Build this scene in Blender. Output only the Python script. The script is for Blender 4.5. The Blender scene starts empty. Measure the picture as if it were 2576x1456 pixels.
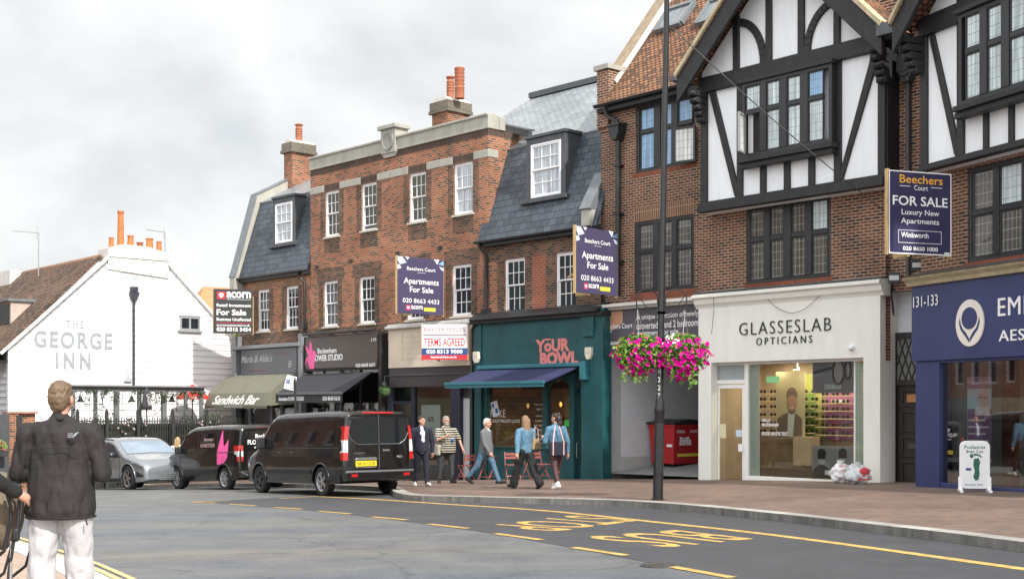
import bpy, bmesh, math, random
from math import radians as R, sin, cos, pi, sqrt, atan2
from mathutils import Vector as V, Matrix, noise as mnoise
random.seed(7)
sc = bpy.context.scene
# ---------------------------------------------------------------- camera, sky, sun, exposure
FP = 3200.0; CX = 1288.0; HY = 1025.0; EYE = 1.65
cd = bpy.data.cameras.new("camera"); cam = bpy.data.objects.new("camera", cd); sc.collection.objects.link(cam)
cd.sensor_width = 36; cd.lens = 36 * FP / 2576; cd.shift_y = (HY - 728) / 2576
cd.clip_start = 0.1; cd.clip_end = 2000
cam.location = (0, 0, EYE); cam.rotation_euler = (R(90), 0, 0); sc.camera = cam
SUN = V((0.42, -0.62, 0.66)).normalized()
sl = bpy.data.lights.new("sun", 'SUN'); sl.energy = 4.2; sl.angle = R(1.5); sl.color = (1, .94, .86)
so = bpy.data.objects.new("sun", sl); sc.collection.objects.link(so); so.rotation_euler = SUN.to_track_quat('Z', 'Y').to_euler()
w = bpy.data.worlds.new("World"); sc.world = w; w.use_nodes = True
nt = w.node_tree; nt.nodes.clear(); N = nt.nodes.new; Lk = nt.links.new
out = N('ShaderNodeOutputWorld'); add = N('ShaderNodeMixShader'); add.inputs[0].default_value = .9
bgs = N('ShaderNodeBackground'); bgs.inputs[1].default_value = 0.05
sky = N('ShaderNodeTexSky'); sky.sky_type = 'NISHITA'; sky.sun_disc = False
sky.sun_elevation = math.asin(SUN.z); sky.sun_rotation = atan2(SUN.x, SUN.y); sky.dust_density = 2
Lk(sky.outputs[0], bgs.inputs[0])
tc = N('ShaderNodeTexCoord'); mp = N('ShaderNodeMapping'); mp.inputs['Scale'].default_value = (1.0, 1.0, 1.9); mp.inputs['Location'].default_value = (3.1, .4, .2)
Lk(tc.outputs['Generated'], mp.inputs[0])
n1 = N('ShaderNodeTexNoise'); n1.inputs['Scale'].default_value = 4.2; n1.inputs['Detail'].default_value = 7; n1.inputs['Roughness'].default_value = .52; n1.inputs['Distortion'].default_value = .35
Lk(mp.outputs[0], n1.inputs[0])
cr = N('ShaderNodeValToRGB'); e = cr.color_ramp.elements
e[0].position = .34; e[0].color = (.65, .68, .70, 1); e[1].position = .60; e[1].color = (.89, .89, .89, 1)
m = e.new(.47); m.color = (.79, .805, .81, 1)
Lk(n1.outputs[0], cr.inputs[0])
dp = N('ShaderNodeVectorMath'); dp.operation = 'DOT_PRODUCT'; dp.inputs[1].default_value = V((-.15, -.75, .65)).normalized()
Lk(tc.outputs['Generated'], dp.inputs[0])
mr = N('ShaderNodeMapRange'); mr.inputs[1].default_value = -.15; mr.inputs[2].default_value = 1; mr.inputs[3].default_value = 1.0; mr.inputs[4].default_value = 2.3
Lk(dp.outputs['Value'], mr.inputs[0])
bgc = N('ShaderNodeBackground'); Lk(cr.outputs[0], bgc.inputs[0]); Lk(mr.outputs[0], bgc.inputs[1])
Lk(bgs.outputs[0], add.inputs[1]); Lk(bgc.outputs[0], add.inputs[2]); Lk(add.outputs[0], out.inputs[0])
sc.view_settings.view_transform = 'Standard'; sc.view_settings.look = 'None'; sc.view_settings.gamma = 1; sc.view_settings.exposure = 0.32
sc.cycles.max_bounces = 6; sc.cycles.diffuse_bounces = 3; sc.cycles.glossy_bounces = 3; sc.cycles.transparent_max_bounces = 8

# ---------------------------------------------------------------- geometry of the place
def zg(x, y):                      # road level (the street falls away to the far left)
    q = max(0., min(y, 46.) - 28.)
    z = EYE - 1.513 + .0145 * max(-40., min(x, 30.)) - .0165 * max(-20., min(y, 60.)) - .0014 * q * q
    return z
KERB = .12
def ray(px, py): return V(((px - CX) / FP, 1., (HY - py) / FP))
def G(px, py, h=0.):               # where the sight line meets the ground (h above the road)
    d = ray(px, py); y = 5.
    while y < 90:
        if EYE + d.z * y <= zg(d.x * y, y) + h:
            a, b = y - .25, y
            for _ in range(24):
                c = (a + b) / 2
                if EYE + d.z * c <= zg(d.x * c, c) + h: b = c
                else: a = c
            return V((d.x * b, b, zg(d.x * b, b) + h))
        y += .25
    return V((d.x * 90, 90, zg(d.x * 90, 90) + h))
class Fr:                          # a facade frame: x right along the wall, y into the building, z up from base
    def __init__(s, x, y, ux, uy, z0=None):
        l = sqrt(ux * ux + uy * uy); s.u = V((ux / l, uy / l, 0)); s.v = V((-s.u.y, s.u.x, 0))
        s.z0 = zg(x, y) if z0 is None else z0
        s.o = V((x, y, s.z0)); s.rot = atan2(s.u.y, s.u.x); s.c = V((0, 0, EYE)) - s.o
    def loc(s, d): return V((d.dot(s.u), d.dot(s.v), d.z))
    def hit(s, px, py, p, n):      # sight line with a local plane
        c = s.loc(s.c); d = s.loc(ray(px, py)); t = (V(p) - c).dot(V(n)) / d.dot(V(n)); return c + d * t
    def p(s, px, py, ly=0.):
        q = s.hit(px, py, (0, ly, 0), (0, 1, 0)); return q.x, q.z
    def x(s, px, ly=0.): return s.p(px, 700, ly)[0]
    def z(s, px, py, ly=0.): return s.p(px, py, ly)[1]
    def wd(s, x, y, z): return s.o + s.u * x + s.v * y + V((0, 0, z))
    def sh(s, lx): s2 = Fr(s.o.x + s.u.x * lx, s.o.y + s.u.y * lx, s.u.x, s.u.y); return s2

# ---------------------------------------------------------------- materials
MATS = {}
def newmat(name):
    m = bpy.data.materials.new(name); m.use_nodes = True; t = m.node_tree; b = t.nodes['Principled BSDF']; MATS[name] = m
    return m, t, b
def uvnode(t, coord='UV'):
    c = t.nodes.new('ShaderNodeTexCoord'); return c.outputs[coord]
def M(name, col, rough=.6, var=.12, scale=6., bump=0., metal=0., spec=.5, coat=0., coord='UV', stretch=(1, 1, 1), bscale=None, det=6., rvar=0., alpha=1., emit=0.):
    if name in MATS: return MATS[name]
    m, t, b = newmat(name); n = t.nodes.new; L = t.links.new
    mp = n('ShaderNodeMapping'); mp.inputs['Scale'].default_value = stretch; L(uvnode(t, coord), mp.inputs[0])
    tx = n('ShaderNodeTexNoise'); tx.inputs['Scale'].default_value = scale; tx.inputs['Detail'].default_value = det; tx.inputs['Roughness'].default_value = .62
    L(mp.outputs[0], tx.inputs[0])
    r = n('ShaderNodeValToRGB'); r.color_ramp.elements[0].position = .3; r.color_ramp.elements[1].position = .7
    r.color_ramp.elements[0].color = tuple(max(0, c * (1 - var)) for c in col) + (1,); r.color_ramp.elements[1].color = tuple(min(1, c * (1 + var)) for c in col) + (1,)
    L(tx.outputs[0], r.inputs[0]); L(r.outputs[0], b.inputs['Base Color'])
    b.inputs['Roughness'].default_value = rough; b.inputs['Metallic'].default_value = metal; b.inputs['Specular IOR Level'].default_value = spec
    b.inputs['Coat Weight'].default_value = coat; b.inputs['Coat Roughness'].default_value = .04
    if emit: L(r.outputs[0], b.inputs['Emission Color']); b.inputs['Emission Strength'].default_value = emit
    if rvar:
        q = n('ShaderNodeMapRange'); q.inputs[3].default_value = rough - rvar; q.inputs[4].default_value = rough + rvar; L(tx.outputs[0], q.inputs[0]); L(q.outputs[0], b.inputs['Roughness'])
    if bump:
        tb = tx
        if bscale:
            tb = n('ShaderNodeTexNoise'); tb.inputs['Scale'].default_value = bscale; tb.inputs['Detail'].default_value = 4; L(mp.outputs[0], tb.inputs[0])
        bp = n('ShaderNodeBump'); bp.inputs['Strength'].default_value = bump; bp.inputs['Distance'].default_value = .02; L(tb.outputs[0], bp.inputs['Height']); L(bp.outputs[0], b.inputs['Normal'])
    return m
def BR(name, c1, c2, mort, bw=.225, rh=.075, ms=.011, rough=.85, bump=.5, off=.5, bias=0., big=.25, dark=None, darkf=.0, freq=2, msm=.1, grain=.25, spec=.3, bigcol=(.5, .5, .5)):
    if name in MATS: return MATS[name]
    m, t, b = newmat(name); n = t.nodes.new; L = t.links.new
    uv = uvnode(t)
    bt = n('ShaderNodeTexBrick'); bt.inputs['Scale'].default_value = 1; bt.inputs['Brick Width'].default_value = bw; bt.inputs['Row Height'].default_value = rh
    bt.inputs['Mortar Size'].default_value = ms; bt.inputs['Mortar Smooth'].default_value = msm; bt.inputs['Bias'].default_value = bias; bt.offset = off; bt.offset_frequency = freq
    bt.inputs['Color1'].default_value = (*c1, 1); bt.inputs['Color2'].default_value = (*c2, 1); bt.inputs['Mortar'].default_value = (*mort, 1)
    L(uv, bt.inputs[0]); colr = bt.outputs[0]
    def mix(a, bcol, fac, mode='MIX'):
        x = n('ShaderNodeMix'); x.data_type = 'RGBA'; x.blend_type = mode
        if isinstance(fac, (int, float)): x.inputs[0].default_value = fac
        else: L(fac, x.inputs[0])
        L(a, x.inputs[6])
        if isinstance(bcol, tuple): x.inputs[7].default_value = (*bcol, 1)
        else: L(bcol, x.inputs[7])
        return x.outputs[2]
    if dark:                       # scattered darker bricks: a second brick field on the same grid
        b2 = n('ShaderNodeTexBrick'); b2.inputs['Scale'].default_value = 1; b2.inputs['Brick Width'].default_value = bw; b2.inputs['Row Height'].default_value = rh; b2.inputs['Mortar Size'].default_value = 0
        b2.inputs['Color1'].default_value = (0, 0, 0, 1); b2.inputs['Color2'].default_value = (1, 1, 1, 1); b2.offset = off; b2.offset_frequency = freq; b2.inputs['Bias'].default_value = 0
        mp = n('ShaderNodeMapping'); mp.inputs['Location'].default_value = (bw * 37, rh * 58, 0); L(uv, mp.inputs[0]); L(mp.outputs[0], b2.inputs[0])
        cr = n('ShaderNodeValToRGB'); cr.color_ramp.interpolation = 'CONSTANT'; cr.color_ramp.elements[0].color = (0, 0, 0, 1); cr.color_ramp.elements[1].position = 1 - darkf; cr.color_ramp.elements[1].color = (1, 1, 1, 1)
        L(b2.outputs[0], cr.inputs[0]); mm = n('ShaderNodeMath'); mm.operation = 'SUBTRACT'; mm.use_clamp = True; L(cr.outputs[0], mm.inputs[0]); L(bt.outputs['Fac'], mm.inputs[1])
        colr = mix(colr, dark, mm.outputs[0])
    nz = n('ShaderNodeTexNoise'); nz.inputs['Scale'].default_value = .55; nz.inputs['Detail'].default_value = 6; nz.inputs['Roughness'].default_value = .65; L(uv, nz.inputs[0])
    r = n('ShaderNodeValToRGB'); r.color_ramp.elements[0].position = .35; r.color_ramp.elements[1].position = .68
    lo = tuple(2 * c * (1 - big) for c in bigcol); hi = tuple(min(1.6, 2 * c * (1 + big)) for c in (.5, .5, .5)); r.color_ramp.elements[0].color = (*lo, 1); r.color_ramp.elements[1].color = (*hi, 1)
    L(nz.outputs[0], r.inputs[0]); colr = mix(colr, r.outputs[0], 1., 'MULTIPLY')
    fz = n('ShaderNodeTexNoise'); fz.inputs['Scale'].default_value = 38; fz.inputs['Detail'].default_value = 3; L(uv, fz.inputs[0])
    r2 = n('ShaderNodeMapRange'); r2.inputs[3].default_value = 1 - grain; r2.inputs[4].default_value = 1 + grain; L(fz.outputs[0], r2.inputs[0]); colr = mix(colr, r2.outputs[0], 1., 'MULTIPLY')
    L(colr, b.inputs['Base Color']); b.inputs['Roughness'].default_value = rough; b.inputs['Specular IOR Level'].default_value = spec
    inv = n('ShaderNodeMath'); inv.operation = 'SUBTRACT'; inv.inputs[0].default_value = 1; L(bt.outputs['Fac'], inv.inputs[1])
    bp = n('ShaderNodeBump'); bp.inputs['Strength'].default_value = bump; bp.inputs['Distance'].default_value = .015; L(inv.outputs[0], bp.inputs['Height']); L(bp.outputs[0], b.inputs['Normal'])
    return m
def GLASS(name, tint=(.9, .95, .95), refl=.08, rough=.02):      # see-through shop glass
    if name in MATS: return MATS[name]
    m, t, b = newmat(name); n = t.nodes.new; L = t.links.new
    t.nodes.remove(b); o = t.nodes['Material Output']
    tr = n('ShaderNodeBsdfTransparent'); tr.inputs[0].default_value = (*tint, 1); gl = n('ShaderNodeBsdfGlossy'); gl.inputs['Roughness'].default_value = rough
    fr = n('ShaderNodeLayerWeight'); fr.inputs[0].default_value = .35
    mr = n('ShaderNodeMapRange'); mr.inputs[3].default_value = refl; mr.inputs[4].default_value = .9; L(fr.outputs['Fresnel'], mr.inputs[0])
    mx = n('ShaderNodeMixShader'); L(mr.outputs[0], mx.inputs[0]); L(tr.outputs[0], mx.inputs[1]); L(gl.outputs[0], mx.inputs[2]); L(mx.outputs[0], o.inputs[0])
    return m
def PANE(name, col, rough=.05, grid=None, spec=.5, lead=None):     # window glass with the dim room, curtain or reflection painted into it; optional lead grid
    if name in MATS: return MATS[name]
    m, t, b = newmat(name); n = t.nodes.new; L = t.links.new
    uv = uvnode(t)
    mp = n('ShaderNodeMapping'); mp.inputs['Scale'].default_value = (9, .5, 1); L(uv, mp.inputs[0])
    nz = n('ShaderNodeTexNoise'); nz.inputs['Scale'].default_value = 1.2; nz.inputs['Detail'].default_value = 3; L(mp.outputs[0], nz.inputs[0])
    r = n('ShaderNodeValToRGB'); r.color_ramp.elements[0].position = .35; r.color_ramp.elements[1].position = .65
    r.color_ramp.elements[0].color = tuple(c * .7 for c in col) + (1,); r.color_ramp.elements[1].color = tuple(min(1, c * 1.25) for c in col) + (1,)
    L(nz.outputs[0], r.inputs[0]); c = r.outputs[0]
    if grid:
        bt = n('ShaderNodeTexBrick'); bt.inputs['Scale'].default_value = 1; bt.inputs['Brick Width'].default_value = grid[0]; bt.inputs['Row Height'].default_value = grid[1]; bt.inputs['Mortar Size'].default_value = .0045; bt.offset = 0
        L(uv, bt.inputs[0]); x = n('ShaderNodeMix'); x.data_type = 'RGBA'; L(bt.outputs['Fac'], x.inputs[0]); L(c, x.inputs[6]); x.inputs[7].default_value = (*(lead or (.12, .13, .14)), 1); c = x.outputs[2]
    L(c, b.inputs['Base Color']); b.inputs['Roughness'].default_value = rough; b.inputs['Specular IOR Level'].default_value = spec
    wv = n('ShaderNodeTexNoise'); wv.inputs['Scale'].default_value = 1.7; L(uv, wv.inputs[0]); bp = n('ShaderNodeBump'); bp.inputs['Strength'].default_value = .05; bp.inputs['Distance'].default_value = .05; L(wv.outputs[0], bp.inputs['Height']); L(bp.outputs[0], b.inputs['Normal'])
    return m

# ---------------------------------------------------------------- mesh builder
class MB:
    def __init__(s): s.v = []; s.f = []; s.m = []; s.T = None
    def vt(s, p):
        p = V(p)
        if s.T is not None: p = s.T @ p
        s.v.append(p); return len(s.v) - 1
    def face(s, pts, m=0): s.f.append([s.vt(p) for p in pts]); s.m.append(m); return s
    def raw(s, vs, fs, m=0):
        b = len(s.v)
        for p in vs: s.vt(p)
        for f in fs: s.f.append([b + i for i in f]); s.m.append(m)
        return s
    def box(s, x0, x1, y0, y1, z0, z1, m=0):
        vs = [(x0, y0, z0), (x1, y0, z0), (x1, y1, z0), (x0, y1, z0), (x0, y0, z1), (x1, y0, z1), (x1, y1, z1), (x0, y1, z1)]
        return s.raw(vs, [(3, 2, 1, 0), (4, 5, 6, 7), (0, 1, 5, 4), (1, 2, 6, 5), (2, 3, 7, 6), (3, 0, 4, 7)], m)
    def prism(s, pts, y0, y1, m=0):                # polygon in x,z pushed along y
        n = len(pts); vs = [(p[0], y0, p[1]) for p in pts] + [(p[0], y1, p[1]) for p in pts]
        return s.raw(vs, [tuple(range(n)), tuple(range(2 * n - 1, n - 1, -1))] + [(i, i + n, (i + 1) % n + n, (i + 1) % n) for i in range(n)], m)
    def prismx(s, pts, x0, x1, m=0):               # polygon in y,z pushed along x
        n = len(pts); vs = [(x0, p[0], p[1]) for p in pts] + [(x1, p[0], p[1]) for p in pts]
        return s.raw(vs, [tuple(range(n)), tuple(range(2 * n - 1, n - 1, -1))] + [(i, i + n, (i + 1) % n + n, (i + 1) % n) for i in range(n)], m)
    def prismz(s, pts, z0, z1, m=0):
        n = len(pts); vs = [(p[0], p[1], z0) for p in pts] + [(p[0], p[1], z1) for p in pts]
        return s.raw(vs, [tuple(range(n)), tuple(range(2 * n - 1, n - 1, -1))] + [(i, i + n, (i + 1) % n + n, (i + 1) % n) for i in range(n)], m)
    def bar(s, p, q, w, h, up=(0, 0, 1), m=0):     # a squared bar from p to q: w across, h along `up`
        p = V(p); q = V(q); d = (q - p).normalized(); u = V(up); r = d.cross(u)
        if r.length < 1e-4: r = d.cross(V((1, 0, 0)))
        r.normalize(); u = r.cross(d).normalized(); r *= w / 2; u *= h / 2
        vs = [p - r - u, p + r - u, p + r + u, p - r + u, q - r - u, q + r - u, q + r + u, q - r + u]
        return s.raw(vs, [(3, 2, 1, 0), (4, 5, 6, 7), (0, 1, 5, 4), (1, 2, 6, 5), (2, 3, 7, 6), (3, 0, 4, 7)], m)
    def slab(s, pts, t, m=0):                      # a polygon in space given thickness t downwards along its normal
        pts = [V(p) for p in pts]; n = V((0, 0, 0))
        for i in range(len(pts)): n += pts[i].cross(pts[(i + 1) % len(pts)])
        n.normalize(); k = len(pts); vs = pts + [p - n * t for p in pts]
        return s.raw(vs, [tuple(range(k)), tuple(range(2 * k - 1, k - 1, -1))] + [(i, i + k, (i + 1) % k + k, (i + 1) % k) for i in range(k)], m)
    def tube(s, pts, r, n=8, m=0, cap=True):
        pts = [V(p) for p in pts]; rr = r if isinstance(r, (list, tuple)) else [r] * len(pts); b = len(s.v); prev = None
        for i, p in enumerate(pts):
            d = (pts[min(i + 1, len(pts) - 1)] - pts[max(i - 1, 0)]).normalized()
            a = (prev - d * prev.dot(d)) if prev is not None else d.orthogonal()
            if a.length < 1e-5: a = d.orthogonal()
            a.normalize(); prev = a; c = d.cross(a)
            for k in range(n):
                t = 2 * pi * k / n; s.vt(p + (a * cos(t) + c * sin(t)) * rr[i])
        for i in range(len(pts) - 1):
            for k in range(n): s.f.append([b + i * n + k, b + i * n + (k + 1) % n, b + (i + 1) * n + (k + 1) % n, b + (i + 1) * n + k]); s.m.append(m)
        if cap:
            s.f.append([b + k for k in range(n)][::-1]); s.m.append(m); e = b + (len(pts) - 1) * n; s.f.append([e + k for k in range(n)]); s.m.append(m)
        return s
    def lathe(s, prof, c=(0, 0, 0), n=16, m=0, axis='z', a0=0., a1=2 * pi, cap=True):
        c = V(c); b = len(s.v); full = abs(a1 - a0 - 2 * pi) < 1e-6; K = n if full else n + 1
        for r, h in prof:
            for k in range(K):
                t = a0 + (a1 - a0) * k / n; q = {'z': V((r * cos(t), r * sin(t), h)), 'x': V((h, r * cos(t), r * sin(t))), 'y': V((r * cos(t), h, r * sin(t)))}[axis]
                s.vt(c + q)
        for i in range(len(prof) - 1):
            for k in range(n):
                k2 = (k + 1) % K; s.f.append([b + i * K + k, b + i * K + k2, b + (i + 1) * K + k2, b + (i + 1) * K + k]); s.m.append(m)
        if full and cap:
            if prof[0][0] > 1e-4: s.f.append([b + k for k in range(K)][::-1]); s.m.append(m)
            if prof[-1][0] > 1e-4: e = b + (len(prof) - 1) * K; s.f.append([e + k for k in range(K)]); s.m.append(m)
        return s
    def ell(s, c, r, n=12, k=8, m=0, rot=None):
        c = V(c); b = len(s.v)
        for i in range(k + 1):
            ph = pi * i / k
            for j in range(n):
                t = 2 * pi * j / n; q = V((r[0] * sin(ph) * cos(t), r[1] * sin(ph) * sin(t), r[2] * cos(ph)))
                if rot is not None: q = rot @ q
                s.vt(c + q)
        for i in range(k):
            for j in range(n): s.f.append([b + i * n + j, b + (i + 1) * n + j, b + (i + 1) * n + (j + 1) % n, b + i * n + (j + 1) % n]); s.m.append(m)
        return s
    def cap(s, p, q, r0, r1, n=12, flat=None):     # round-ended tapered limb; flat=(axis,scale) squashes across
        p = V(p); q = V(q); d = q - p; L = d.length; d = d.normalized() if L > 1e-6 else V((0, 0, 1))
        a = d.orthogonal().normalized()
        if abs(d.z) < .95: a = d.cross(V((0, 0, 1))).normalized()
        else: a = (V((1, 0, 0)) - d * d.x).normalized()
        c = d.cross(a); prof = []
        for i in range(5): t = -pi / 2 + (pi / 2) * i / 4; prof.append((r0 * cos(t) + 1e-4, r0 * sin(t)))
        for i in range(5): t = (pi / 2) * i / 4; prof.append((r1 * cos(t) + 1e-4, L + r1 * sin(t)))
        b = len(s.v); fx, fy = flat or (1, 1)
        for r, h in prof:
            for k in range(n):
                t = 2 * pi * k / n; s.vt(p + d * h + a * (cos(t) * r * fx) + c * (sin(t) * r * fy))
        for i in range(len(prof) - 1):
            for k in range(n): s.f.append([b + i * n + k, b + i * n + (k + 1) % n, b + (i + 1) * n + (k + 1) % n, b + (i + 1) * n + k]); s.m.append(0)
        s.f.append([b + k for k in range(n)][::-1]); s.m.append(0); e = b + (len(prof) - 1) * n; s.f.append([e + k for k in range(n)]); s.m.append(0)
        return s
    def mesh(s, name, mats, smooth=False, recalc=True):
        me = bpy.data.meshes.new(name); me.from_pydata(s.v, [], s.f); me.update()
        for q in (mats if isinstance(mats, (list, tuple)) else [mats]): me.materials.append(q)
        me.polygons.foreach_set('material_index', s.m)
        if recalc:
            bm = bmesh.new(); bm.from_mesh(me); bmesh.ops.recalc_face_normals(bm, faces=bm.faces[:]); bm.to_mesh(me); bm.free()
        uvmap(me)
        if smooth: me.shade_smooth() if smooth is True else me.shade_auto_smooth(angle=smooth) if hasattr(me, 'shade_auto_smooth') else me.shade_smooth()
        return me
    def build(s, name, mats, parent=None, smooth=False, bevel=0., recalc=True, segs=2):
        o = bpy.data.objects.new(name, s.mesh(name, mats, smooth, recalc)); sc.collection.objects.link(o)
        if smooth not in (False, True):
            for p in o.data.polygons: p.use_smooth = True
            sharp_edges(o.data, smooth)
        if parent: o.parent = parent
        if bevel:
            bv = o.modifiers.new('bevel', 'BEVEL'); bv.width = bevel; bv.segments = segs; bv.limit_method = 'ANGLE'; bv.angle_limit = R(40)
        return o
def sharp_edges(me, ang):
    bm = bmesh.new(); bm.from_mesh(me)
    for e in bm.edges: e.smooth = not (len(e.link_faces) == 2 and e.calc_face_angle(0) > ang)
    bm.to_mesh(me); bm.free()
def uvmap(me):                                     # metres along the wall / up the slope
    uv = me.uv_layers.new(name='UVMap').data
    for p in me.polygons:
        n = p.normal
        if abs(n.z) > .98: t, b = V((1, 0, 0)), V((0, 1, 0))
        else: t = V((0, 0, 1)).cross(n).normalized(); b = n.cross(t)
        for li in p.loop_indices:
            co = me.vertices[me.loops[li].vertex_index].co; uv[li].uv = (co.dot(t), co.dot(b))
def props(o, label=None, cat=None, group=None, kind=None):
    for k, q in (('label', label), ('category', cat), ('group', group), ('kind', kind)):
        if q: o[k] = q
    return o
def thing(name, label, cat, loc=(0, 0, 0), rz=0., group=None):
    o = bpy.data.objects.new(name, None); sc.collection.objects.link(o); o.location = loc; o.rotation_euler = (0, 0, rz); o.empty_display_size = .2
    return props(o, label, cat, group)
def fthing(name, label, cat, fr, group=None): return thing(name, label, cat, fr.o, fr.rot, group)
def copytree(o, parent=None):
    c = o.copy(); sc.collection.objects.link(c); c.parent = parent
    for k in list(KIDS(o)): copytree(k, c)
    return c
def KIDS(o): return [q for q in bpy.data.objects if q.parent == o]
# lettering: returns flat letter shapes fitted to a box
_tc = {}
def letters(body, shear=0., space=1., bold=0.):
    k = (body, shear, space, bold)
    if k in _tc: return _tc[k]
    cu = bpy.data.curves.new('t', 'FONT'); cu.body = body; cu.size = 1; cu.shear = shear; cu.space_character = space; cu.offset = bold; cu.resolution_u = 3; cu.align_x = 'LEFT'
    ob = bpy.data.objects.new('t', cu); sc.collection.objects.link(ob); dg = bpy.context.evaluated_depsgraph_get(); me = ob.evaluated_get(dg).to_mesh()
    vs = [V((q.co.x, q.co.y)) for q in me.vertices]; fs = [tuple(p.vertices) for p in me.polygons]; ob.evaluated_get(dg).to_mesh_clear()
    bpy.data.objects.remove(ob); bpy.data.curves.remove(cu)
    x0 = min(q.x for q in vs); x1 = max(q.x for q in vs); y0 = min(q.y for q in vs); y1 = max(q.y for q in vs)
    vs = [((q.x - x0) / (x1 - x0), (q.y - y0) / (y1 - y0)) for q in vs]; _tc[k] = (vs, fs, (x1 - x0) / (y1 - y0)); return _tc[k]
def text(mb, body, x0, x1, z0, z1, y, m=0, th=.004, shear=0., space=1., bold=0., flip=False, back=False):
    vs, fs, asp = letters(body, shear, space, bold)
    P = [((x1 - u * (x1 - x0)) if flip else (x0 + u * (x1 - x0)), z0 + q * (z1 - z0)) for u, q in vs]
    n = len(P); mb.raw([(a, y, b) for a, b in P], fs, m)
    if th:                                         # raised edge
        ec = {}
        for f in fs:
            for i in range(len(f)):
                a, b = f[i], f[(i + 1) % len(f)]; ec[(min(a, b), max(a, b))] = ec.get((min(a, b), max(a, b)), 0) + 1
        mb.raw([(a, y, b) for a, b in P] + [(a, y + th, b) for a, b in P], [(a, b, b + n, a + n) for (a, b), c in ec.items() if c == 1], m)
def dist(a, b): return (V(a) - V(b)).length
def resample(pts, n):
    pts = [V(p) for p in pts]; L = [0.]
    for i in range(1, len(pts)): L.append(L[-1] + (pts[i] - pts[i - 1]).length)
    o = []
    for k in range(n):
        t = L[-1] * k / (n - 1); i = 0
        while i < len(L) - 2 and L[i + 1] < t: i += 1
        f = (t - L[i]) / max(1e-6, L[i + 1] - L[i]); o.append(pts[i].lerp(pts[i + 1], f))
    return o
def smooth_path(pts, it=2):
    pts = [V(p) for p in pts]
    for _ in range(it):
        q = [pts[0]]
        for i in range(len(pts) - 1): q += [pts[i].lerp(pts[i + 1], .25), pts[i].lerp(pts[i + 1], .75)]
        pts = q + [pts[-1]]
    return pts
# ---------------------------------------------------------------- the setting: road, pavements, kerbs, paint
def struct(o): o['kind'] = 'structure'; return o
def stripmesh(name, A, B, mat, across=1, dz=0.):
    mb = MB(); n = len(A)
    for i in range(n - 1):
        for j in range(across):
            t0, t1 = j / across, (j + 1) / across
            mb.face([A[i].lerp(B[i], t0), A[i + 1].lerp(B[i + 1], t0), A[i + 1].lerp(B[i + 1], t1), A[i].lerp(B[i], t1)])
    return mb
def drape(p, h): return V((p.x, p.y, zg(p.x, p.y) + h))
def road_mat():
    m, t, b = newmat('asphalt'); n = t.nodes.new; L = t.links.new; co = uvnode(t, 'Object')
    def noise(sc_, det=5, st=(1, 1, 1), rough=.6, rz=0.):
        mp = n('ShaderNodeMapping'); mp.inputs['Scale'].default_value = st; mp.inputs['Rotation'].default_value = (0, 0, rz); L(co, mp.inputs[0])
        x = n('ShaderNodeTexNoise'); x.inputs['Scale'].default_value = sc_; x.inputs['Detail'].default_value = det; x.inputs['Roughness'].default_value = rough; L(mp.outputs[0], x.inputs[0]); return x.outputs[0]
    def ramp(f, a, b_, p0=.35, p1=.65):
        r = n('ShaderNodeValToRGB'); r.color_ramp.elements[0].position = p0; r.color_ramp.elements[1].position = p1; r.color_ramp.elements[0].color = (*a, 1); r.color_ramp.elements[1].color = (*b_, 1); L(f, r.inputs[0]); return r.outputs[0]
    def mul(a, c, mode='MULTIPLY', f=1.):
        x = n('ShaderNodeMix'); x.data_type = 'RGBA'; x.blend_type = mode; x.inputs[0].default_value = f; L(a, x.inputs[6]); L(c, x.inputs[7]); return x.outputs[2]
    base = ramp(noise(.62, 5, (.10, 1.1, 1), .5, R(50)), (.102, .116, .138), (.150, .146, .136), .36, .64)      # wheel tracks worn along the street
    c = mul(base, ramp(noise(1.1, 4), (.80, .81, .84), (1.12, 1.10, 1.06)))
    c = mul(c, ramp(noise(48, 4, (1, 1, 1), .85), (.50, .50, .50), (1.5, 1.5, 1.48), .3, .7))
    c = mul(c, ramp(noise(16, 4, (1, 1, 1), .7), (.85, .85, .85), (1.13, 1.13, 1.13)))
    wz = n('ShaderNodeTexNoise'); wz.inputs['Scale'].default_value = 1.3; wz.inputs['Detail'].default_value = 5; L(co, wz.inputs[0]); wa = n('ShaderNodeVectorMath'); wa.operation = 'MULTIPLY_ADD'; L(wz.outputs['Color'], wa.inputs[0]); wa.inputs[1].default_value = (1.1, 1.1, 0); L(co, wa.inputs[2])
    vo = n('ShaderNodeTexVoronoi'); vo.feature = 'DISTANCE_TO_EDGE'; vo.inputs['Scale'].default_value = .24; L(wa.outputs[0], vo.inputs[0]); c = mul(c, ramp(vo.outputs['Distance'], (.62, .62, .62), (1, 1, 1), .0, .006))      # fine cracks
    L(c, b.inputs['Base Color']); b.inputs['Specular IOR Level'].default_value = .5
    q = n('ShaderNodeMapRange'); q.inputs[3].default_value = .42; q.inputs[4].default_value = .68; L(noise(1.4, 4, (.6, 1.6, 1)), q.inputs[0]); L(q.outputs[0], b.inputs['Roughness'])
    bp = n('ShaderNodeBump'); bp.inputs['Strength'].default_value = .55; bp.inputs['Distance'].default_value = .012; L(noise(75, 3, (1, 1, 1), .7), bp.inputs['Height']); L(bp.outputs[0], b.inputs['Normal'])
    return m
M_ROAD = road_mat()
mb = MB()
xs = [-400, -200, -100, -60] + [-45 + 3 * i for i in range(32)] + [80, 150, 400]; ys = [-200, -80, -40] + [-24 + 2 * i for i in range(50)] + [100, 140, 220, 400, 900]
for j in range(len(ys)):
    for i in range(len(xs)): mb.v.append(V((xs[i], ys[j], zg(xs[i], ys[j]))))
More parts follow.
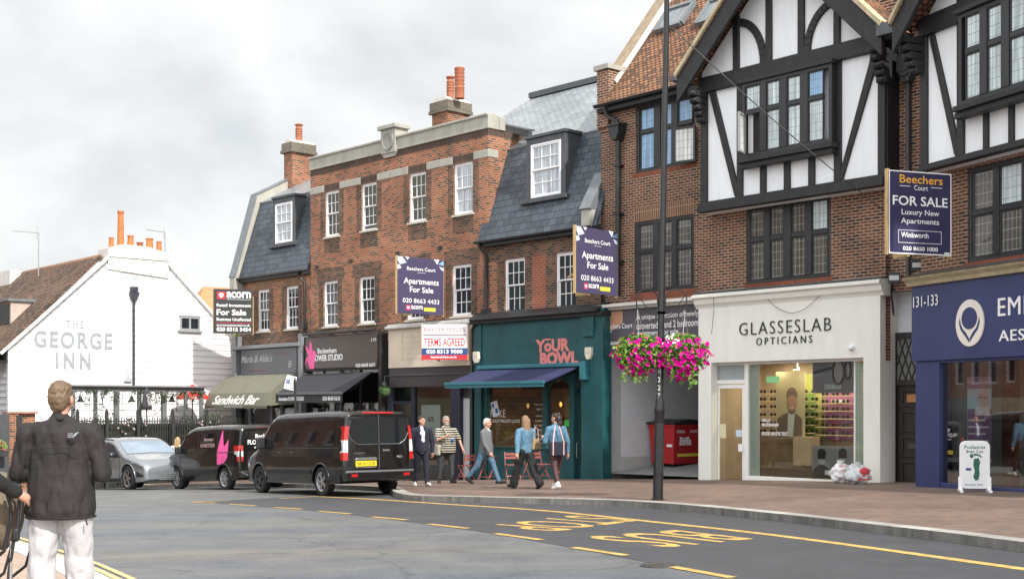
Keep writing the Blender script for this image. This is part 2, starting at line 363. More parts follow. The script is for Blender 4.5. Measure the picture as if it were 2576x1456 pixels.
for j in range(len(ys) - 1):
    for i in range(len(xs) - 1):
        a = j * len(xs) + i; mb.f.append([a, a + 1, a + len(xs) + 1, a + len(xs)]); mb.m.append(0)
struct(mb.build('road', M_ROAD, smooth=True))

# kerb of the far pavement, from the layby round to beyond the right edge
kin = [(1035, 1244), (1160, 1246), (1281, 1249), (1450, 1252), (1610, 1257), (1770, 1268), (1938, 1284), (2100, 1300), (2267, 1319), (2420, 1335), (2576, 1354)]
P = [G(x, y, KERB) for x, y in kin]
ext = P[-1] + (P[-1] - P[-2]).normalized() * 14
lay = [V((-14.5, 48.2, 0)), V((-9.2, 41.5, 0)), V((-5.6, 36.3, 0)), V((-3.35, 32.9, 0)), V((-2.75, 31.6, 0))]
kline = smooth_path(lay + P + [ext], 3); kline = resample([V((p.x, p.y, 0)) for p in kline], 150)
def offset(line, d):
    o = []
    for i, p in enumerate(line):
        t = (line[min(i + 1, len(line) - 1)] - line[max(i - 1, 0)]); t.z = 0; t.normalize(); o.append(p + V((t.y, -t.x, 0)) * d)
    return o
KW = .30
kout = offset(kline, KW)           # toward the road
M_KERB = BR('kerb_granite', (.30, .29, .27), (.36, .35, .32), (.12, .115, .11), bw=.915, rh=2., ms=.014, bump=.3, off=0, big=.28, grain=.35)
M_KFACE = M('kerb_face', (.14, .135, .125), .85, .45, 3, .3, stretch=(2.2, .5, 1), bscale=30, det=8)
mb = MB()
L0 = 0.
for i in range(len(kline) - 1):
    a, b_, c, d = kline[i], kline[i + 1], kout[i + 1], kout[i]
    mb.face([drape(d, KERB + .004), drape(c, KERB + .004), drape(b_, KERB + .004), drape(a, KERB + .004)], 0)
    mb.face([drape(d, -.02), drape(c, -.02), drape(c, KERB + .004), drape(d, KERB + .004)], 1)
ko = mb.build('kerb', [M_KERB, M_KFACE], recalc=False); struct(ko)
uv = ko.data.uv_layers[0].data; acc = 0.
for i in range(len(kline) - 1):    # kerbstones follow the bend
    s = (kline[i + 1] - kline[i]).length
    for f, vals in ((2 * i, [(acc, KW), (acc + s, KW), (acc + s, 0), (acc, 0)]), (2 * i + 1, [(acc, 0), (acc + s, 0), (acc + s, .12), (acc, .12)])):
        for li, q in zip(ko.data.polygons[f].loop_indices, vals): uv[li].uv = (q[0], q[1] + .9)
    acc += s
def paving_mat():
    m = BR('brown_block_paving', (.158, .106, .082), (.198, .134, .104), (.12, .092, .078), bw=.20, rh=.10, ms=.007, bump=.25, rough=.8, big=.22, dark=(.13, .098, .085), darkf=.25, grain=.3, spec=.35)
    return m
M_PAV = paving_mat()
wallline = [V((-19, 62, 0)), V((-4.2, 45.5, 0)), V((2.75, 38.6, 0)), V((11, 31.2, 0)), V((12, 26, 0)), V((13.5, 18, 0)), V((22, 6, 0)), V((30, -4, 0))]
A = resample(wallline, 90); B = resample(kline, 90)
mb = stripmesh('pavement', [drape(p, KERB) for p in B], [drape(p, KERB) for p in A], M_PAV, 14)
for v in mb.v: v.z = zg(v.x, v.y) + KERB
pv = struct(mb.build('pavement', M_PAV, recalc=False))
# dark re-laid tarmac of the bus bay
dash = [((485, 1263), (545, 1265)), ((578, 1268), (643, 1272)), ((688, 1276), (760, 1280.5)), ((803, 1286), (882, 1292.5)), ((936, 1300), (1024, 1307.5)), ((1078, 1318), (1176, 1329)), ((1246, 1342), (1362, 1358)), ((1442, 1377), (1576, 1397)), ((1686, 1425), (1842, 1453))]
dl = [G(*d[0]) for d in dash] + [G(*dash[-1][1])]
dl = dl + [dl[-1] + (dl[-1] - dl[-2]).normalized() * 12]
dline = resample(smooth_path([V((p.x, p.y, 0)) for p in dl], 2), 60)
kk = resample([p for p in kout if p.x > -3.2], 60)
M_BAY = M('bay_tarmac', (.052, .054, .060), .62, .16, 1.2, .4, coord='Object', bscale=70, det=9, rvar=.1)
mb = stripmesh('bay', [drape(p, .004) for p in dline], [drape(p, .004) for p in kk], M_BAY, 8)
for v in mb.v: v.z = zg(v.x, v.y) + .004
struct(mb.build('bus_bay', M_BAY, recalc=False))
M_YEL = M('yellow_road_paint', (.50, .315, .09), .75, .42, 7, .2, coord='Object', det=10)
M_WORNY = M('worn_yellow_paint', (.56, .42, .20), .75, .25, 7, .1, coord='Object', det=8)
def paintstrip(mb, pts, wd, h=.008, n=None):
    pts = [V((p.x, p.y, 0)) for p in pts]; L = offset(pts, wd / 2); Rr = offset(pts, -wd / 2)
    for i in range(len(pts) - 1): mb.face([drape(L[i], h), drape(L[i + 1], h), drape(Rr[i + 1], h), drape(Rr[i], h)])
yl = [(801, 1249), (950, 1256), (1117, 1268), (1363, 1282.6), (1610, 1309), (1938, 1344), (2267, 1388.6), (2576, 1432)]
Y = [G(*q) for q in yl]; Y.append(Y[-1] + (Y[-1] - Y[-2]).normalized() * 12)
mb = MB(); paintstrip(mb, resample(smooth_path(Y, 2), 60), .17); paintstrip(mb, [G(702, 1254), G(801, 1248)], .14)
struct(mb.build('bay_line_marking', M_YEL, recalc=False))
mb = MB()
for a, b_ in dash: paintstrip(mb, [G(*a), G(*b_)], .13)
paintstrip(mb, [G(485, 1262), G(575, 1258)], .08)
struct(mb.build('bay_dash_marking', M_YEL, recalc=False))
def roadtext(body, BL, TL, BRr, TR):
    vs, fs, asp = letters(body, 0, 1.05, .008); q = [G(*k) for k in (BL, TL, BRr, TR)]
    mb = MB()
    P = []
    for u, t in vs:
        p = q[0].lerp(q[2], u).lerp(q[1].lerp(q[3], u), t); P.append(drape(p, .008))
    mb.raw(P, fs); return mb
for body, q in (('BUS', ((1697, 1333), (1900, 1356), (1462, 1351), (1680, 1378))), ('STOP', ((1440, 1296), (1612, 1309), (1208, 1324), (1405, 1337)))):
    struct(roadtext(body, *q).build('road_lettering', M_YEL, recalc=True))
# near pavement under the man, pale kerb, double yellow lines
k2 = [V((-36, 60, 0)), V((-20, 38, 0)), V((-9.6, 22.2, 0)), G(0, 1367), G(87, 1391), G(225, 1451), G(300, 1492)]
k2.append(k2[-1] + (k2[-1] - k2[-2]).normalized() * 14)
k2l = resample(smooth_path([V((p.x, p.y, 0)) for p in k2], 2), 70); k2i = offset(k2l, .34)
M_PALE = M('pale_kerb_stone', (.52, .50, .46), .8, .1, 4, .1, coord='Object', bscale=40)
M_PAV2 = BR('tan_block_paving', (.36, .26, .20), (.43, .32, .25), (.24, .19, .16), bw=.20, rh=.10, ms=.007, bump=.25, big=.15)
mb = MB()
for i in range(len(k2l) - 1):
    mb.face([drape(k2l[i], .104), drape(k2l[i + 1], .104), drape(k2i[i + 1], .104), drape(k2i[i], .104)]); mb.face([drape(k2l[i], -.02), drape(k2l[i + 1], -.02), drape(k2l[i + 1], .104), drape(k2l[i], .104)])
struct(mb.build('near_kerb', M_PALE, recalc=False))
far = offset(k2l, 9.)
mb = stripmesh('np', [drape(p, .1) for p in k2i], [drape(p, .1) for p in far], M_PAV2, 6)
for v in mb.v: v.z = zg(v.x, v.y) + .1
struct(mb.build('near_pavement', M_PAV2, recalc=False))
mb = MB()
for pts in ([(45, 1351.5), (82, 1363), (230, 1411), (330, 1455)], [(45, 1361), (82, 1373), (229, 1425), (295, 1456)]):
    q = [G(*k) for k in pts]; q = [q[0] + (q[0] - q[1]).normalized() * 9] + q; q.append(q[-1] + (q[-1] - q[-2]).normalized() * 8); paintstrip(mb, resample(smooth_path(q, 1), 40), .075)
struct(mb.build('double_yellow_line', M_WORNY, recalc=False))
# round inspection cover in the bay with chalk-pale spray marks beside it
c = G(1668, 1422); ca = thing('manhole_cover', 'round dark iron cover set in the tarmac beside the last yellow dash', 'manhole cover', c)
M_IRON = M('cast_iron', (.06, .055, .05), .6, .3, 20, .3, coord='Object')
mb = MB(); mb.lathe([(.0, .012), (.20, .012), (.20, .004)], n=24); mb.lathe([(.25, .004), (.25, .010), (.215, .010), (.215, .004)], n=24)
for k in range(-3, 4): mb.box(-.15, .15, k * .045 - .01, k * .045 + .01, .010, .016)
mb.build('cover', M_IRON, ca)
# ---------------------------------------------------------------- building kit
def wall(mb, x0, x1, z0, z1, holes=(), y=0., rev=.16, over=(), m=0, mrev=None):
    X = sorted(set([x0, x1] + [min(max(q, x0), x1) for h in list(holes) + list(over) for q in h[:2]])); Z = sorted(set([z0, z1] + [min(max(q, z0), z1) for h in list(holes) + list(over) for q in h[2:4]]))
    for i in range(len(X) - 1):
        for j in range(len(Z) - 1):
            if X[i + 1] - X[i] < 1e-5 or Z[j + 1] - Z[j] < 1e-5: continue
            cx, cz = (X[i] + X[i + 1]) / 2, (Z[j] + Z[j + 1]) / 2
            if any(h[0] < cx < h[1] and h[2] < cz < h[3] for h in holes): continue
            mm = m
            for o in over:
                if o[0] < cx < o[1] and o[2] < cz < o[3]: mm = o[4]
            mb.face([(X[i], y, Z[j]), (X[i + 1], y, Z[j]), (X[i + 1], y, Z[j + 1]), (X[i], y, Z[j + 1])], mm)
    for a, b, c, d in [h[:4] for h in holes]:
        k = m if mrev is None else mrev; r = y + rev
        mb.face([(a, y, c), (a, r, c), (a, r, d), (a, y, d)], k); mb.face([(b, y, c), (b, y, d), (b, r, d), (b, r, c)], k)
        mb.face([(a, y, d), (a, r, d), (b, r, d), (b, y, d)], k); mb.face([(a, y, c), (b, y, c), (b, r, c), (a, r, c)], k)
def ring(mb, x0, x1, z0, z1, wd, y0, y1, m=0):
    mb.box(x0, x0 + wd, y0, y1, z0, z1, m); mb.box(x1 - wd, x1, y0, y1, z0, z1, m); mb.box(x0 + wd, x1 - wd, y0, y1, z1 - wd, z1, m); mb.box(x0 + wd, x1 - wd, y0, y1, z0, z0 + wd, m)
M_UPVC = M('white_window_frame', (.80, .80, .82), .4, .03, 3)
M_SILL = M('stone_sill', (.46, .43, .37), .85, .2, 5, .1)
M_GDARK = PANE('dark_window_pane', (.020, .026, .034)); M_GDIM = PANE('dim_window_pane', (.035, .045, .05)); M_GNET = PANE('curtained_window_pane', (.42, .46, .50))
M_GTREE = PANE('tree_reflection_pane', (.05, .05, .025))  # reflection of a yellow-green tree put into the pane colour
def sash(par, x0, x1, z0, z1, pane, cols=3, rows=2, y=.05, sill=True, open_=0., zs=None, curtain=None):
    mb = MB(); d = .09; zm = (z0 + z1) / 2 if zs is None else zs
    ring(mb, x0, x1, z0, z1, .055, y, y + d)
    for a, b_, yy in ((zm, z1 - .055, y + .012), (z0 + .055 + open_, zm, y + .05)):
        ring(mb, x0 + .055, x1 - .055, a if a == zm else a, b_ + (.0 if a == zm else .035), .045, yy, yy + .035)
        X0, X1, Z0, Z1 = x0 + .10, x1 - .10, a + .045, b_ - .03
        for i in range(1, cols): c = X0 + (X1 - X0) * i / cols; mb.box(c - .013, c + .013, yy + .006, yy + .034, Z0, Z1)
        for i in range(1, rows): c = Z0 + (Z1 - Z0) * i / rows; mb.box(X0, X1, yy + .004, yy + .03, c - .013, c + .013)
    o = mb.build('window', M_UPVC, par, bevel=.006, segs=1)
    g = MB(); g.face([(x0 + .05, y + .036, zm), (x1 - .05, y + .036, zm), (x1 - .05, y + .036, z1 - .05), (x0 + .05, y + .036, z1 - .05)]); g.face([(x0 + .05, y + .074, z0 + .05), (x1 - .05, y + .074, z0 + .05), (x1 - .05, y + .074, zm + .02), (x0 + .05, y + .074, zm + .02)])
    g.build('pane', pane, o, recalc=False)
    if sill:
        s = MB(); s.box(x0 - .08, x1 + .08, -.05, .14, z0 - .075, z0 - .002); s.build('sill', M_SILL, o, bevel=.01, segs=1)
    return o
M_BLK = M('black_window_frame', (.022, .023, .026), .45, .2, 4)
def casement(par, x0, x1, z0, z1, cols, ztr, panes, y=.05, fw=.09, mw=.10, skip=(), fr=None):
    """black casement: cols = inner edges of the lights, ztr = transom height; panes = pane material or list"""
    mb = MB(); d = .11; ring(mb, x0, x1, z0, z1, fw, y, y + d)
    n = len(cols)
    for i in range(n - 1): mb.box(cols[i][1] + .0, cols[i + 1][0], y - .012, y + d - .01, z0 + fw, z1 - fw)
    for i in range(n):
        a, b_ = cols[i]; mb.box(a, b_, y + .006, y + d - .02, ztr - .05, ztr + .05)
        for c, dd in ((z0 + fw, ztr - .05), (ztr + .05, z1 - fw)):
            if (i, c < ztr - .06) not in skip: ring(mb, a, b_, c, dd, .028, y + .02, y + .07)
    o = mb.build('window', MATS['black_window_frame'] if fr is None else fr, par, bevel=.006, segs=1)
    for i in range(n):
        for k, (c, dd) in enumerate(((z0 + fw, ztr - .05), (ztr + .05, z1 - fw))):
            a, b_ = cols[i]
            if (i, k == 0) in skip: continue
            g = MB(); g.face([(a, y + .05, c), (b_, y + .05, c), (b_, y + .05, dd), (a, y + .05, dd)])
            g.build('pane', panes(i, k) if callable(panes) else panes, o, recalc=False)
    return o
M_LEADP = PANE('leaded_pane_dim', (.10, .092, .08), grid=(.118, .21), lead=(.36, .37, .36)); M_LEADB = PANE('leaded_pane_blue', (.25, .42, .62), grid=(.118, .21)); M_LEADN = PANE('leaded_pane_net_sky', (.52, .60, .62), grid=(.118, .21))
M_LEADW = PANE('leaded_pane_pale', (.62, .64, .62), grid=(.118, .21))
# bricks, roofs, paint
M_BROR = BR('orange_brick', (.36, .118, .060), (.255, .090, .050), (.36, .27, .19), dark=(.12, .06, .042), darkf=.25, big=.30, bump=.6)
M_BRDK = BR('dark_brick', (.105, .060, .042), (.185, .084, .052), (.20, .155, .115), big=.3, dark=(.05, .036, .03), darkf=.35)
M_SOLD = BR('dark_soldier_brick', (.055, .036, .03), (.085, .055, .045), (.14, .105, .08), bw=.082, rh=.5, off=0, big=.25, freq=1)
M_BRRED = BR('red_brick', (.30, .075, .04), (.24, .07, .04), (.30, .2, .15), big=.2)
M_BRBR = BR('brown_brick', (.155, .062, .038), (.115, .052, .036), (.37, .27, .195), dark=(.052, .032, .028), darkf=.24, big=.34, bump=.7, ms=.0125)
M_SOLB = BR('brown_soldier_brick', (.19, .085, .05), (.13, .07, .045), (.36, .27, .18), bw=.082, rh=.5, off=0, big=.2)
M_REDSILL = BR('red_tile_sill', (.27, .075, .038), (.2, .07, .04), (.12, .07, .05), bw=.075, rh=.5, off=0, big=.3, ms=.008)
M_STONE = M('grey_stone', (.36, .35, .31), .85, .18, 2.2, .15, stretch=(1, .35, 1), bscale=20, det=8)
M_STONE2 = M('yellowed_stone', (.44, .38, .25), .85, .3, 3., .2, stretch=(1, .5, 1), bscale=14, det=8)
M_SLATE = BR('slate_tiles', (.056, .074, .096), (.070, .088, .108), (.014, .017, .022), bw=.33, rh=.235, ms=.010, bump=.8, rough=.55, big=.25, grain=.2, spec=.45, dark=(.045, .058, .074), darkf=.3)
M_SLATEL = BR('pale_slate_tiles', (.22, .25, .27), (.30, .33, .35), (.10, .115, .125), bw=.30, rh=.15, ms=.014, bump=.9, rough=.34, big=.3, grain=.25, spec=.6)
M_LEAD = M('grey_lead', (.17, .19, .205), .5, .16, 3, .1, bscale=12, metal=.2)
M_LEADD = M('dark_lead', (.075, .082, .09), .5, .2, 3, .1, bscale=12, metal=.15)
M_TILE = BR('clay_roof_tiles', (.36, .185, .098), (.27, .132, .072), (.06, .034, .024), bw=.165, rh=.13, ms=.022, bump=1., rough=.85, big=.3, grain=.3, dark=(.15, .085, .055), darkf=.34)  # thick dark joints paint the shadow between tile rows into the colour
M_TILE2 = BR('old_brown_roof_tiles', (.155, .10, .07), (.20, .12, .08), (.05, .035, .028), bw=.18, rh=.11, ms=.014, bump=1., big=.35, grain=.35, dark=(.09, .07, .055), darkf=.35)
M_TERRA = M('terracotta', (.34, .12, .065), .8, .18, 4, .1, bscale=12)
M_BLKP = M('black_metal', (.018, .019, .022), .4, .2, 6)
M_TIMB = M('black_timber', (.017, .017, .019), .6, .35, 5, .35, stretch=(1, 1, 1), bscale=22)
M_WHR = M('white_render', (.80, .825, .855), .8, .06, 1.6, .08, bscale=35, det=9, stretch=(2.2, .4, 1))
M_WHP = M('white_paint', (.78, .78, .76), .55, .04, 2)
M_MORT = M('mortar_flaunching', (.62, .60, .56), .9, .15, 5, .2)
M_GREYW = M('grey_render', (.40, .41, .40), .85, .08, 2, .05)
def gutter(par, x0, x1, y, z, mat, name='gutter', r=.065):
    mb = MB(); mb.lathe([(r, x0), (r, x1)], (0, y, z), 10, 0, 'x', pi, 2 * pi); mb.lathe([(r - .012, x0), (r - .012, x1)], (0, y, z), 10, 0, 'x', pi, 2 * pi); mb.box(x0, x1, y - r - .004, y - r + .012, z - .012, z + .012)
    return mb.build(name, mat, par, smooth=.6, recalc=False)
def pot(par, x, y, z, h, r, style=0, mat=None):
    mb = MB(); pr = [(r * 1.05, 0), (r, .04), (r * .95, h * .5)]
    if style == 1: pr = [(r, 0), (r * .97, h * .25)] + [q for k in range(4) for q in ((r * .97, h * (.3 + .13 * k)), (r * 1.12, h * (.33 + .13 * k)), (r * .95, h * (.37 + .13 * k)))] + [(r * .8, h * .86), (r * 1.25, h * .95), (r * 1.0, h)]
    elif style == 2: pr = [(r * 1.05, 0), (r, h * .1), (r * .82, h * .93), (r * .98, h * .94), (r * .98, h)]
    elif style == 3: pr = [(r, 0), (r * .98, h * .32), (r * 1.06, h * .34), (r * .98, h * .37)] + [q for k in range(4) for q in ((r * .92, h * (.42 + .12 * k)), (r * 1.06, h * (.46 + .12 * k)), (r * 1.06, h * (.49 + .12 * k)), (r * .9, h * (.5 + .12 * k)))] + [(r * 1.1, h * .97), (r * 1.0, h)]
    pr = pr + [(r * .7, pr[-1][1] - .01), (.001, pr[-1][1] - .05)]
    mb.lathe(pr, (x, y, z), 14)
    return mb.build('chimney_pot', mat or M_TERRA, par, smooth=.7)

# the row runs along one line that vanishes far to the left
FT = Fr(8.91, 30.1, .657, -.754)                   # half-timbered building and optician
F3 = Fr(2.75, 37.4, .682, -.731)                   # the brick row on the left
FB1 = F3.sh(F3.x(602)); FB2 = F3.sh(F3.x(781)); FB3 = F3.sh(F3.x(1216))
# ================================================================ middle building: three-storey orange brick with stone parapet
f = FB2
B2 = fthing('brick_building', 'three storey orange brick building with grey stone parapet and a stone roundel', 'building', f)
X0, X1 = 0., f.x(1229, 0)
zt, zs, zb = f.z(782, 398), f.z(782, 430), f.z(782, 444.5)
zl1, zl0 = f.z(782, 474), f.z(782, 491)
UW = [((817.5, 852.5), (486, 599)), ((909, 947), (465, 582)), ((1029, 1071), (440, 560)), ((1141, 1189), (412, 542))]
LW = [((814, 849), (709, 822)), ((904, 942), (697, 814)), ((1023, 1065), (684, 805)), ((1137, 1185), (667, 798))]
def wbox(f, xx, yy, y=0.): return (f.x(xx[0], y), f.x(xx[1], y), f.z(xx[0], yy[1], y), f.z(xx[0], yy[0], y))
uw = [wbox(f, *q) for q in UW]; lw = [wbox(f, *q) for q in LW]
uz0, uz1 = sum(q[2] for q in uw) / 4, zl0; lz0, lz1 = sum(q[2] for q in lw) / 4, sum(q[3] for q in lw) / 4
uw = [(a, b, uz0, uz1 - .01) for a, b, _, _ in uw]; lw = [(a, b, lz0, lz1) for a, b, _, _ in lw]
over = []
SW = .30
for a, b, c, d in uw + lw: over += [(a - SW, a, c - .02, d - .01, 1), (b, b + SW, c - .02, d - .01, 1)]
for a, b, c, d in uw: over += [(a - .05, b + .05, c - .62, c - .02, 1), (a - .05, b + .05, zl0, zl1, 2)]
for a, b, c, d in lw: over += [(a - .06, b + .06, d, d + .42, 2), (a - SW - .12, b + SW + .12, d - .02, d + .5, 1)]
zshop = f.z(850, 843)
over += [(X0, X1, zshop - .3, lz0 - .06, 1)]
over += [(X0, X1, zb, zs, 2)]
mb = MB(); wall(mb, X0, X1, zshop - .3, zs, uw + lw, over=over)
mb.face([(X1, 0, zshop), (X1, 6, zshop), (X1, 6, zb), (X1, 0, zb)], 0); mb.face([(X0, 0, zshop), (X0, 0, zb), (X0, 6, zb), (X0, 6, zshop)], 0)
mb.face([(X1, 0, zb), (X1, 6, zb), (X1, 6, zs), (X1, 0, zs)], 2); mb.face([(X0, 0, zb), (X0, 6, zb), (X0, 6, zs), (X0, 0, zs)], 2)
mb.face([(X0, .6, zs - .2), (X1, .6, zs - .2), (X1, 6, zs - .2), (X0, 6, zs - .2)], 0); mb.face([(X0, 6, 0), (X0, 6, zs), (X1, 6, zs), (X1, 6, 0)], 0)
mb.build('wall', [M_BROR, M_BRDK, M_SOLD], B2, recalc=False)
mb = MB()                                          # stone parapet with weathered coping, band blocks between the lintels
xm0, xm1 = f.x(965), f.x(1001)
for a, b in ((X0 - .03, xm0), (xm1, X1 + .03)):
    mb.prismx([(-.05, zs), (.45, zs), (.45, zt - .05), (.20, zt + .02), (-.11, zt), (-.11, zt - .07), (-.05, zt - .09)], a, b)
mb.box(X1 - .45, X1 + .05, .45, .7, zs, zt - .05)
cuts = [X0 - .001] + [q for a, b, _, _ in uw for q in (a - .05, b + .05)] + [X1 + .022]
for i in range(0, len(cuts), 2): mb.box(cuts[i], cuts[i + 1], -.022, .3, zl0, zl1)
mb.box(X1 - .3, X1 + .022, .3, .42, zl0, zl1)
mb.build('parapet', M_STONE, B2, bevel=.012, segs=1)
mb = MB(); zc0, zc1 = f.z(965, 391), f.z(965, 331)
mb.box(xm0, xm1, -.13, .45, zc0, zc1); mb.box(xm0 - .10, xm1 + .10, -.22, .5, zc1, zc1 + .14); mb.prism([(xm0, zc0), (xm1, zc0), (xm1 - .12, zc0 - .14), (xm0 + .12, zc0 - .14)], -.09, .1)
pm = mb.build('parapet_block', M_STONE, B2, bevel=.015)
mb = MB(); cx, cz = (xm0 + xm1) / 2, (zc0 + zc1) / 2; rr = min((xm1 - xm0), (zc1 - zc0)) * .40
mb.lathe([(rr, -.135), (rr, -.175), (rr - .07, -.175), (rr - .09, -.155), (.01, -.15)], (cx, 0, cz), 28, 0, 'y'); mb.box(cx - .02, cx + .02, -.165, -.14, cz - .28, cz + .02)
mb.build('roundel', M('dark_stone', (.27, .265, .24), .85, .15, 4), pm, smooth=.6)
for i, (a, b, c, d) in enumerate(uw): sash(B2, a, b, c, d, (M_GTREE, M_GTREE, M_GTREE, M_GNET)[i], rows=2, open_=.12 if i == 1 else 0)
for i, (a, b, c, d) in enumerate(lw): sash(B2, a, b, c, d, M_GDIM if i < 3 else M_GDARK, rows=2)
for px, py in ((797, 672), (882, 657), (1000, 638), (1108, 624)): x, z = f.p(px, py); mb = MB(); mb.box(x - .11, x + .11, -.012, .05, z - .07, z + .07); mb.build('air_brick', M_BLKP, B2)
# chimney behind the parapet
cy = 3.4; cx0, cx1 = f.x(1087, cy), f.x(1127, cy); q = f.hit(1181, 300, (cx1, 0, 0), (1, 0, 0)); cy1 = q.y
czt = f.z(1127, 249, cy); czb = f.z(1127, 278, cy)
mb = MB(); mb.box(cx0, cx1, cy, cy1, zs - 1, czb, 0); mb.box(cx0 - .07, cx1 + .07, cy - .07, cy1 + .07, czb, czt - .02, 1); mb.box(cx0 - .10, cx1 + .10, cy - .1, cy1 + .1, czb - .02, czb + .1, 1)
ch = mb.build('chimney', [M_BROR, BR('grey_stock_brick', (.15, .135, .11), (.11, .1, .085), (.24, .21, .16), big=.2)], B2)
mb = MB(); mb.prism([(cx0 - .05, czt - .02), (cx1 + .05, czt - .02), (cx1 - .15, czt + .13), (cx0 + .15, czt + .13)], cy - .04, cy1 + .04); mb.build('flaunching', M_MORT, ch)
def pots(fr, px0, px1, ytop, ybot, cyl, par, style): x0, x1 = fr.x(px0, cyl), fr.x(px1, cyl); z0, z1 = fr.z(px0, ybot, cyl), fr.z(px0, ytop, cyl); return pot(par, (x0 + x1) / 2, cyl, z0, z1 - z0, (x1 - x0) / 2 * .62, style)
pots(f, 1143, 1169, 175, 252, cy + .35, ch, 3); pots(f, 1123, 1143, 196, 250, cy + 1.0, ch, 1)
# shopfront 119: flower studio
def fasc(par, f, px0, px1, yt, yb, ly, mat, th=.12, name='fascia'):
    x0, x1 = f.x(px0, ly), f.x(px1, ly); z0, z1 = f.z(px0, yb, ly), f.z(px0, yt, ly)
    mb = MB(); mb.box(x0, x1, ly, ly + th, z0, z1); return mb.build(name, mat, par, bevel=.008), x0, x1, z0, z1
M_PURP = M('dark_plum_paint', (.045, .038, .042), .35, .12, 2)
M_CHAR = M('charcoal_fascia', (.058, .046, .040), .35, .1, 1.2)
M_WLET = M('white_lettering', (.82, .82, .82), .5, .02, 3)
M_PINK = M('pink_flower_paint', (.80, .10, .34), .5, .15, 3)
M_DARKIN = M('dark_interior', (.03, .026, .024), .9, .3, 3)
def ptext(mb, f, body, x0, x1, yt, yb, ly, m=0, **k):   # lettering spanning these sight lines on the wall plane
    a, b = f.x(x0, ly), f.x(x1, ly); xm = (x0 + x1) / 2
    text(mb, body, a, b, f.z(xm, yb, ly), f.z(xm, yt, ly), ly, m, **k)
fa, a, b, c, d = fasc(B2, f, 769, 948, 851, 928, -.30, M_CHAR)
mb = MB(); L = -.306
ptext(mb, f, 'Beckenham', 799, 846, 875, 888, L, bold=.01); ptext(mb, f, 'FLOWER STUDIO', 783, 861.5, 891.5, 907, L, bold=.015); ptext(mb, f, '119', 934, 946, 849.5, 858.5, L); ptext(mb, f, '020 8658 5633', 895, 943.5, 913.5, 922.5, L, bold=.01)
mb.build('lettering', M_WLET, fa)
def tulip(mb, f, x0, x1, yt, yb, ly, fl=False):
    A, Bx, Z1, Z0 = f.x(x0, ly), f.x(x1, ly), f.z(x0, yt, ly), f.z(x0, yb, ly)
    for P in ([(.50, 1.), (.62, .80), (.66, .62), (.95, .60), (1., .45), (.88, .30), (.80, 0), (.45, 0), (.25, .25), (.32, .45), (.02, .82), (.20, .75), (.38, .62), (.42, .85)],
              [(0., .12), (.10, .35), (.28, .43), (.20, .30)]):
        mb.prism([(A + (1 - u if fl else u) * (Bx - A), Z0 + t * (Z1 - Z0)) for u, t in P], ly - .001, ly + .004)
mb = MB(); tulip(mb, f, 767, 795, 856, 928, -.307); mb.build('tulip_emblem', M_PINK, fa)
mb = MB()                                          # lighting trough on brackets
x0, x1 = f.x(762, -.6), f.x(944, -.6); z = f.z(762, 842, -.6)
mb.tube([(x0, -.6, z), (x1, -.6, z)], .055, 10)
for k in range(4): xx = x0 + .1 + (x1 - x0 - .2) * k / 3; mb.tube([(xx, -.6, z), (xx + .02, 0, z - .12)], .02, 6)
mb.build('sign_light', M_BLKP, B2, smooth=.7)
XA, XB, XC = f.x(765), f.x(975), f.x(1190)
mb = MB(); zg0 = -.5; zh = f.z(769, 928)
mb.box(XA - .12, XA + .12, -.28, 0, zg0, f.z(769, 851)); xq = f.x(951, -.28); mb.box(xq, XB - .02, -.26, .1, zg0, zshop - .05); mb.box(XA + .12, xq, -.2, .05, zh - .1, zshop)
mb.box(XA, xq, -.12, 0, zg0, .65)
for k in range(5): xx = XA + .3 + (xq - XA - .5) * k / 4; mb.box(xx - .035, xx + .035, -.1, -.02, .65, zh)
mb.build('shopfront', M('black_shopfront', (.022, .020, .020), .5, .2, 3), B2, bevel=.01)
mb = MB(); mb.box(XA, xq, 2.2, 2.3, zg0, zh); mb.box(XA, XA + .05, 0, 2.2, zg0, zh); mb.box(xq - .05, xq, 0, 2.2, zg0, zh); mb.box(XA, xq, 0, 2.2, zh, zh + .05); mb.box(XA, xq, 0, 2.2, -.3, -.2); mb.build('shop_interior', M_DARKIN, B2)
mb = MB(); random.seed(3)
for k in range(26):
    xx = XA + .4 + random.random() * (xq - XA - .8); zz = .7 + random.random() * .7; mb.ell((xx, .5 + random.random(), zz), (.16, .16, .14), 7, 5, 0 if k % 4 else 1)
mb.build('flower_display', [M('shop_greenery', (.03, .16, .06), .7, .5, 5), M('shop_red_flowers', (.4, .03, .03), .7, .4, 5)], B2)
mb = MB(); mb.face([(XA, -.05, .6), (xq, -.05, .6), (xq, -.05, zh), (XA, -.05, zh)]); mb.build('shop_window', GLASS('shop_glass', (.86, .9, .9), .07), B2, recalc=False)
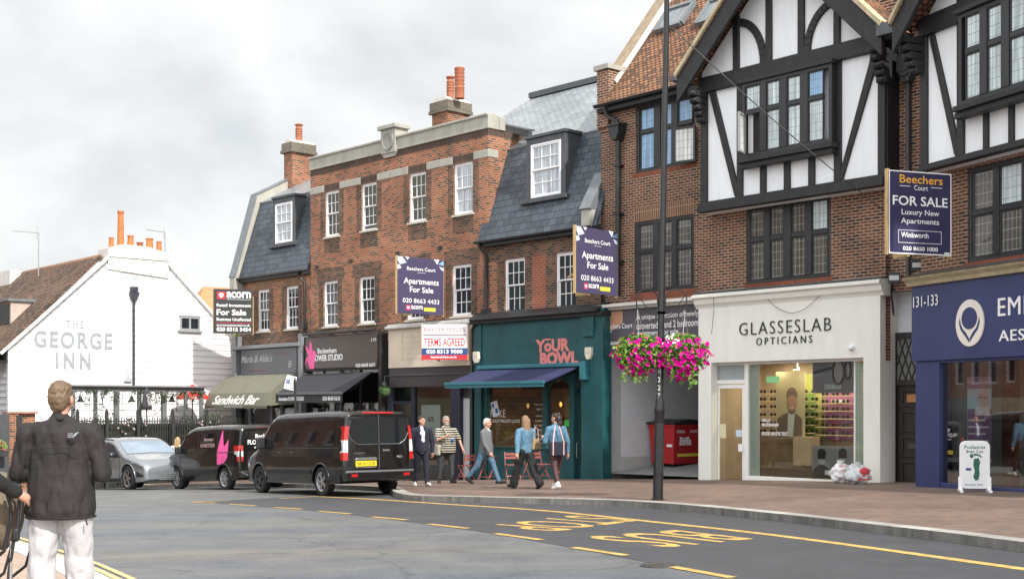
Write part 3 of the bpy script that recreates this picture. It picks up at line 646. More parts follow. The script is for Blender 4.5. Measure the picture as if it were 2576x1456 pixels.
def awning(par, f, tb, fb, zoff, mat, matf, ly, drop, name='awning', closed=False, mside=None):
    """tb: (x0,y,x1) back edge in view, fb: (x0,y,x1) front edge in view"""
    x0, x1 = f.x(tb[0], ly), f.x(tb[2], ly); zb_ = f.z(tb[0], tb[1], ly)
    # front edge: same x0/x1 pushed out until the sight line of its right end meets the wall-end plane
    q = f.hit(fb[2], fb[1], (x1, 0, 0), (1, 0, 0)); yo, zf = q.y, q.z
    mb = MB(); mb.slab([(x0, ly, zb_), (x0, yo, zf), (x1, yo, zf), (x1, ly, zb_)], .03)
    zd = f.hit(fb[2], fb[3], (x1, 0, 0), (1, 0, 0)).z
    o = mb.build(name, mat, par); fm = MB(); fm.box(x0, x1, yo - .05, yo + .012, zf - .05, zf + .04); fm.box(x0, x0 + .03, yo, ly, zb_ - .1, zb_ - .02) if False else None
    fm.build('front_bar', matf, o, bevel=.01)
    v = MB(); n = 40
    for i in range(n):
        a = x0 + (x1 - x0) * i / n; b_ = x0 + (x1 - x0) * (i + 1) / n; s = .035 if closed else 0
        zz = [zd - s * abs(sin(pi * 14 * t)) for t in (i / n, (i + 1) / n)]
        v.face([(a, yo - .014, zf - .03), (a, yo - .02, zz[0]), (b_, yo - .02, zz[1]), (b_, yo - .014, zf - .03)])
    v.build('valance', mat if mside is None else mside, o, recalc=False)
    if closed: v = MB(); v.face([(x1, ly, zb_), (x1, yo, zf), (x1, yo - .02, zd), (x1, ly, zd + .05)]); v.face([(x0, ly, zb_), (x0, yo, zf), (x0, yo - .02, zd), (x0, ly, zd + .05)]); v.build('side_cheek', mat, o, recalc=False)
    for xx in (x0 + .25, x1 - .25):
        a = MB(); a.tube([(xx, ly, zb_ - .15), (xx + .05, (ly + yo) / 2, (zb_ + zf) / 2 - .22), (xx, yo, zf - .04)], .02, 6); a.build('folding_arm', MATS['black_metal'], o)
    return o, x0, x1, yo, zf, zd
M_AWB = M('black_awning_canvas', (.028, .030, .036), .75, .12, 2, .1, stretch=(3, .3, 1), bscale=60)
aw, ax0, ax1, ayo, azf, azd = awning(B2, f, (766, 941, 935), (0, 988, 862, 1012), 0, M_AWB, M('grey_aluminium', (.16, .17, .18), .4, .1, 3, metal=.5), -.28, .3)
mb = MB(); W_ = ax1 - ax0; zz = (azf + azd) / 2
text(mb, 'Beckenham FLOWER STUDIO', ax0 + W_ * .05, ax0 + W_ * .44, zz - .09, zz + .06, ayo - .026, bold=.01); text(mb, '020 8658 5633', ax0 + W_ * .72, ax0 + W_ * .97, zz - .09, zz + .06, ayo - .026, bold=.01)
mb.build('lettering', M_WLET, aw)
# vacant shop beside it: cream fascia
M_CREAM = M('cream_stained_fascia', (.64, .55, .44), .7, .14, 1.3, .05, det=9)
fa, a, b, c, d = fasc(B2, f, 977, 1188, 829, 926, -.20, M_CREAM)
mb = MB()
for k in range(5): mb.box(a + .8, a + 3.0 - .2 * k, -.2025, -.199, c + .28 + .19 * k, c + .288 + .19 * k)
for xx in (a + .8, a + 2.1): mb.box(xx, xx + .012, -.203, -.199, c + .25, d - .12)
mb.build('old_sign_marks', M('faded_brown', (.36, .29, .22), .8, .2), fa)
mb = MB(); mb.box(a - .05, b + .05, -.34, 0, d, d + .10); mb.box(a, b, -.27, 0, d + .10, d + .16); mb.build('cornice', M('grey_white_paint', (.52, .52, .50), .7, .15, 3), B2, bevel=.02)
zq = f.z(977, 975, -.1)
mb = MB(); mb.box(a, b, -.17, .05, zq, c - .002); mb.box(a, b, -.20, .05, c - .30, c - .24); mb.build('blind_box', M_PURP, B2, bevel=.02)
M_NAVYF = M('navy_frame_paint', (.020, .022, .040), .4, .15, 3)
zr = zq; xs_ = [f.x(q, -.05) for q in (978, 990, 1036, 1045, 1137, 1150, 1161, 1188)]
mb = MB(); mb.box(xs_[0], xs_[1], -.12, .1, zg0, zr); mb.box(xs_[2], xs_[3], -.1, .05, zg0, zr); mb.box(xs_[4], xs_[6], -.12, .1, zg0, zr); mb.box(xs_[7] - .06, xs_[7] + .06, -.12, .1, zg0, zr)
mb.box(xs_[1], xs_[2], -.08, .02, f.z(990, 1016, -.05), f.z(990, 1016, -.05) + .1); mb.box(xs_[3], xs_[4], -.1, .05, zg0, .42); mb.box(xs_[1], xs_[2], -.08, .02, zg0, .3); mb.box(xs_[6], xs_[7], -.02, .06, f.z(1163, 1000), f.z(1163, 1000) + .08)
mb.build('shopfront', M_NAVYF, B2, bevel=.01)
mb = MB(); mb.box(xs_[0], xs_[7], 2.6, 2.7, zg0, zr); mb.box(xs_[0], xs_[7], 0, 2.6, zr, zr + .05); mb.box(xs_[0] - .04, xs_[0], 0, 2.6, zg0, zr); mb.box(xs_[5], xs_[5] + .05, .1, 2.6, zg0, zr); mb.box(xs_[0], xs_[7], 0, 2.6, -.3, -.2); mb.build('shop_interior', M('bare_grey_interior', (.34, .36, .36), .9, .2, 1.2), B2)
mb = MB(); mb.face([(xs_[1], -.03, .2), (xs_[2], -.03, .2), (xs_[2], -.03, zr), (xs_[1], -.03, zr)]); mb.face([(xs_[3], -.03, .4), (xs_[4], -.03, .4), (xs_[4], -.03, zr), (xs_[3], -.03, zr)]); mb.build('shop_window', GLASS('dusty_shop_glass', (.72, .77, .77), .10), B2, recalc=False)
mb = MB(); xx0, xx1 = f.x(1062, .1), f.x(1110, .1); zz0, zz1 = f.z(1062, 1140, .1), f.z(1062, 1018, .1); mb.box(xx0, xx1, .06, .07, zz0, zz1, 0)
text(mb, 'GUTIL', xx0 + .35 * (xx1 - xx0), xx0 + .68 * (xx1 - xx0), zz0 + .66 * (zz1 - zz0), zz0 + .76 * (zz1 - zz0), .055, 1, bold=.03); text(mb, '1', xx0 + .5 * (xx1 - xx0), xx0 + .53 * (xx1 - xx0), zz0 + .5 * (zz1 - zz0), zz0 + .56 * (zz1 - zz0), .055, 1)
mb.build('window_poster', [M('poster_white', (.66, .70, .72), .6, .03), M('poster_black', (.03, .03, .03), .6)], B2)
mb = MB(); mb.box(xs_[6], xs_[7] - .06, .03, .08, zg0, f.z(1163, 1000)); dr = mb.build('door', M('pale_grey_door', (.50, .51, .53), .5, .04, 2), B2)
mb = MB(); mb.box(xs_[7] - .16, xs_[7] - .12, -.02, .03, 1., 1.25); mb.box(xs_[6] + .3, xs_[6] + .42, .02, .03, .95, 1.05); mb.build('door_handle', M_BLKP, dr)
mb = MB(); mb.face([(xs_[6], .04, f.z(1163, 1000) + .08), (xs_[7], .04, f.z(1163, 1000) + .08), (xs_[7], .04, zr), (xs_[6], .04, zr)]); mb.build('fanlight', M_GDIM, dr, recalc=False)

# ================================================================ left building: slate mansard over two windows
f = FB1
B1 = fthing('mansard_building', 'narrow dark brick building at the left end of the row with a slate mansard', 'building', f)
X0, X1 = 0., f.x(780); zgut = f.z(610, 697, -.15); zsh = f.z(606, 862)
lw1 = [wbox(f, (648, 677), (730, 834)), wbox(f, (719, 749.5), (722, 828))]
a0 = sum(q[2] for q in lw1) / 2; a1 = sum(q[3] for q in lw1) / 2; lw1 = [(q[0], q[1], a0, a1) for q in lw1]
over = [(a - .3, b + .3, c - .02, d, 1) for a, b, c, d in lw1] + [(a - .14, b + .14, d, d + .42, 2) for a, b, c, d in lw1] + [(X0, X1, zsh - .4, a0 - .08, 1), (X0, X1, a1 + .42, zgut, 1)]
mb = MB(); wall(mb, X0, X1, zsh - .4, zgut, lw1, over=over); mb.face([(X0, 0, -1), (X0, 0, zgut), (X0, 9, zgut), (X0, 9, -1)], 0)
mb.face([(X0, 9, -1), (X0, 9, zgut + 3), (X1, 9, zgut + 3), (X1, 9, -1)], 0); mb.build('wall', [M_BROR, M_BRDK, M_SOLB], B1, recalc=False)
for q in lw1: sash(B1, *q, M_GDARK)
# mansard: steep slate slope, then a shallow one
SL = tan73 = math.tan(R(73)); zmt = f.z(671, 507, .75)
ymt = -.15 + (zmt - zgut) / SL
mb = MB(); mb.slab([(X0 + .3, -.22, zgut - .06), (X1, -.22, zgut - .06), (X1, ymt, zmt), (X0 + .3, ymt, zmt)], .08)
mb.build('mansard_roof', M_SLATE, B1)
zrd = zmt + 2.3; yrd = ymt + 4.2
mb = MB(); mb.slab([(X0 + .2, ymt - .04, zmt + .02), (X1, ymt - .04, zmt + .02), (X1, yrd, zrd), (X0 + .2, yrd, zrd)], .08); mb.slab([(X0 + .2, yrd, zrd), (X1, yrd, zrd), (X1, yrd + 4, zmt), (X0 + .2, yrd + 4, zmt)], .08)
mb.build('roof', M_SLATEL, B1)
mb = MB(); gp = [(-.42, zgut - .55), (-.42, zgut - .02), (-.30, zgut + .30), (ymt - .18, zmt + .34), (yrd, zrd + .34), (yrd + 4, zmt + .2), (yrd + 4, zgut - .6), (.0, zgut - .9)]
mb.prismx(gp, X0 - .05, X0 + .30); mb.build('gable_parapet', M_STONE, B1)
mb = MB()
for i in range(1, 5): p0, p1 = gp[i], gp[i + 1]; mb.bar((X0 + .12, p0[0], p0[1] + .02), (X0 + .12, p1[0], p1[1] + .02), .44, .06)
mb.build('coping', M_LEAD, B1)
gutter(B1, X0 + .3, X1 - .05, -.27, zgut - .06, M_BLKP)
mb = MB(); mb.box(X0 + .3, X1, -.2, .02, zgut - .22, zgut - .1); mb.build('soffit_board', M_BLKP, B1)
def dormer(par, f, px, wpx, ylead, zgut_, y0, right_px, SLp=SL):
    zb_ = f.z(wpx[0], wpx[3], y0); yb_ = -.22 + (zb_ - zgut_) / SLp - .05
    zb_ = f.z(wpx[0], wpx[3], yb_); zt_ = f.z(px[0], ylead, yb_); x0, x1 = f.x(px[0], yb_), f.x(px[1], yb_); wx0, wx1 = f.x(wpx[0], yb_), f.x(wpx[1], yb_); wz1 = f.z(wpx[0], wpx[2], yb_)
    mb = MB(); mb.box(x0, wx0, yb_, yb_ + 2, zb_ - .1, zt_ - .1); mb.box(wx1, x1, yb_, yb_ + 2, zb_ - .1, zt_ - .1); mb.box(wx0, wx1, yb_, yb_ + 2, wz1, zt_ - .1); mb.box(x0 - .05, x1 + .05, yb_ - .06, yb_ + 2.4, zt_ - .1, zt_); mb.box(x0 - .2, x1 + .15, yb_ - .12, yb_ + .06, zb_ - .16, zb_ - .03)
    o = mb.build('dormer', M_LEADD, par, bevel=.012); sash(o, wx0, wx1, zb_, wz1, M_GNET, y=yb_ - .015, sill=False) if False else None
    ww = sash(par, wx0, wx1, zb_, wz1, M_GNET, y=yb_ - .02, sill=False); ww.parent = o
    return o
dormer(B1, f, (687, 740), (693, 735, 515, 614), 497, zgut, .4, 0)
mb = MB(); xd = f.x(765, -.1); zz = zgut - .1
mb.tube([(xd - .25, -.27, zz), (xd - .1, -.2, zz - .25), (xd, -.09, zz - .4), (xd, -.09, zsh + .1), (xd - .2, -.25, zsh - .25)], .05, 8); mb.box(xd - .12, xd + .12, -.2, -.02, zsh + .35, zsh + .6); mb.build('downpipe', M_BLKP, B1, smooth=.6)
# chimney on the party gable
cx0, cx1 = X0 + .0, X0 + .62
q0 = f.hit(735, 400, (cx1, 0, 0), (1, 0, 0)); q1 = f.hit(789, 400, (cx1, 0, 0), (1, 0, 0)); cyA, cyB = q0.y, q1.y
czt = f.hit(735, 357, (cx1, cyA, 0), (0, 1, 0)).z; czb = f.hit(735, 381, (cx1, cyA, 0), (0, 1, 0)).z
mb = MB(); mb.box(cx0, cx1, cyA, cyB, zmt - .5, czb, 0); mb.box(cx0 - .08, cx1 + .08, cyA - .08, cyB + .08, czb, czt, 1); mb.box(cx0 - .12, cx1 + .12, cyA - .12, cyB + .12, czb - .02, czb + .1, 1)
ch = mb.build('chimney', [M_BROR, MATS['grey_stock_brick']], B1)
mb = MB(); mb.prism([(cx0 - .05, czt), (cx1 + .05, czt), (cx1 - .15, czt + .14), (cx0 + .15, czt + .14)], cyA - .04, cyB + .04); mb.build('flaunching', M_MORT, ch)
ym_ = (cyA + cyB) / 2; pz0, pz1 = f.z(766, 355, ym_), f.z(766, 309, ym_); pot(ch, (cx0 + cx1) / 2, ym_, czt + .1, max(.7, pz1 - pz0), .145, 1)
# sandwich bar shopfront
M_GREYF = M('grey_shop_paint', (.20, .215, .235), .5, .08, 2)
fa, a, b, c, d = fasc(B1, f, 606, 759, 881, 943, -.25, M('slate_grey_fascia', (.072, .085, .10), .3, .15, .8))
mb = MB(); ptext(mb, f, "Maria & Alde's", 607, 685, 892, 911, -.256, bold=.012, shear=.3); ptext(mb, f, 'B', 724, 733, 906, 923, -.256, shear=.3)
mb.build('lettering', M('faded_silver_lettering', (.42, .42, .41), .5, .1), fa)
mb = MB(); ptext(mb, f, 'Coffee & Sandwich Bar', 623, 668, 928, 935, -.256); ptext(mb, f, 'COFFEE', 692, 722, 884, 894, -.256); mb.build('small_lettering', M('dull_red_lettering', (.22, .10, .11), .5, .1), fa)
mb = MB(); mb.box(X0 - .05, X0 + .22, -.3, .0, -1, zsh + .25); mb.box(X0, X1 - .2, -.42, 0, d + .02, d + .16); mb.box(X1 - .35, X1 - .12, -.32, 0, -1, zsh + .15); mb.box(X0, X1, -.2, 0, c - .5, c)
for q in (636, 690, 715): xx = f.x(q); mb.box(xx - .06, xx + .06, -.16, -.04, -1, c - .4)
mb.build('shopfront', M_GREYF, B1, bevel=.015)
mb = MB(); mb.box(X0 + .2, X1 - .3, 2.5, 2.6, -1, c); mb.box(X0 + .2, X1 - .3, 0, 2.5, c - .45, c - .4); mb.box(X0 + .2, X1 - .3, 0, 2.5, -.9, -.8); mb.box(X0 + .15, X0 + .2, 0, 2.5, -1, c); mb.build('shop_interior', M('brown_interior', (.10, .06, .04), .9, .4, 3), B1)
mb = MB(); mb.face([(X0, -.08, 0), (X1 - .3, -.08, 0), (X1 - .3, -.08, c - .4), (X0, -.08, c - .4)]); mb.build('shop_window', MATS['shop_glass'], B1, recalc=False)
M_AWG = M('olive_awning_canvas', (.155, .155, .115), .85, .12, 2.2, .12, stretch=(1.5, .4, 1), bscale=50)
# dutch awning: sloping top, leaning front carrying the name, scalloped valance
yb0 = -.25; tx0, tx1 = f.x(582, yb0), f.x(741, yb0); tz = f.z(604, 944, yb0)
q = f.hit(681, 987, (tx1, 0, 0), (1, 0, 0)); y1_, z1_ = q.y, q.z; q = f.hit(671, 1020, (tx1, 0, 0), (1, 0, 0)); y2_, z2_ = min(q.y, y1_ - .16), q.z
ym1 = (yb0 + y1_) / 2; zm1 = (tz + z1_) / 2 + .10
mb = MB()
for i in range(14):
    s0, s1 = tx0 + (tx1 - tx0) * i / 14, tx0 + (tx1 - tx0) * (i + 1) / 14
    for A_, B_ in (((yb0, tz), (ym1, zm1)), ((ym1, zm1), (y1_, z1_)), ((y1_, z1_), (y2_, z2_))): mb.face([(s0, *A_), (s0, *B_), (s1, *B_), (s1, *A_)])
    for h in range(6):
        t0, t1 = h / 6, (h + 1) / 6; u0, u1 = s0 + (s1 - s0) * t0, s0 + (s1 - s0) * t1
        mb.face([(u0, y2_, z2_), (u0, y2_ + .01, z2_ - .07 - .05 * sin(pi * (t0 * 2 % 1.0001))), (u1, y2_ + .01, z2_ - .07 - .05 * sin(pi * (t1 * 2 % 1.0001))), (u1, y2_, z2_)])
for xx in (tx0, tx1): mb.face([(xx, yb0, tz), (xx, ym1, zm1), (xx, y1_, z1_), (xx, y2_, z2_), (xx, yb0, z2_ + .05)])
aw = mb.build('awning', M_AWG, B1, recalc=False)
mb = MB(); text(mb, 'Sandwich Bar', tx0 + .12 * (tx1 - tx0), tx0 + .86 * (tx1 - tx0), 0, .50, 0, 0, th=0, shear=.45, bold=.02, space=.92)
dz = V((0, y1_ - y2_, z1_ - z2_)); ln = dz.length; dz.normalize()
for v in mb.v: t = v.z; s = ln * .12 + t / .5 * ln * .72; v.y, v.z = y2_ + dz.y * s - .012, z2_ + dz.z * s - .004
text(mb, 'Breakfast Snacks Lunch', tx0 + .34 * (tx1 - tx0), tx0 + .62 * (tx1 - tx0), z2_ - .055, z2_ - .005, y2_ - .012, 0, th=0, shear=.3)
mb.build('lettering', M_WLET, aw)
# ================================================================ right of the row: slate mansard over the teal café
f = FB3
B3 = fthing('mansard_building', 'brick building with a tall dark slate mansard above the teal cafe', 'building', f)
X0, X1 = 0., f.x(1512); zgut = f.z(1222, 603, -.15)
w3 = [wbox(f, (1269, 1320), (653, 787)), wbox(f, (1398, 1450), (637, 779))]
c0 = (w3[0][2] + w3[1][2]) / 2; c1 = (w3[0][3] + w3[1][3]) / 2; w3 = [(q[0], q[1], c0, c1) for q in w3]; zsh = f.z(1204, 802)
xr0, xr1 = f.x(1339), f.x(1373)
over = [(w3[0][0] - .34, w3[0][0], c0 - .1, c1, 1), (w3[0][1], xr0, c0 - .1, c1, 1), (xr1, w3[1][0], c0 - .1, c1, 1), (w3[1][1], X1, c0 - .1, c1, 1), (xr0, xr1, c0 - .1, c1 + .45, 3)] + [(a - .22, b + .22, c1, c1 + .40, 2) for a, b, _, _ in w3] + [(X0, X1, c1, zgut, 1), (X0, X1, 0, c0 - .1, 1)]
mb = MB(); wall(mb, X0, X1, zsh - .5, zgut, w3, over=over); mb.build('wall', [M_BROR, M_BRDK, M_SOLB, M_BRRED], B3, recalc=False)
for q in w3: sash(B3, *q, M_GDIM)
ytop = .86; q = f.hit(1275, 367, (f.x(1238), 0, 0), (1, 0, 0)); zmt = f.z(1460, 338, ytop)
SL3 = (zmt - zgut) / (ytop + .15)
mb = MB(); mb.slab([(X0 - .08, -.22, zgut - .06), (X1, -.22, zgut - .06), (X1, ytop, zmt), (X0 - .08, ytop, zmt)], .08); mb.build('mansard_roof', M_SLATE, B3)
nrm = V((0, -sin(R(33)), cos(R(33)))); pl = (0, ytop, zmt)
rl, rr_, el = f.hit(1338, 247, pl, nrm), f.hit(1484, 212, pl, nrm), f.hit(1249, 303, pl, nrm)
mb = MB(); mb.slab([(X0 - .1, ytop - .05, zmt + .01), (X1 + .6, ytop - .05, zmt + .01), (X1 + .6, rr_.y, rr_.z), tuple(rl), (el.x, el.y, el.z), (X0 - .3, ytop + .4, zmt + .26)], .1)
mb.slab([(rl.x, rl.y, rl.z), (X1 + .6, rr_.y, rr_.z), (X1 + .6, rr_.y + 4, zmt), (rl.x - 2, rl.y + 4, zmt)], .1); mb.build('roof', M_SLATEL, B3)
mb = MB(); mb.bar((rl.x, rl.y, rl.z + .06), (X1 + .6, rr_.y, rr_.z + .06), .35, .2); mb.build('ridge', M_LEADD, B3)
mb = MB(); a_ = f.hit(1247, 318, (0, ytop + 1.6, 0), (0, 1, 0)); b_ = f.hit(1334, 338, (0, ytop - .15, 0), (0, 1, 0)); mb.bar(a_, b_, .12, .22); mb.bar(a_ + V((0, 0, .13)), b_ + V((0, 0, .13)), .3, .05); mb.build('eaves_board', M_LEADD, B3)
mb = MB(); mb.slab([(X0 - .06, -.2, zgut - .03), (X0 + .12, -.2, zgut - .03), (X0 + .12, ytop, zmt + .04), (X0 - .06, ytop, zmt + .04)], .04); mb.build('flashing', M_LEAD, B3)
dormer(B3, f, (1324, 1422), (1336, 1411, 366, 500), 345, zgut, .5, 0, SL3)
gutter(B3, X0 - .12, X1 - .12, -.27, zgut - .06, M_BLKP)
mb = MB(); mb.box(X0, X1, -.2, .02, zgut - .22, zgut - .1); mb.build('soffit_board', M_BLKP, B3)
mb = MB(); xd = f.x(1223, -.1); mb.tube([(xd - .2, -.27, zgut - .1), (xd - .12, -.22, zgut - .3), (xd, -.09, zgut - .5), (xd, -.09, zsh + .1), (xd - .3, -.3, zsh - .2), (xd - .5, -.28, zsh - .35), (xd - .5, -.28, -.4)], .05, 8); mb.box(xd - .14, xd + .14, -.22, -.02, zsh + .05, zsh + .28)
mb.build('downpipe', M_BLKP, B3, smooth=.6)
mb = MB(); xp = f.x(1495, 0); zp0, zp1 = f.z(1478, 575, -.25), f.z(1478, 525, -.25)       # parapet end with lead cap
mb.box(xp - .25, xp + .1, -.3, .5, zgut - .1, zp1); mb.build('parapet_end', M_STONE, B3)
mb = MB(); mb.slab([(xp - .3, -.36, zp1), (xp + .15, -.36, zp1), (xp + .15, .35, zp1 + 1.15), (xp - .3, .35, zp1 + 1.15)], .1); mb.prismx([(-.33, zp1), (.36, zp1), (.36, zp1 + 1.1)], xp + .0, xp + .12); mb.build('parapet_cap', M_LEAD, B3)
# teal café shopfront
M_TEAL = M('teal_paint', (.013, .078, .088), .42, .22, 1.5, .03, bscale=8)
M_TEALL = M('light_teal_trim', (.035, .16, .20), .4, .08, 2)
fa, a, b, c, d = fasc(B3, f, 1212, 1466, 815, 928, -.22, M_TEAL)
M_SALM = M('salmon_lettering', (.66, .21, .19), .55, .05, 3)
mb = MB(); ptext(mb, f, 'YoUR', 1347, 1433, 852, 884.5, -.226, bold=.05, th=.01); ptext(mb, f, 'BOWL', 1358, 1454, 884, 917, -.226, bold=.06, th=.01)
x0, z0 = f.p(1370, 853.5, -.226); mb.box(x0 - .0, x0 + .26, -.23, -.22, z0 - .035, z0 + .02); mb.build('lettering', M_SALM, fa)
xl, xR = f.x(1196, -.2), f.x(1521, -.2); xq = f.x(1466, -.2)
mb = MB(); mb.box(xl, a, -.26, 0, -.4, d + .02); mb.box(xq + .0, xR, -.28, .1, -.4, d + .22); mb.box(xq + .06, xR - .32, -.34, -.28, d - .45, d - .02); mb.box(xq + .10, xR - .36, -.37, -.30, d - .6, d - .45)
mb.box(xq - .02, xR + .03, -.31, .1, -.4, .35)
zsill = f.z(1300, 1127, -.05); zh = c
ps = [f.x(q, -.05) for q in (1231, 1369.5, 1380, 1438, 1449, 1475)]
mb.box(a, ps[0], -.16, .05, -.4, zh); mb.box(ps[1], ps[2], -.14, .05, -.4, zh); mb.box(ps[3], ps[4], -.16, .05, -.4, zh); mb.box(ps[0], ps[3], -.12, .05, -.4, zsill); mb.box(ps[0] - .05, ps[3] + .05, -.2, -.1, zsill, zsill + .05); mb.box(a, ps[5], -.1, .05, zh - .16, zh)
n = 12; xc = (ps[2] + ps[3]) / 2; rw = (ps[3] - ps[2]) / 2; za = f.z(1409, 952, -.05) - rw      # arched head of the side light
arc = [(ps[2], zh - .16), (ps[2], za)] + [(xc - rw * cos(pi * k / n), za + rw * sin(pi * k / n)) for k in range(1, n)] + [(ps[3], za), (ps[3], zh - .16)]
for k in range(1, len(arc) - 2): mb.prism([arc[k], arc[k + 1], (arc[k + 1][0], zh - .15), (arc[k][0], zh - .15)], -.08, .02)
mb.build('shopfront', M_TEAL, B3, bevel=.01)
mb = MB(); mb.box(xl - .1, xR + .05, -.38, .1, d, d + .12); mb.prismx([(-.5, d + .12), (.1, d + .12), (.1, d + .42), (-.15, d + .34)], xl - .05, xR - .1); mb.build('lead_roof', M_BLKP, B3)
dd0, dd1 = ps[4], xq + .0
mb = MB(); mb.box(ps[4], ps[4] + .1, .0, .06, -.3, zh - .7); mb.box(xq - .06, xq + .1, .0, .06, -.3, zh - .7); mb.box(ps[4] + .1, xq - .06, 0, .06, -.3, .75); mb.box(ps[4], xq + .1, 0, .06, zh - .85, zh - .7); dr = mb.build('door', M('dark_teal_door', (.010, .045, .052), .4, .1, 2), B3, bevel=.01)
mb = MB(); mb.face([(ps[4], .03, .7), (xq, .03, .7), (xq, .03, zh), (ps[4], .03, zh)]); mb.build('door_glass', MATS['shop_glass'], dr, recalc=False)
mb = MB(); mb.tube([(ps[4] + .05, -.01, .95), (ps[4] + .05, -.07, .97), (ps[4] + .05, -.07, 1.4), (ps[4] + .05, -.01, 1.42)], .014, 6); mb.build('door_handle', M('steel', (.55, .56, .57), .3, .05, 3, metal=.9), dr)
ix0, ix1 = a - .4, xR - .5
mb = MB(); mb.box(ix0, ix1, 3.6, 3.7, -.4, zh, 0); mb.box(ix0 - .05, ix0, 0, 3.6, -.4, zh, 1); mb.box(ix1, ix1 + .05, 0, 3.6, -.4, zh, 0); mb.box(ix0, ix1, 0, 3.6, zh, zh + .04, 2); mb.box(ix0, ix1, .05, 3.6, -.3, -.2, 2)
mb.box(ix0, ix1, 3.5, 3.6, zsill + .55, zsill + .95, 3); mb.box(ix0 + .1, ix0 + 2.6, 2.4, 3.0, -.2, .85, 3)
mb.build('shop_interior', [M('cafe_wall', (.36, .22, .11), .8, .15, 2), BR('cafe_stone_wall', (.40, .28, .16), (.32, .24, .14), (.2, .15, .1), bw=.35, rh=.14), M('cafe_ceiling', (.2, .15, .11), .9, .1), M('cafe_red_band', (.13, .03, .025), .7, .2)], B3)
M_GLOW = M('amber_lamp_glow', (1., .50, .12), .5, .02, emit=.45)
for px, py in ((1328, 1020), (1410, 1017)):
    x, z = f.p(px, py, 1.6); mb = MB(); mb.ell((x, 1.6, z), (.05, .05, .085), 12, 8, 0); mb.tube([(x, 1.6, z + .15), (x, 1.6, zh)], .008, 5, 1); mb.build('pendant_lamp', [M_GLOW, M_BLKP], B3, smooth=True)
mb = MB(); mb.face([(ps[0], -.03, zsill), (ps[1], -.03, zsill), (ps[1], -.03, zh - .1), (ps[0], -.03, zh - .1)]); mb.face([(ps[2], -.03, zsill), (ps[3], -.03, zsill), (ps[3], -.03, zh - .12), (ps[2], -.03, zh - .12)])
gl = mb.build('shop_window', GLASS('cafe_glass', (.80, .84, .83), .09), B3, recalc=False)
mb = MB(); ly = -.036
ptext(mb, f, 'POKE', 1234, 1272, 1030, 1049, ly, th=0); ptext(mb, f, 'COLD PRESSED JUICE', 1234, 1308, 1054, 1065, ly, th=0, bold=.01)
for k in range(9): ptext(mb, f, ('What is poke', 'traditional dish', 'A poke bowl is', 'made with fresh', 'fish salad', 'vegetables', 'rice and', 'dressing', 'and juice')[k], 1343 + (k * 7) % 9, 1367, 1014 + 11.5 * k + (6 if k > 1 else 0), 1020 + 11.5 * k + (6 if k > 1 else 0), ly, th=0)
mb.build('window_lettering', M('pale_window_lettering', (.62, .62, .58), .6), gl)
mb = MB(); x0, z1 = f.p(1234, 1008, -.034); mb.T = Matrix.Translation((x0 + .22, 0, z1 - .25)) @ Matrix.Rotation(R(-14), 4, 'Y'); mb.box(-.16, .16, -.039, -.034, -.24, .24, 0); mb.box(-.12, -.02, -.042, -.038, .05, .18, 1); mb.box(.0, .12, -.042, -.038, -.16, .0, 1); mb.build('window_notice', [MATS['poster_white'], M('poster_blue', (.03, .12, .4), .6)], gl)
for px, py, c_ in ((1427, 1064, 0), (1424, 1105, 1)): x, z = f.p(px, py, -.034); mb = MB(); mb.box(x - .12, x + .12, -.04, -.034, z - .1, z + .1, c_); mb.build('window_sticker', [M('bright_green_sticker', (.05, .5, .08), .6), M('mint_sticker', (.25, .6, .5), .6)], gl)
M_AWN = M('navy_awning_canvas', (.022, .026, .085), .75, .1, 2, .1, bscale=60)
awning(B3, f, (1207, 929, 1458), (0, 960, 1370, 972), 0, M_AWN, M_TEALL, -.22, .1, mside=M_TEALL)
x0, x1 = f.x(1205, -.25), f.x(1470, -.25); zz = f.z(1207, 928, -.25); mb = MB(); mb.box(x0, x1, -.36, -.2, zz - .02, zz + .1); mb.box(x1 - .02, x1 + .18, -.45, -.2, zz - .42, zz + .12); mb.build('awning_box', M_TEALL, B3, bevel=.015)
# alarm boxes on the café front
M_ALARM = M('cream_alarm_plastic', (.66, .62, .52), .5, .05, 3)
for px, lab in ((1484, 'cream alarm box on the teal pilaster right of the salmon lettering'), (1201, 'small cream alarm box at the left end of the teal fascia')):
    x, z = f.p(px, 888 if px > 1300 else 898, -.30); t = thing('alarm_box', lab, 'alarm box', f.wd(x, -.28, z), f.rot, 'alarm boxes on the teal cafe front')
    mb = MB(); mb.prism([(-.13, .17), (.13, .17), (.13, -.05), (.06, -.19), (-.06, -.19), (-.13, -.05)], -.12, 0); mb.build('casing', M_ALARM, t, bevel=.02); mb = MB(); text(mb, 'ALARM', -.08, .08, -.02, .03, -.123, th=0); mb.build('lettering', M('grey_print', (.35, .35, .33), .6), t)
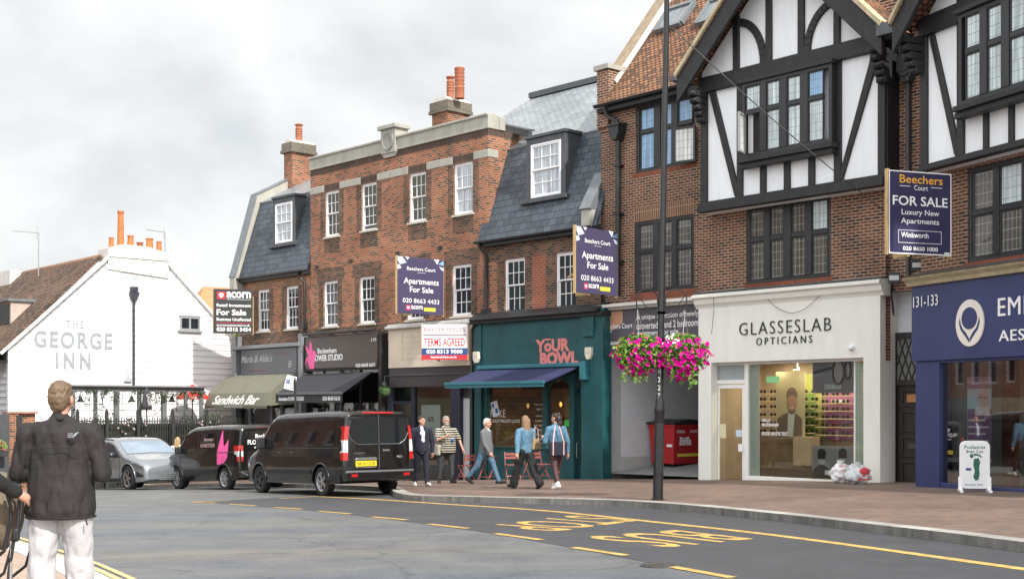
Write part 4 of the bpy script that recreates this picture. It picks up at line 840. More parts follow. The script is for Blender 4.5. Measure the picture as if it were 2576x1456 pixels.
# ================================================================ half-timbered building: brick wing with clay tile roof, passage, gabled bay, optician's shop
f = FT
TB = fthing('timber_framed_building', 'half timbered building with clay tiles above the white optician shop', 'building', f)
yb = .3
XL, XB = f.x(1512, yb), f.x(1765, yb); zg0 = -.4
ze = f.z(1600, 240, yb)                            # eaves of the wing
zc4 = f.z(1505, 771, yb)
UWn = (f.x(1600, yb), f.x(1750, yb), f.z(1600, 437, yb), f.z(1600, 270, yb)); LWn = (f.x(1596, yb), f.x(1746, yb), f.z(1596, 738, yb), f.z(1596, 560, yb))
over = [(LWn[0] - .02, LWn[1] + .02, LWn[3], LWn[3] + .42, 1), (LWn[0] - .15, LWn[1] + .1, LWn[2] - .22, LWn[2], 2), (UWn[0] - .15, UWn[1] + .05, UWn[2] - .12, UWn[2], 2)]
xB = f.x(2246, .5)
mb = MB(); wall(mb, XL, XB + .3, zc4 - .1, ze + .1, [UWn, LWn], y=yb, over=over); mb.face([(XL, yb, zc4), (XL, yb, ze), (XL, 8, ze), (XL, 8, zc4)])
x1L, x1R = f.x(1764), f.x(2228)
W1 = (f.x(1877), f.x(2090), f.z(1877, 715), f.z(1877, 521)); zj = f.z(1762, 530, 0)
mb2 = MB(); wall(mb, x1L, x1R, f.z(1764, 760), zj + .15, [W1], y=0, over=[(W1[0] - .05, W1[1] + .05, W1[2] - .22, W1[2], 2)])
mb.face([(x1L, 0, zc4), (x1L, yb, zc4), (x1L, yb, zj), (x1L, 0, zj)]); mb.face([(x1R, 0, 3), (x1R, 0, zj + 3), (x1R, .2, zj + 3), (x1R, .2, 3)])
mb.box(x1R - .3, x1R + 3., .15, .7, f.z(2246, 733, .15), ze + 2)
mb.build('wall', [M_BRBR, M_SOLB, M_REDSILL], TB, recalc=False)
mb = MB()                                          # corbelled pier and raking parapet at the left end
zp = f.z(1498, 182, yb - .1)
mb.box(XL - .05, XL + .42, yb - .12, yb + .6, ze - .75, zp, 0); mb.box(XL - .12, XL + .48, yb - .2, yb + .7, zp, zp + .14, 1)
for k in range(3): mb.box(XL - .05, XL + .42, yb - .05 - .03 * k, yb, ze - .75 + .1 * k - .1, ze - .75 + .1 * k, 0)
TH = math.tan(R(51)); roof0 = (yb - .35, ze - .12)
mb.prismx([(yb + .2, ze - .3), (yb + .2, ze + .65), (yb + 5, ze + 5 * TH + .38), (yb + 5, ze - .3)], XL - .02, XL + .30, 0); mb.build('gable_parapet', [M_BRBR, M_STONE], TB, recalc=False)
mb = MB(); mb.bar((XL + .14, yb + .3, ze + .8), (XL + .14, yb + 5, ze + 5 * TH + .44), .46, .16); mb.build('coping', M('tan_coping', (.27, .21, .145), .9, .25, 4, .2), TB)
mb = MB(); mb.bar((XL + .36, roof0[0] + .5, roof0[1] + .5 * TH + .1), (XL + .36, roof0[0] + 5.3, roof0[1] + 5.3 * TH + .1), .22, .12); mb.build('flashing', M_MORT, TB)
xrR = x1R + 3.2
mb = MB(); mb.slab([(XL + .28, *roof0), (xrR, *roof0), (xrR, roof0[0] + 5.4, roof0[1] + 5.4 * TH), (XL + .28, roof0[0] + 5.4, roof0[1] + 5.4 * TH)], .08)
mb.slab([(XL + .28, roof0[0] + 5.4, roof0[1] + 5.4 * TH), (xrR, roof0[0] + 5.4, roof0[1] + 5.4 * TH), (xrR, roof0[0] + 10.8, roof0[1]), (XL + .28, roof0[0] + 10.8, roof0[1])], .08)
mb.build('roof', M_TILE, TB)
gutter(TB, XL + .1, x1L - .4, roof0[0] - .02, roof0[1] - .02, M_BLKP, r=.075)
mb = MB(); mb.box(XL + .1, x1L - .1, roof0[0] + .06, yb + .02, roof0[1] - .22, roof0[1] - .1); mb.box(XL + .4, x1L, yb - .03, yb, ze - .32, ze - .05); mb.build('soffit_board', M_TIMB, TB)
# roof lights
rn = V((0, -sin(math.atan(TH)), cos(math.atan(TH)))); rp = (0, roof0[0], roof0[1] + .06)
for q in (((1650, 78), (1712, 68), (1748, 14), (1690, 24)), ((1760, 62), (1800, 52), (1830, 0), (1788, 8))):
    P = [f.hit(px, py, rp, rn) for px, py in q]; xa, xb_ = (P[0].x + P[3].x) / 2, (P[1].x + P[2].x) / 2; ya, yb2 = (P[0].y + P[1].y) / 2, (P[2].y + P[3].y) / 2
    def rz(y, o=0.): return roof0[1] + (y - roof0[0]) * TH + o
    mb = MB()
    for s, t in (((xa, ya), (xb_, ya)), ((xa, yb2), (xb_, yb2)), ((xa, ya), (xa, yb2)), ((xb_, ya), (xb_, yb2))): mb.bar((s[0], s[1] - .05, rz(s[1], .09)), (t[0], t[1] - .05, rz(t[1], .09)), .12, .14, rn)
    o = mb.build('roof_light', M_LEAD, TB); mb = MB(); mb.face([(xa, ya - .06, rz(ya, .10)), (xb_, ya - .06, rz(ya, .10)), (xb_, yb2 - .06, rz(yb2, .10)), (xa, yb2 - .06, rz(yb2, .10))]); mb.build('pane', PANE('roof_glass', (.18, .2, .22), .03), o, recalc=False)
def cols(f, y, *pp): return [(f.x(a, y), f.x(b, y)) for a, b in pp]
c4 = cols(f, yb + .05, (1611, 1646), (1662, 1690), (1706, 1742))
casement(TB, *UWn, c4, f.z(1611, 333, yb), lambda i, k: M_LEADB, y=yb + .03, skip=((2, True),))
casement(TB, *LWn, cols(f, yb + .05, (1608, 1643), (1658, 1690), (1703, 1739)), f.z(1608, 634, yb), lambda i, k: M_LEADP, y=yb + .03)
# right lower light stands open
xa, xb_ = f.x(1689, yb - .35), f.x(1736, yb - .35); z0_, z1_ = f.z(1689, 412, yb - .35), f.z(1689, 322, yb - .35)
t_ = Matrix.Translation((xb_, yb - .12, 0)) @ Matrix.Rotation(R(14), 4, 'Z')
mb = MB(); mb.T = t_; w_ = xb_ - xa; ring(mb, -w_, 0, z0_, z1_, .06, -.03, .03); o = mb.build('window', M_BLK, TB); mb = MB(); mb.T = t_; mb.face([(-w_ + .06, 0, z0_ + .06), (-.06, 0, z0_ + .06), (-.06, 0, z1_ - .06), (-w_ + .06, 0, z1_ - .06)]); mb.build('pane', M_LEADW, o, recalc=False)
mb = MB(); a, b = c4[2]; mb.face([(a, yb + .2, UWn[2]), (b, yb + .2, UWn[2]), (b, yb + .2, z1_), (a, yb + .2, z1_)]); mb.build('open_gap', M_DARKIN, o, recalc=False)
# rainwater hopper and pipe
xd = f.x(1563, yb); zh1 = f.z(1563, 313, yb - .2)
mb = MB(); mb.tube([(xd - .35, roof0[0], roof0[1] - .1), (xd - .33, yb - .25, roof0[1] - .35), (xd, yb - .16, roof0[1] - .55), (xd, yb - .16, zh1)], .06, 8); mb.prism([(xd - .2, zh1), (xd + .2, zh1), (xd + .2, zh1 - .2), (xd + .1, zh1 - .42), (xd - .1, zh1 - .42), (xd - .2, zh1 - .2)], yb - .34, yb - .01); mb.box(xd - .24, xd + .24, yb - .38, yb, zh1 - .03, zh1 + .04)
mb.tube([(xd, yb - .14, zh1 - .4), (xd, yb - .14, f.z(1563, 745, yb - .1))], .075, 10)
for zz in (zh1 - 1.2, zh1 - 2.6, zh1 - 4.): mb.box(xd - .12, xd + .12, yb - .22, yb, zz, zz + .07)
mb.build('downpipe', M_BLKP, TB, smooth=.6)
# ---- gabled bay
yp, yt_ = -.34, -.42
casement(TB, *W1, cols(f, .05, (1887, 1924), (1938, 1972), (1991, 2027), (2043, 2083)), f.z(1887, 604, 0), lambda i, k: (M_LEADP, M_LEADP, M_LEADP, M_LEADN if k else M_LEADP)[i], y=.02, mw=.1)  # upper right pane: pale sky reflection put into its colour
P = lambda *pp: [f.p(px, py, yt_) for px, py in pp]
yv = -1.0                                          # barge boards stand well forward
lo = [f.p(1700, 200, yv), f.p(1819, 0, yv)]; ro = [f.p(2219, 64, yv), f.p(2144, 0, yv)]
sl = (lo[1][1] - lo[0][1]) / (lo[1][0] - lo[0][0]); sr = (ro[1][1] - ro[0][1]) / (ro[1][0] - ro[0][0]); sp = (sl - sr) / 2
xc = (lo[0][0] + ro[0][0]) / 2 + (ro[0][1] - lo[0][1]) / (2 * sp) * 1.; za = lo[0][1] + sp * (xc - lo[0][0])
xtL, xtR = f.x(1761, yt_), f.x(2226, yt_); zs1 = f.z(1776, 508, yt_); zs0 = f.z(1760, 537, yt_); ztb, ztt = f.z(1782, 232, yt_), f.z(1767, 197, yt_)
def zr_(x): return za - sp * abs(x - xc)
W2 = (f.x(1857, yt_), f.x(2094, yt_), f.z(1862, 402, yt_), f.z(1857, 209, yt_))
mb = MB(); hw = (xtR - xtL) / 2
pts = [(xtL, zs0), (xtR, zs0), (xtR, zr_(xtR) - .15), (xc, za - .2), (xtL, zr_(xtL) - .15)]
mb.prism(pts, yp, 0); mb.build('rendered_panel', M_WHR, TB)
mb = MB()
def tprism(mb, pts, ya=None, yb_=None): mb.prism(pts, yt_ if ya is None else ya, yp + .01 if yb_ is None else yb_)
mb.box(xtL - .02, xtR + .02, yt_ - .12, yp + .02, zs0, zs1 - .08); mb.box(xtL - .01, xtR + .01, yt_ - .03, yp + .02, zs1 - .08, zs1)
mb.box(xtL - .02, xtR + .02, yt_ - .05, yp + .02, ztb, ztt)
def vpost(px0, px1, z0, z1, dy=0.): a, b = f.x(px0, yt_), f.x(px1, yt_); mb.box(a, b, yt_ + dy, yp + .01, z0, z1); return a, b
vpost(1761, 1777, zs1, ztb); vpost(2207, 2226, zs1, ztb); vpost(1852, 1866, zs1, ztb, .005); vpost(2096, 2114, zs1, ztb, .005)
zss = f.z(1867, 424, yt_)
for a, b in ((1910, 1924.5), (1970, 1985), (2031.5, 2047)): vpost(a, b, zs1, zss, .005)
for a, b in ((1842, 1857), (1924, 1939), (2005, 2021), (2095, 2111)):
    xa, xb_ = f.x(a, yt_), f.x(b, yt_); mb.box(xa, xb_, yt_ + .006, yp + .01, ztt, zr_((xa + xb_) / 2) - .1)
for pp in (((1781, 230), (1797, 230), (1857, 480), (1852, 497), (1846, 494)), ((2187, 150), (2203, 160), (2118, 450), (2114, 452), (2114, 424))): tprism(mb, P(*pp), yt_ + .01)
def arch(x0, z0, x1, z1, wd, n=10):                # quarter-ellipse brace from the foot on the post (x0,z0) to the crown at (x1,z1)
    for k in range(n):
        t0, t1 = pi / 2 * k / n, pi / 2 * (k + 1) / n
        q = lambda t, o: (x1 + (x0 - x1) * cos(t) + (o * cos(t) if x0 > x1 else -o * cos(t)), z0 + (z1 - z0) * sin(t) + o * sin(t))
        mb.prism([q(t0, 0), q(t1, 0), q(t1, -wd), q(t0, -wd)], yt_ + .012, yp + .01)
fx = lambda px: f.x(px, yt_)
arch(fx(1924) + .02, ztt, fx(1850), f.z(1857, 46, yt_), .2); arch(fx(2021) - .02, ztt, fx(2100), f.z(2098, -8, yt_), .2)
mb.build('timber_frame', M_TIMB, TB, bevel=.012, segs=1)
mb = MB(); mb.box(xtR - .01, xtR + .03, yp, .16, zs0, ztb + .6); mb.build('bay_return', M_TIMB, TB)
for xx in (f.x(1757, yt_ - .2), f.x(2212, yt_ - .2)):   # carved brackets under the barge feet
    mb = MB()
    for k, (dz, dy) in enumerate(((0, .5), (.17, .42), (.34, .33), (.5, .24), (.64, .16))): mb.box(xx - .12, xx + .14, yt_ - dy, yt_ + .02, ztb - dz - .15, ztb - dz); mb.ell((xx + .01, yt_ - dy, ztb - dz - .08), (.13, .07, .07), 8, 6)
    mb.build('bracket', M_TIMB, TB, bevel=.01)
bt = .52
xl0, xr0 = lo[0][0] + .05, ro[0][0]
zf = min(zr_(xl0), zr_(xr0))
for s, xf in ((-1, xl0), (1, xr0)):
    mb = MB(); mb.prism([(xf, zr_(xf)), (xc, za), (xc, za - bt * 1.35), (xf + s * .0, zr_(xf) - bt * 1.35)], yv - .03, yv + .07); mb.build('bargeboard', M_TIMB, TB, bevel=.015)
    mb = MB(); mb.prism([(xf - (-s) * .02, zr_(xf) + .09), (xc, za + .12), (xc, za), (xf, zr_(xf) - .03)], yv - .12, yv + .25); mb.build('verge', M_STONE2, TB)
    mb = MB(); A = [(xf + s * .12, yv - .05, zr_(xf + s * .12) + .10), (xc, yv - .05, za + .10), (xc, 6., za + .10), (xf + s * .12, 6., zr_(xf + s * .12) + .10)]; mb.slab(A if s < 0 else A[::-1], .1); mb.build('gable_roof', M_TILE, TB)
mb = MB(); mb.box(ro[0][0] - .1, ro[0][0] + .35, yv - .1, yv + .4, zr_(xr0) - .25, zr_(xr0) + .02); mb.build('gutter_end', M_LEADD, TB); mb = MB(); mb.box(xl0 - .18, xl0 + .02, yv - .1, yv + .3, zr_(xl0) - .1, zr_(xl0) + .02); mb.build('gutter_end', M_LEADD, TB)
# oriel window on the bay
yo = -.62
ow = (f.x(1866, yo), f.x(2092, yo), f.z(1869, 398, yo), f.z(1866, 213, yo))
oc = cols(f, yo + .05, (1877.5, 1914), (1930, 1963), (1982, 2016), (2035, 2073))
zto = f.z(1877, 284, yo)
def opane(i, k): return M_LEADB if (i == 3 and k) else M_LEADN
casement(TB, *ow, oc, zto, opane, y=yo, skip=((0, True),))
mb = MB(); mb.box(ow[0] - .06, ow[1] + .06, yo - .1, yt_, ow[2] - .14, ow[2]); mb.box(ow[0] - .1, ow[1] + .02, yo - .02, yt_, ow[2] - .27, ow[2] - .14); mb.box(ow[0] - .06, ow[1] + .06, yo - .06, yt_, ow[3], ow[3] + .10); mb.box(ow[0], ow[0] + .06, yo + .02, yt_, ow[2], ow[3]); mb.box(ow[1] - .06, ow[1], yo + .02, yt_, ow[2], ow[3]); mb.build('window_ledge', M_TIMB, TB, bevel=.015)
a, b = oc[0]; zz0, zz1 = ow[2] + .09, zto - .05
mb = MB(); mb.T = Matrix.Translation((a, yo, 0)) @ Matrix.Rotation(R(-72), 4, 'Z'); ring(mb, 0, b - a, zz0, zz1, .05, -.025, .025); o = mb.build('window', M('grey_casement', (.28, .29, .29), .4, .05), TB)
mb = MB(); mb.T = Matrix.Translation((a, yo, 0)) @ Matrix.Rotation(R(-72), 4, 'Z'); mb.face([(.05, 0, zz0 + .05), (b - a - .05, 0, zz0 + .05), (b - a - .05, 0, zz1 - .05), (.05, 0, zz1 - .05)]); mb.build('pane', M_LEADW, o, recalc=False)
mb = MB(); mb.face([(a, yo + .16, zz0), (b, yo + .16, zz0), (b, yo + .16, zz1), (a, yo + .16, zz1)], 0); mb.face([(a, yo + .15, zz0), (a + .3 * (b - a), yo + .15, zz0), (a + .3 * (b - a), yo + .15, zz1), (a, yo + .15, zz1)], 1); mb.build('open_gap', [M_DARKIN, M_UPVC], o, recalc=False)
# ---- passage beside the shop
xp0, xp1, xs0 = f.x(1514, yb), f.x(1545, yb), f.x(1758, -.2)
mb = MB(); zco = f.z(1505, 783, yb - .15); mb.prismx([(yb - .36, zco + .16), (yb, zco + .2), (yb, zco), (yb - .16, zco), (yb - .22, zco + .06), (yb - .36, zco + .08)], XL - .1, xs0); mb.build('cornice', M('flaking_white_paint', (.66, .66, .63), .8, .12, 4, .1), TB)
zlin = f.z(1513, 884, yb); xi = f.x(1559, yb + .5)
mb = MB(); mb.box(XL, xi, yb, yb + .55, zg0, zco + .02, 0); mb.box(xi - .3, xi, yb + .55, 9, zg0, zlin, 1); mb.box(xi - .31, xi + .015, yb + .55, 9, zg0, .42, 0); mb.box(xi, xs0 + .3, yb + .2, 9, zlin, zlin + .3, 0); mb.box(xi, xs0 + .3, yb, yb + .2, zlin, zco + .02, 0); mb.box(xs0 + .05, xs0 + .3, -.1, 9, zg0, zlin, 1); mb.box(xi - .3, xs0 + .3, 9, 9.2, zg0, zlin, 1)
mb.build('passage', [M_GREYW, BR('whitewashed_brick', (.66, .67, .70), (.60, .61, .65), (.58, .59, .62), bump=.4, big=.06, grain=.06)], TB)
mb = MB(); zq = zg(*f.wd(-4, 2, 0).xy) + KERB - f.z0 + .012; mb.face([(xi, yb - .1, zq - .03), (xs0 + .1, yb - .1, zq), (xs0 + .1, 9, zq + .7), (xi, 9, zq + .7)]); mb.build('passage_floor', M('grey_concrete', (.21, .22, .22), .8, .15, 2, .1), TB, recalc=False)
M_SIGNP = M('slate_purple_board', (.085, .080, .10), .45, .05, 1)
fa, a, b, c, d = fasc(TB, f, 1511, 1757, 785, 886, yb - .10, M_SIGNP, .08, 'hoarding')
M_TAN = M('tan_print', (.50, .27, .17), .6, .04); M_SKY = M('sky_blue_print', (.24, .42, .60), .6, .04); M_PALEB = M('pale_print', (.55, .62, .72), .6, .04)
mb = MB(); L = yb - .106; sx = (b - a); h = d - c
mb.prism([(a + .01, d - .02), (a + .24 * sx, d - .02), (a + .24 * sx, d - .30 * h), (a + .10 * sx, d - .52 * h), (a + .01, d - .35 * h)], L, L + .004, 0)
mb.prism([(a + .01, d - .02), (a + .12 * sx, d - .02), (a + .06 * sx, d - .36 * h), (a + .01, d - .45 * h)], L - .003, L, 1); mb.prism([(a + .01, d - .5 * h), (a + .13 * sx, d - .5 * h), (a + .02 * sx, d - .72 * h)], L - .003, L, 1); mb.prism([(a + .07 * sx, d - .02), (a + .14 * sx, d - .02), (a + .09 * sx, d - .14 * h)], L - .005, L - .003, 2)
mb.build('printed_shapes', [M_TAN, M_SKY, M_PALEB], fa)
mb = MB(); L = yb - .112
ptext(mb, f, 'Beechers Court', 1522, 1591, 814, 826.5, L, th=0, bold=.01); ptext(mb, f, 'A unique collection of newly', 1601, 1757, 785, 803, L, th=0, bold=.008); ptext(mb, f, 'converted 1 and 2 bedroom', 1601, 1756, 806, 824, L, th=0, bold=.008); ptext(mb, f, 'apartments for sale', 1602, 1706, 829, 846, L, th=0, bold=.008); ptext(mb, f, 'acorn', 1536, 1562, 859, 867, L, th=0, bold=.02)
mb.build('lettering', M_WLET, fa)
mb = MB(); x, z = f.p(1531, 863, L); mb.ell((x, L, z), (.05, .004, .08), 10, 6, 0, Matrix.Rotation(R(20), 3, 'Y')); mb.build('acorn_emblem', M('acorn_pink', (.75, .05, .16), .5, .05), fa)
# ---- optician's shopfront
ys = -.22
xa, xb_ = f.x(1757, ys), f.x(2214, ys); zt_ = f.z(1757, 757, ys); op = (f.x(1789, ys), f.x(2172, ys), -.32, f.z(1789, 912, ys))
M_CRW = M('off_white_render', (.74, .735, .69), .75, .055, 1.4, .05, bscale=30, det=9, stretch=(2, .45, 1))
mb = MB(); wall(mb, xa, xb_, -.6, zt_, [op], y=ys, rev=.34); mb.face([(xb_, ys, -.6), (xb_, .6, -.6), (xb_, .6, zt_), (xb_, ys, zt_)]); mb.face([(xa, ys, -.6), (xa, ys, zt_), (xa, 1, zt_), (xa, 1, -.6)]); mb.build('shopfront', M_CRW, TB, recalc=False)
mb = MB(); mb.prismx([(ys - .20, zt_ + .13), (ys - .20, zt_ + .06), (ys - .12, zt_ + .02), (ys - .09, zt_ - .10), (ys - .03, zt_ - .16), (ys, zt_ - .22), (ys + .3, zt_ - .22), (ys + .3, zt_ + .18), (ys, zt_ + .18)], xa - .08, xb_ + .1); mb.build('cornice', M_CRW, TB)
mb = MB(); mb.box(xa - .1, xb_ + .1, ys - .1, .2, zt_ + .18, zt_ + .22); mb.build('lead_capping', M_LEADD, TB)
M_LETD = M('dark_green_lettering', (.02, .035, .03), .35, .05)
mb = MB(); ptext(mb, f, 'GLASSESLAB', 1859, 2090, 805, 837, ys - .03, th=.028, space=1.2, bold=-.016); ptext(mb, f, 'OPTICIANS', 1902, 2042, 846, 864.5, ys - .03, th=.028, space=1.5, bold=-.012)
mb.build('lettering', M_LETD, TB)
x, z = f.p(2141, 874, ys - .06); mb = MB(); mb.lathe([(.075, 0), (.075, -.05), (.06, -.07)], (x, ys, z), 16, 0, 'y'); mb.ell((x, ys - .09, z - .01), (.055, .055, .055), 14, 8); t = thing('security_camera', 'small white dome camera on the render below the optician name', 'camera', f.wd(x, ys, z), f.rot)
for i, v in enumerate(mb.v): mb.v[i] = v - V((x, ys, z))
mb.build('housing', M_UPVC, t, smooth=.6)
yd = .08
o0, o1, oz0, oz1 = op; dz_ = lambda y: f.z(1805, y, yd)
mb = MB(); X = lambda q: f.x(q, yd)
mb.box(o0, X(1803), yd - .05, yd + .06, oz0, oz1); mb.box(X(1876), X(1885.5), yd - .06, yd + .06, oz0, oz1); mb.box(X(1803), X(1876), yd - .05, yd + .06, dz_(966), dz_(956)); mb.box(o0, o1, yd - .05, yd + .06, oz1 - .07, oz1); mb.box(X(1885), o1, yd - .06, yd + .08, oz0, f.z(1890, 1196, yd)); mb.box(X(2150), X(2153), yd - .04, yd + .04, oz0, oz1); mb.box(o1 - .05, o1, yd - .05, yd + .06, oz0, oz1)
sf = mb.build('window_frame', M_WHP, TB, bevel=.006, segs=1)
mb = MB(); ring(mb, X(1803), X(1876), oz0 + .03, dz_(968), .10, yd - .03, yd + .03); mb.box(X(1803), X(1876), yd - .03, yd + .03, oz0 + .03, oz0 + .22); dr = mb.build('door', M_WHP, TB, bevel=.008, segs=1)
mb = MB(); mb.box(X(1861), X(1873), yd - .07, yd - .03, f.z(1868, 1135, yd), f.z(1868, 1116, yd)); mb.box(X(1824), X(1845), yd - .045, yd - .03, oz0 + .06, oz0 + .09); mb.build('door_handle', M_UPVC, dr)
mb = MB(); mb.face([(X(1803) + .1, yd, oz0 + .2), (X(1876) - .1, yd, oz0 + .2), (X(1876) - .1, yd, dz_(968) - .1), (X(1803) + .1, yd, dz_(968) - .1)]); mb.build('door_glass', GLASS('optician_glass', (.88, .91, .86), .06), dr, recalc=False)
mb = MB(); mb.face([(X(1803), yd, dz_(956)), (X(1876), yd, dz_(956)), (X(1876), yd, oz1), (X(1803), yd, oz1)]); mb.build('fanlight', M('frosted_glass', (.34, .38, .39), .25, .04, 2), sf, recalc=False)
mb = MB(); mb.face([(X(1885), yd, oz0 + .1), (o1, yd, oz0 + .1), (o1, yd, oz1), (X(1885), yd, oz1)]); gl = mb.build('shop_window', MATS['optician_glass'], TB, recalc=False)
# inside
zf_ = oz0 + .05; zcl = oz1 + .1; y2 = 2.1; iL = xs0 + .32
mb = MB(); mb.box(iL, o1 + .3, y2, y2 + .1, zf_ - .1, zcl, 0); mb.box(iL - .02, iL, .2, y2, zf_ - .1, zcl, 0); mb.box(o1 + .3, o1 + .4, .2, y2, zf_ - .1, zcl, 0); mb.box(iL, o1 + .4, .15, y2, zcl, zcl + .1, 1); mb.box(iL, o1 + .4, .15, y2 + .1, zf_ - .12, zf_, 2)
M_TANW = M('tan_shop_wall', (.42, .33, .23), .8, .08, 1.5)
mb.build('shop_interior', [M_TANW, M('shop_ceiling', (.30, .22, .16), .9, .05), M('shop_floor', (.40, .33, .24), .5, .1)], TB)
def ibox(mb, px0, px1, py0, py1, y, th, m=0): a, b = f.x(px0, y), f.x(px1, y); pm = (px0 + px1) / 2; mb.box(a, b, y, y + th, f.z(pm, py1, y), f.z(pm, py0, y), m)
yq = 1.85
mb = MB(); ibox(mb, 2024, 2052, 985, 1102, yq, .03, 0); ibox(mb, 2024, 2064, 940, 985, yq + .0, .03, 1); ibox(mb, 2052, 2066, 985, 1102, yq, .03, 1); ibox(mb, 2078, 2149, 1035, 1066, yq, .03, 2); ibox(mb, 2078, 2149, 985, 1032, yq, .03, 2); ibox(mb, 2078, 2149, 1070, 1106, yq, .03, 2); ibox(mb, 2092, 2128, 1005, 1012, yq - .03, .03, 3)
mb.build('display_panel', [M('leaf_green_panel', (.24, .40, .10), .5, .1), M('lime_panel', (.42, .46, .13), .5, .1), M('magenta_panel', (.34, .13, .24), .5, .1), M_UPVC], TB)
mb = MB(); mbg = MB()
for i, py in enumerate((988, 1007, 1026, 1046, 1067, 1087)):
    ibox(mb, 1914, 2046, py, py + 2.5, yq - .3, .14); ibox(mb, 2050, 2150, py + 6, py + 8.5, yq - .3, .14)
    for k in range(9):
        px = 1920 + k * 26; x = f.x(px, yq - .25); z = f.z(px, py - 1 + (6 if px > 2050 else 0), yq - .25)
        for s in (-.06, .06): mbg.lathe([(.042, -.005), (.050, -.005), (.050, .005), (.042, .005)], (x + s, yq - .26, z + .03), 8, 0, 'y')
mb.build('shelf', M('tan_shelf', (.60, .48, .28), .4, .05), TB); so_ = mbg.build('spectacle_frames', M_BLKP, TB); so_['kind'] = 'stuff'  # shelf boards in one plain tan
mb = MB(); ibox(mb, 1905, 2046, 1112, 1180, yq - .2, .2, 0); ibox(mb, 1995, 2040, 1098, 1170, 1.1, .4, 1); mb.build('counter', [M('wood_counter', (.22, .16, .10), .6, .2, 3), M_TANW], TB)
mb = MB(); yb1 = 1.35                                # banner of a smiling bearded man in a jacket
def bp(px, py): return f.p(px, py, yb1)
mb.prism([bp(1952, 1102), bp(2025, 1102), bp(2025, 935), bp(1952, 935)], yb1, yb1 + .01, 0)
mb.prism([bp(1953, 1100), bp(2018, 1100), bp(2018, 1052), bp(2003, 1040), bp(1990, 1035), bp(1970, 1042), bp(1956, 1052)], yb1 - .004, yb1, 1); mb.prism([bp(1981, 1098), bp(1995, 1098), bp(2000, 1038), bp(1983, 1038)], yb1 - .008, yb1 - .004, 2)
x, z = bp(1992, 1015); mb.ell((x, yb1 - .006, z), (.17, .004, .27), 18, 10, 3); x2, z2 = bp(1992, 1001); mb.ell((x2, yb1 - .004, z2 + .08), (.18, .004, .21), 18, 10, 1); mb.ell((x, yb1 - .008, z - .19), (.12, .004, .09), 14, 8, 1); mb.ell((x, yb1 - .010, z - .02), (.15, .004, .17), 14, 8, 3); mb.box(x - .06, x + .06, yb1 - .016, yb1 - .012, z - .12, z - .09, 2)
mb.build('banner', [M('banner_background', (.44, .40, .24), .6, .05), M('banner_dark_brown', (.15, .11, .09), .6, .1), M('banner_shirt', (.46, .50, .50), .6, .05), M('banner_skin', (.36, .21, .14), .6, .05)], TB)
yv1 = yd + .02
def gp(mb, px0, px1, py0, py1, m, y=yv1, th=.004): ibox(mb, px0, px1, py0, py1, y, th, m)
M_PGR = M('poster_grey', (.20, .20, .235), .5, .04); M_PBK = MATS['poster_black']; M_PWH = MATS['poster_white']
mb = MB(); gp(mb, 2044, 2149, 908, 988, 0); q = lambda px, py: f.p(px, py, yv1 - .005)
mb.tube([(q(2046, 937)[0], yv1 - .006, q(2046, 937)[1]), (q(2095, 924)[0], yv1 - .006, q(2095, 924)[1])], .03, 6, 1)
for (px, py, a_, b_) in ((2109, 935, .16, .30), (2133, 930, .08, .22)):
    x, z = q(px, py)
    for k in range(20): t0, t1 = 2 * pi * k / 20, 2 * pi * (k + 1) / 20; mb.tube([(x + a_ * cos(t0), yv1 - .008, z + b_ * sin(t0)), (x + a_ * cos(t1), yv1 - .008, z + b_ * sin(t1))], .028, 5, 1)
    mb.prism([(x + a_ * cos(2 * pi * k / 20), z + b_ * sin(2 * pi * k / 20)) for k in range(20)], yv1 - .004, yv1 - .002, 3)
ptext(mb, f, 'CUTLER AND GROSS', 2074, 2116, 966, 978, yv1 - .006, 2, th=0, bold=.03); mb.build('window_poster', [M_PGR, M_PBK, M_PWH, M('lens_grey', (.30, .29, .31), .4, .04)], gl)
mb = MB(); gp(mb, 2043, 2145, 1121, 1201, 0)
for px, py, k in ((2067, 1150, 1.), (2120, 1148, .95)):
    x, z = q(px, py); mb.ell((x, yv1 - .003, z - .02 * k), (.115 * k, .003, .19 * k), 14, 8, 3); mb.ell((x, yv1 - .006, z + .10 * k), (.13 * k, .003, .12 * k), 14, 8, 1); mb.box(x - .115 * k, x + .115 * k, yv1 - .012, yv1 - .008, z - .04, z + .03, 1); mb.prism([(x - .3 * k, f.z(px, 1201, yv1)), (x + .3 * k, f.z(px, 1201, yv1)), (x + .25 * k, z - .30 * k), (x + .06, z - .18 * k), (x - .06, z - .18 * k), (x - .25 * k, z - .30 * k)], yv1 - .006, yv1 - .002, 1)
gp(mb, 2075, 2090, 1182, 1194, 2, yv1 - .01); mb.build('window_poster', [M('poster_mid_grey', (.26, .26, .28), .5, .1, 2), M_PBK, M_PWH, M('poster_face_grey', (.42, .42, .43), .5, .05)], gl)
mb = MB(); gp(mb, 1887, 1911, 950 - 38, 1196, 0, yd + .03); gp(mb, 2153, 2171, 912, 1196, 0, yd + .03); mb.build('vinyl_strip', M('pale_green_vinyl', (.50, .56, .52), .5, .04), gl)
mb = MB(); ptext(mb, f, 'HELLO', 1917, 1938, 1052, 1060, yd - .006, th=0, bold=.02); ptext(mb, f, 'BECKENHAM', 1917, 1958, 1064, 1072, yd - .006, th=0, bold=.02); ptext(mb, f, 'BOOK AN EYE TEST', 1917, 1981, 1086, 1095, yd - .006, th=0, bold=.02); mb.build('window_lettering', M_WLET, gl)
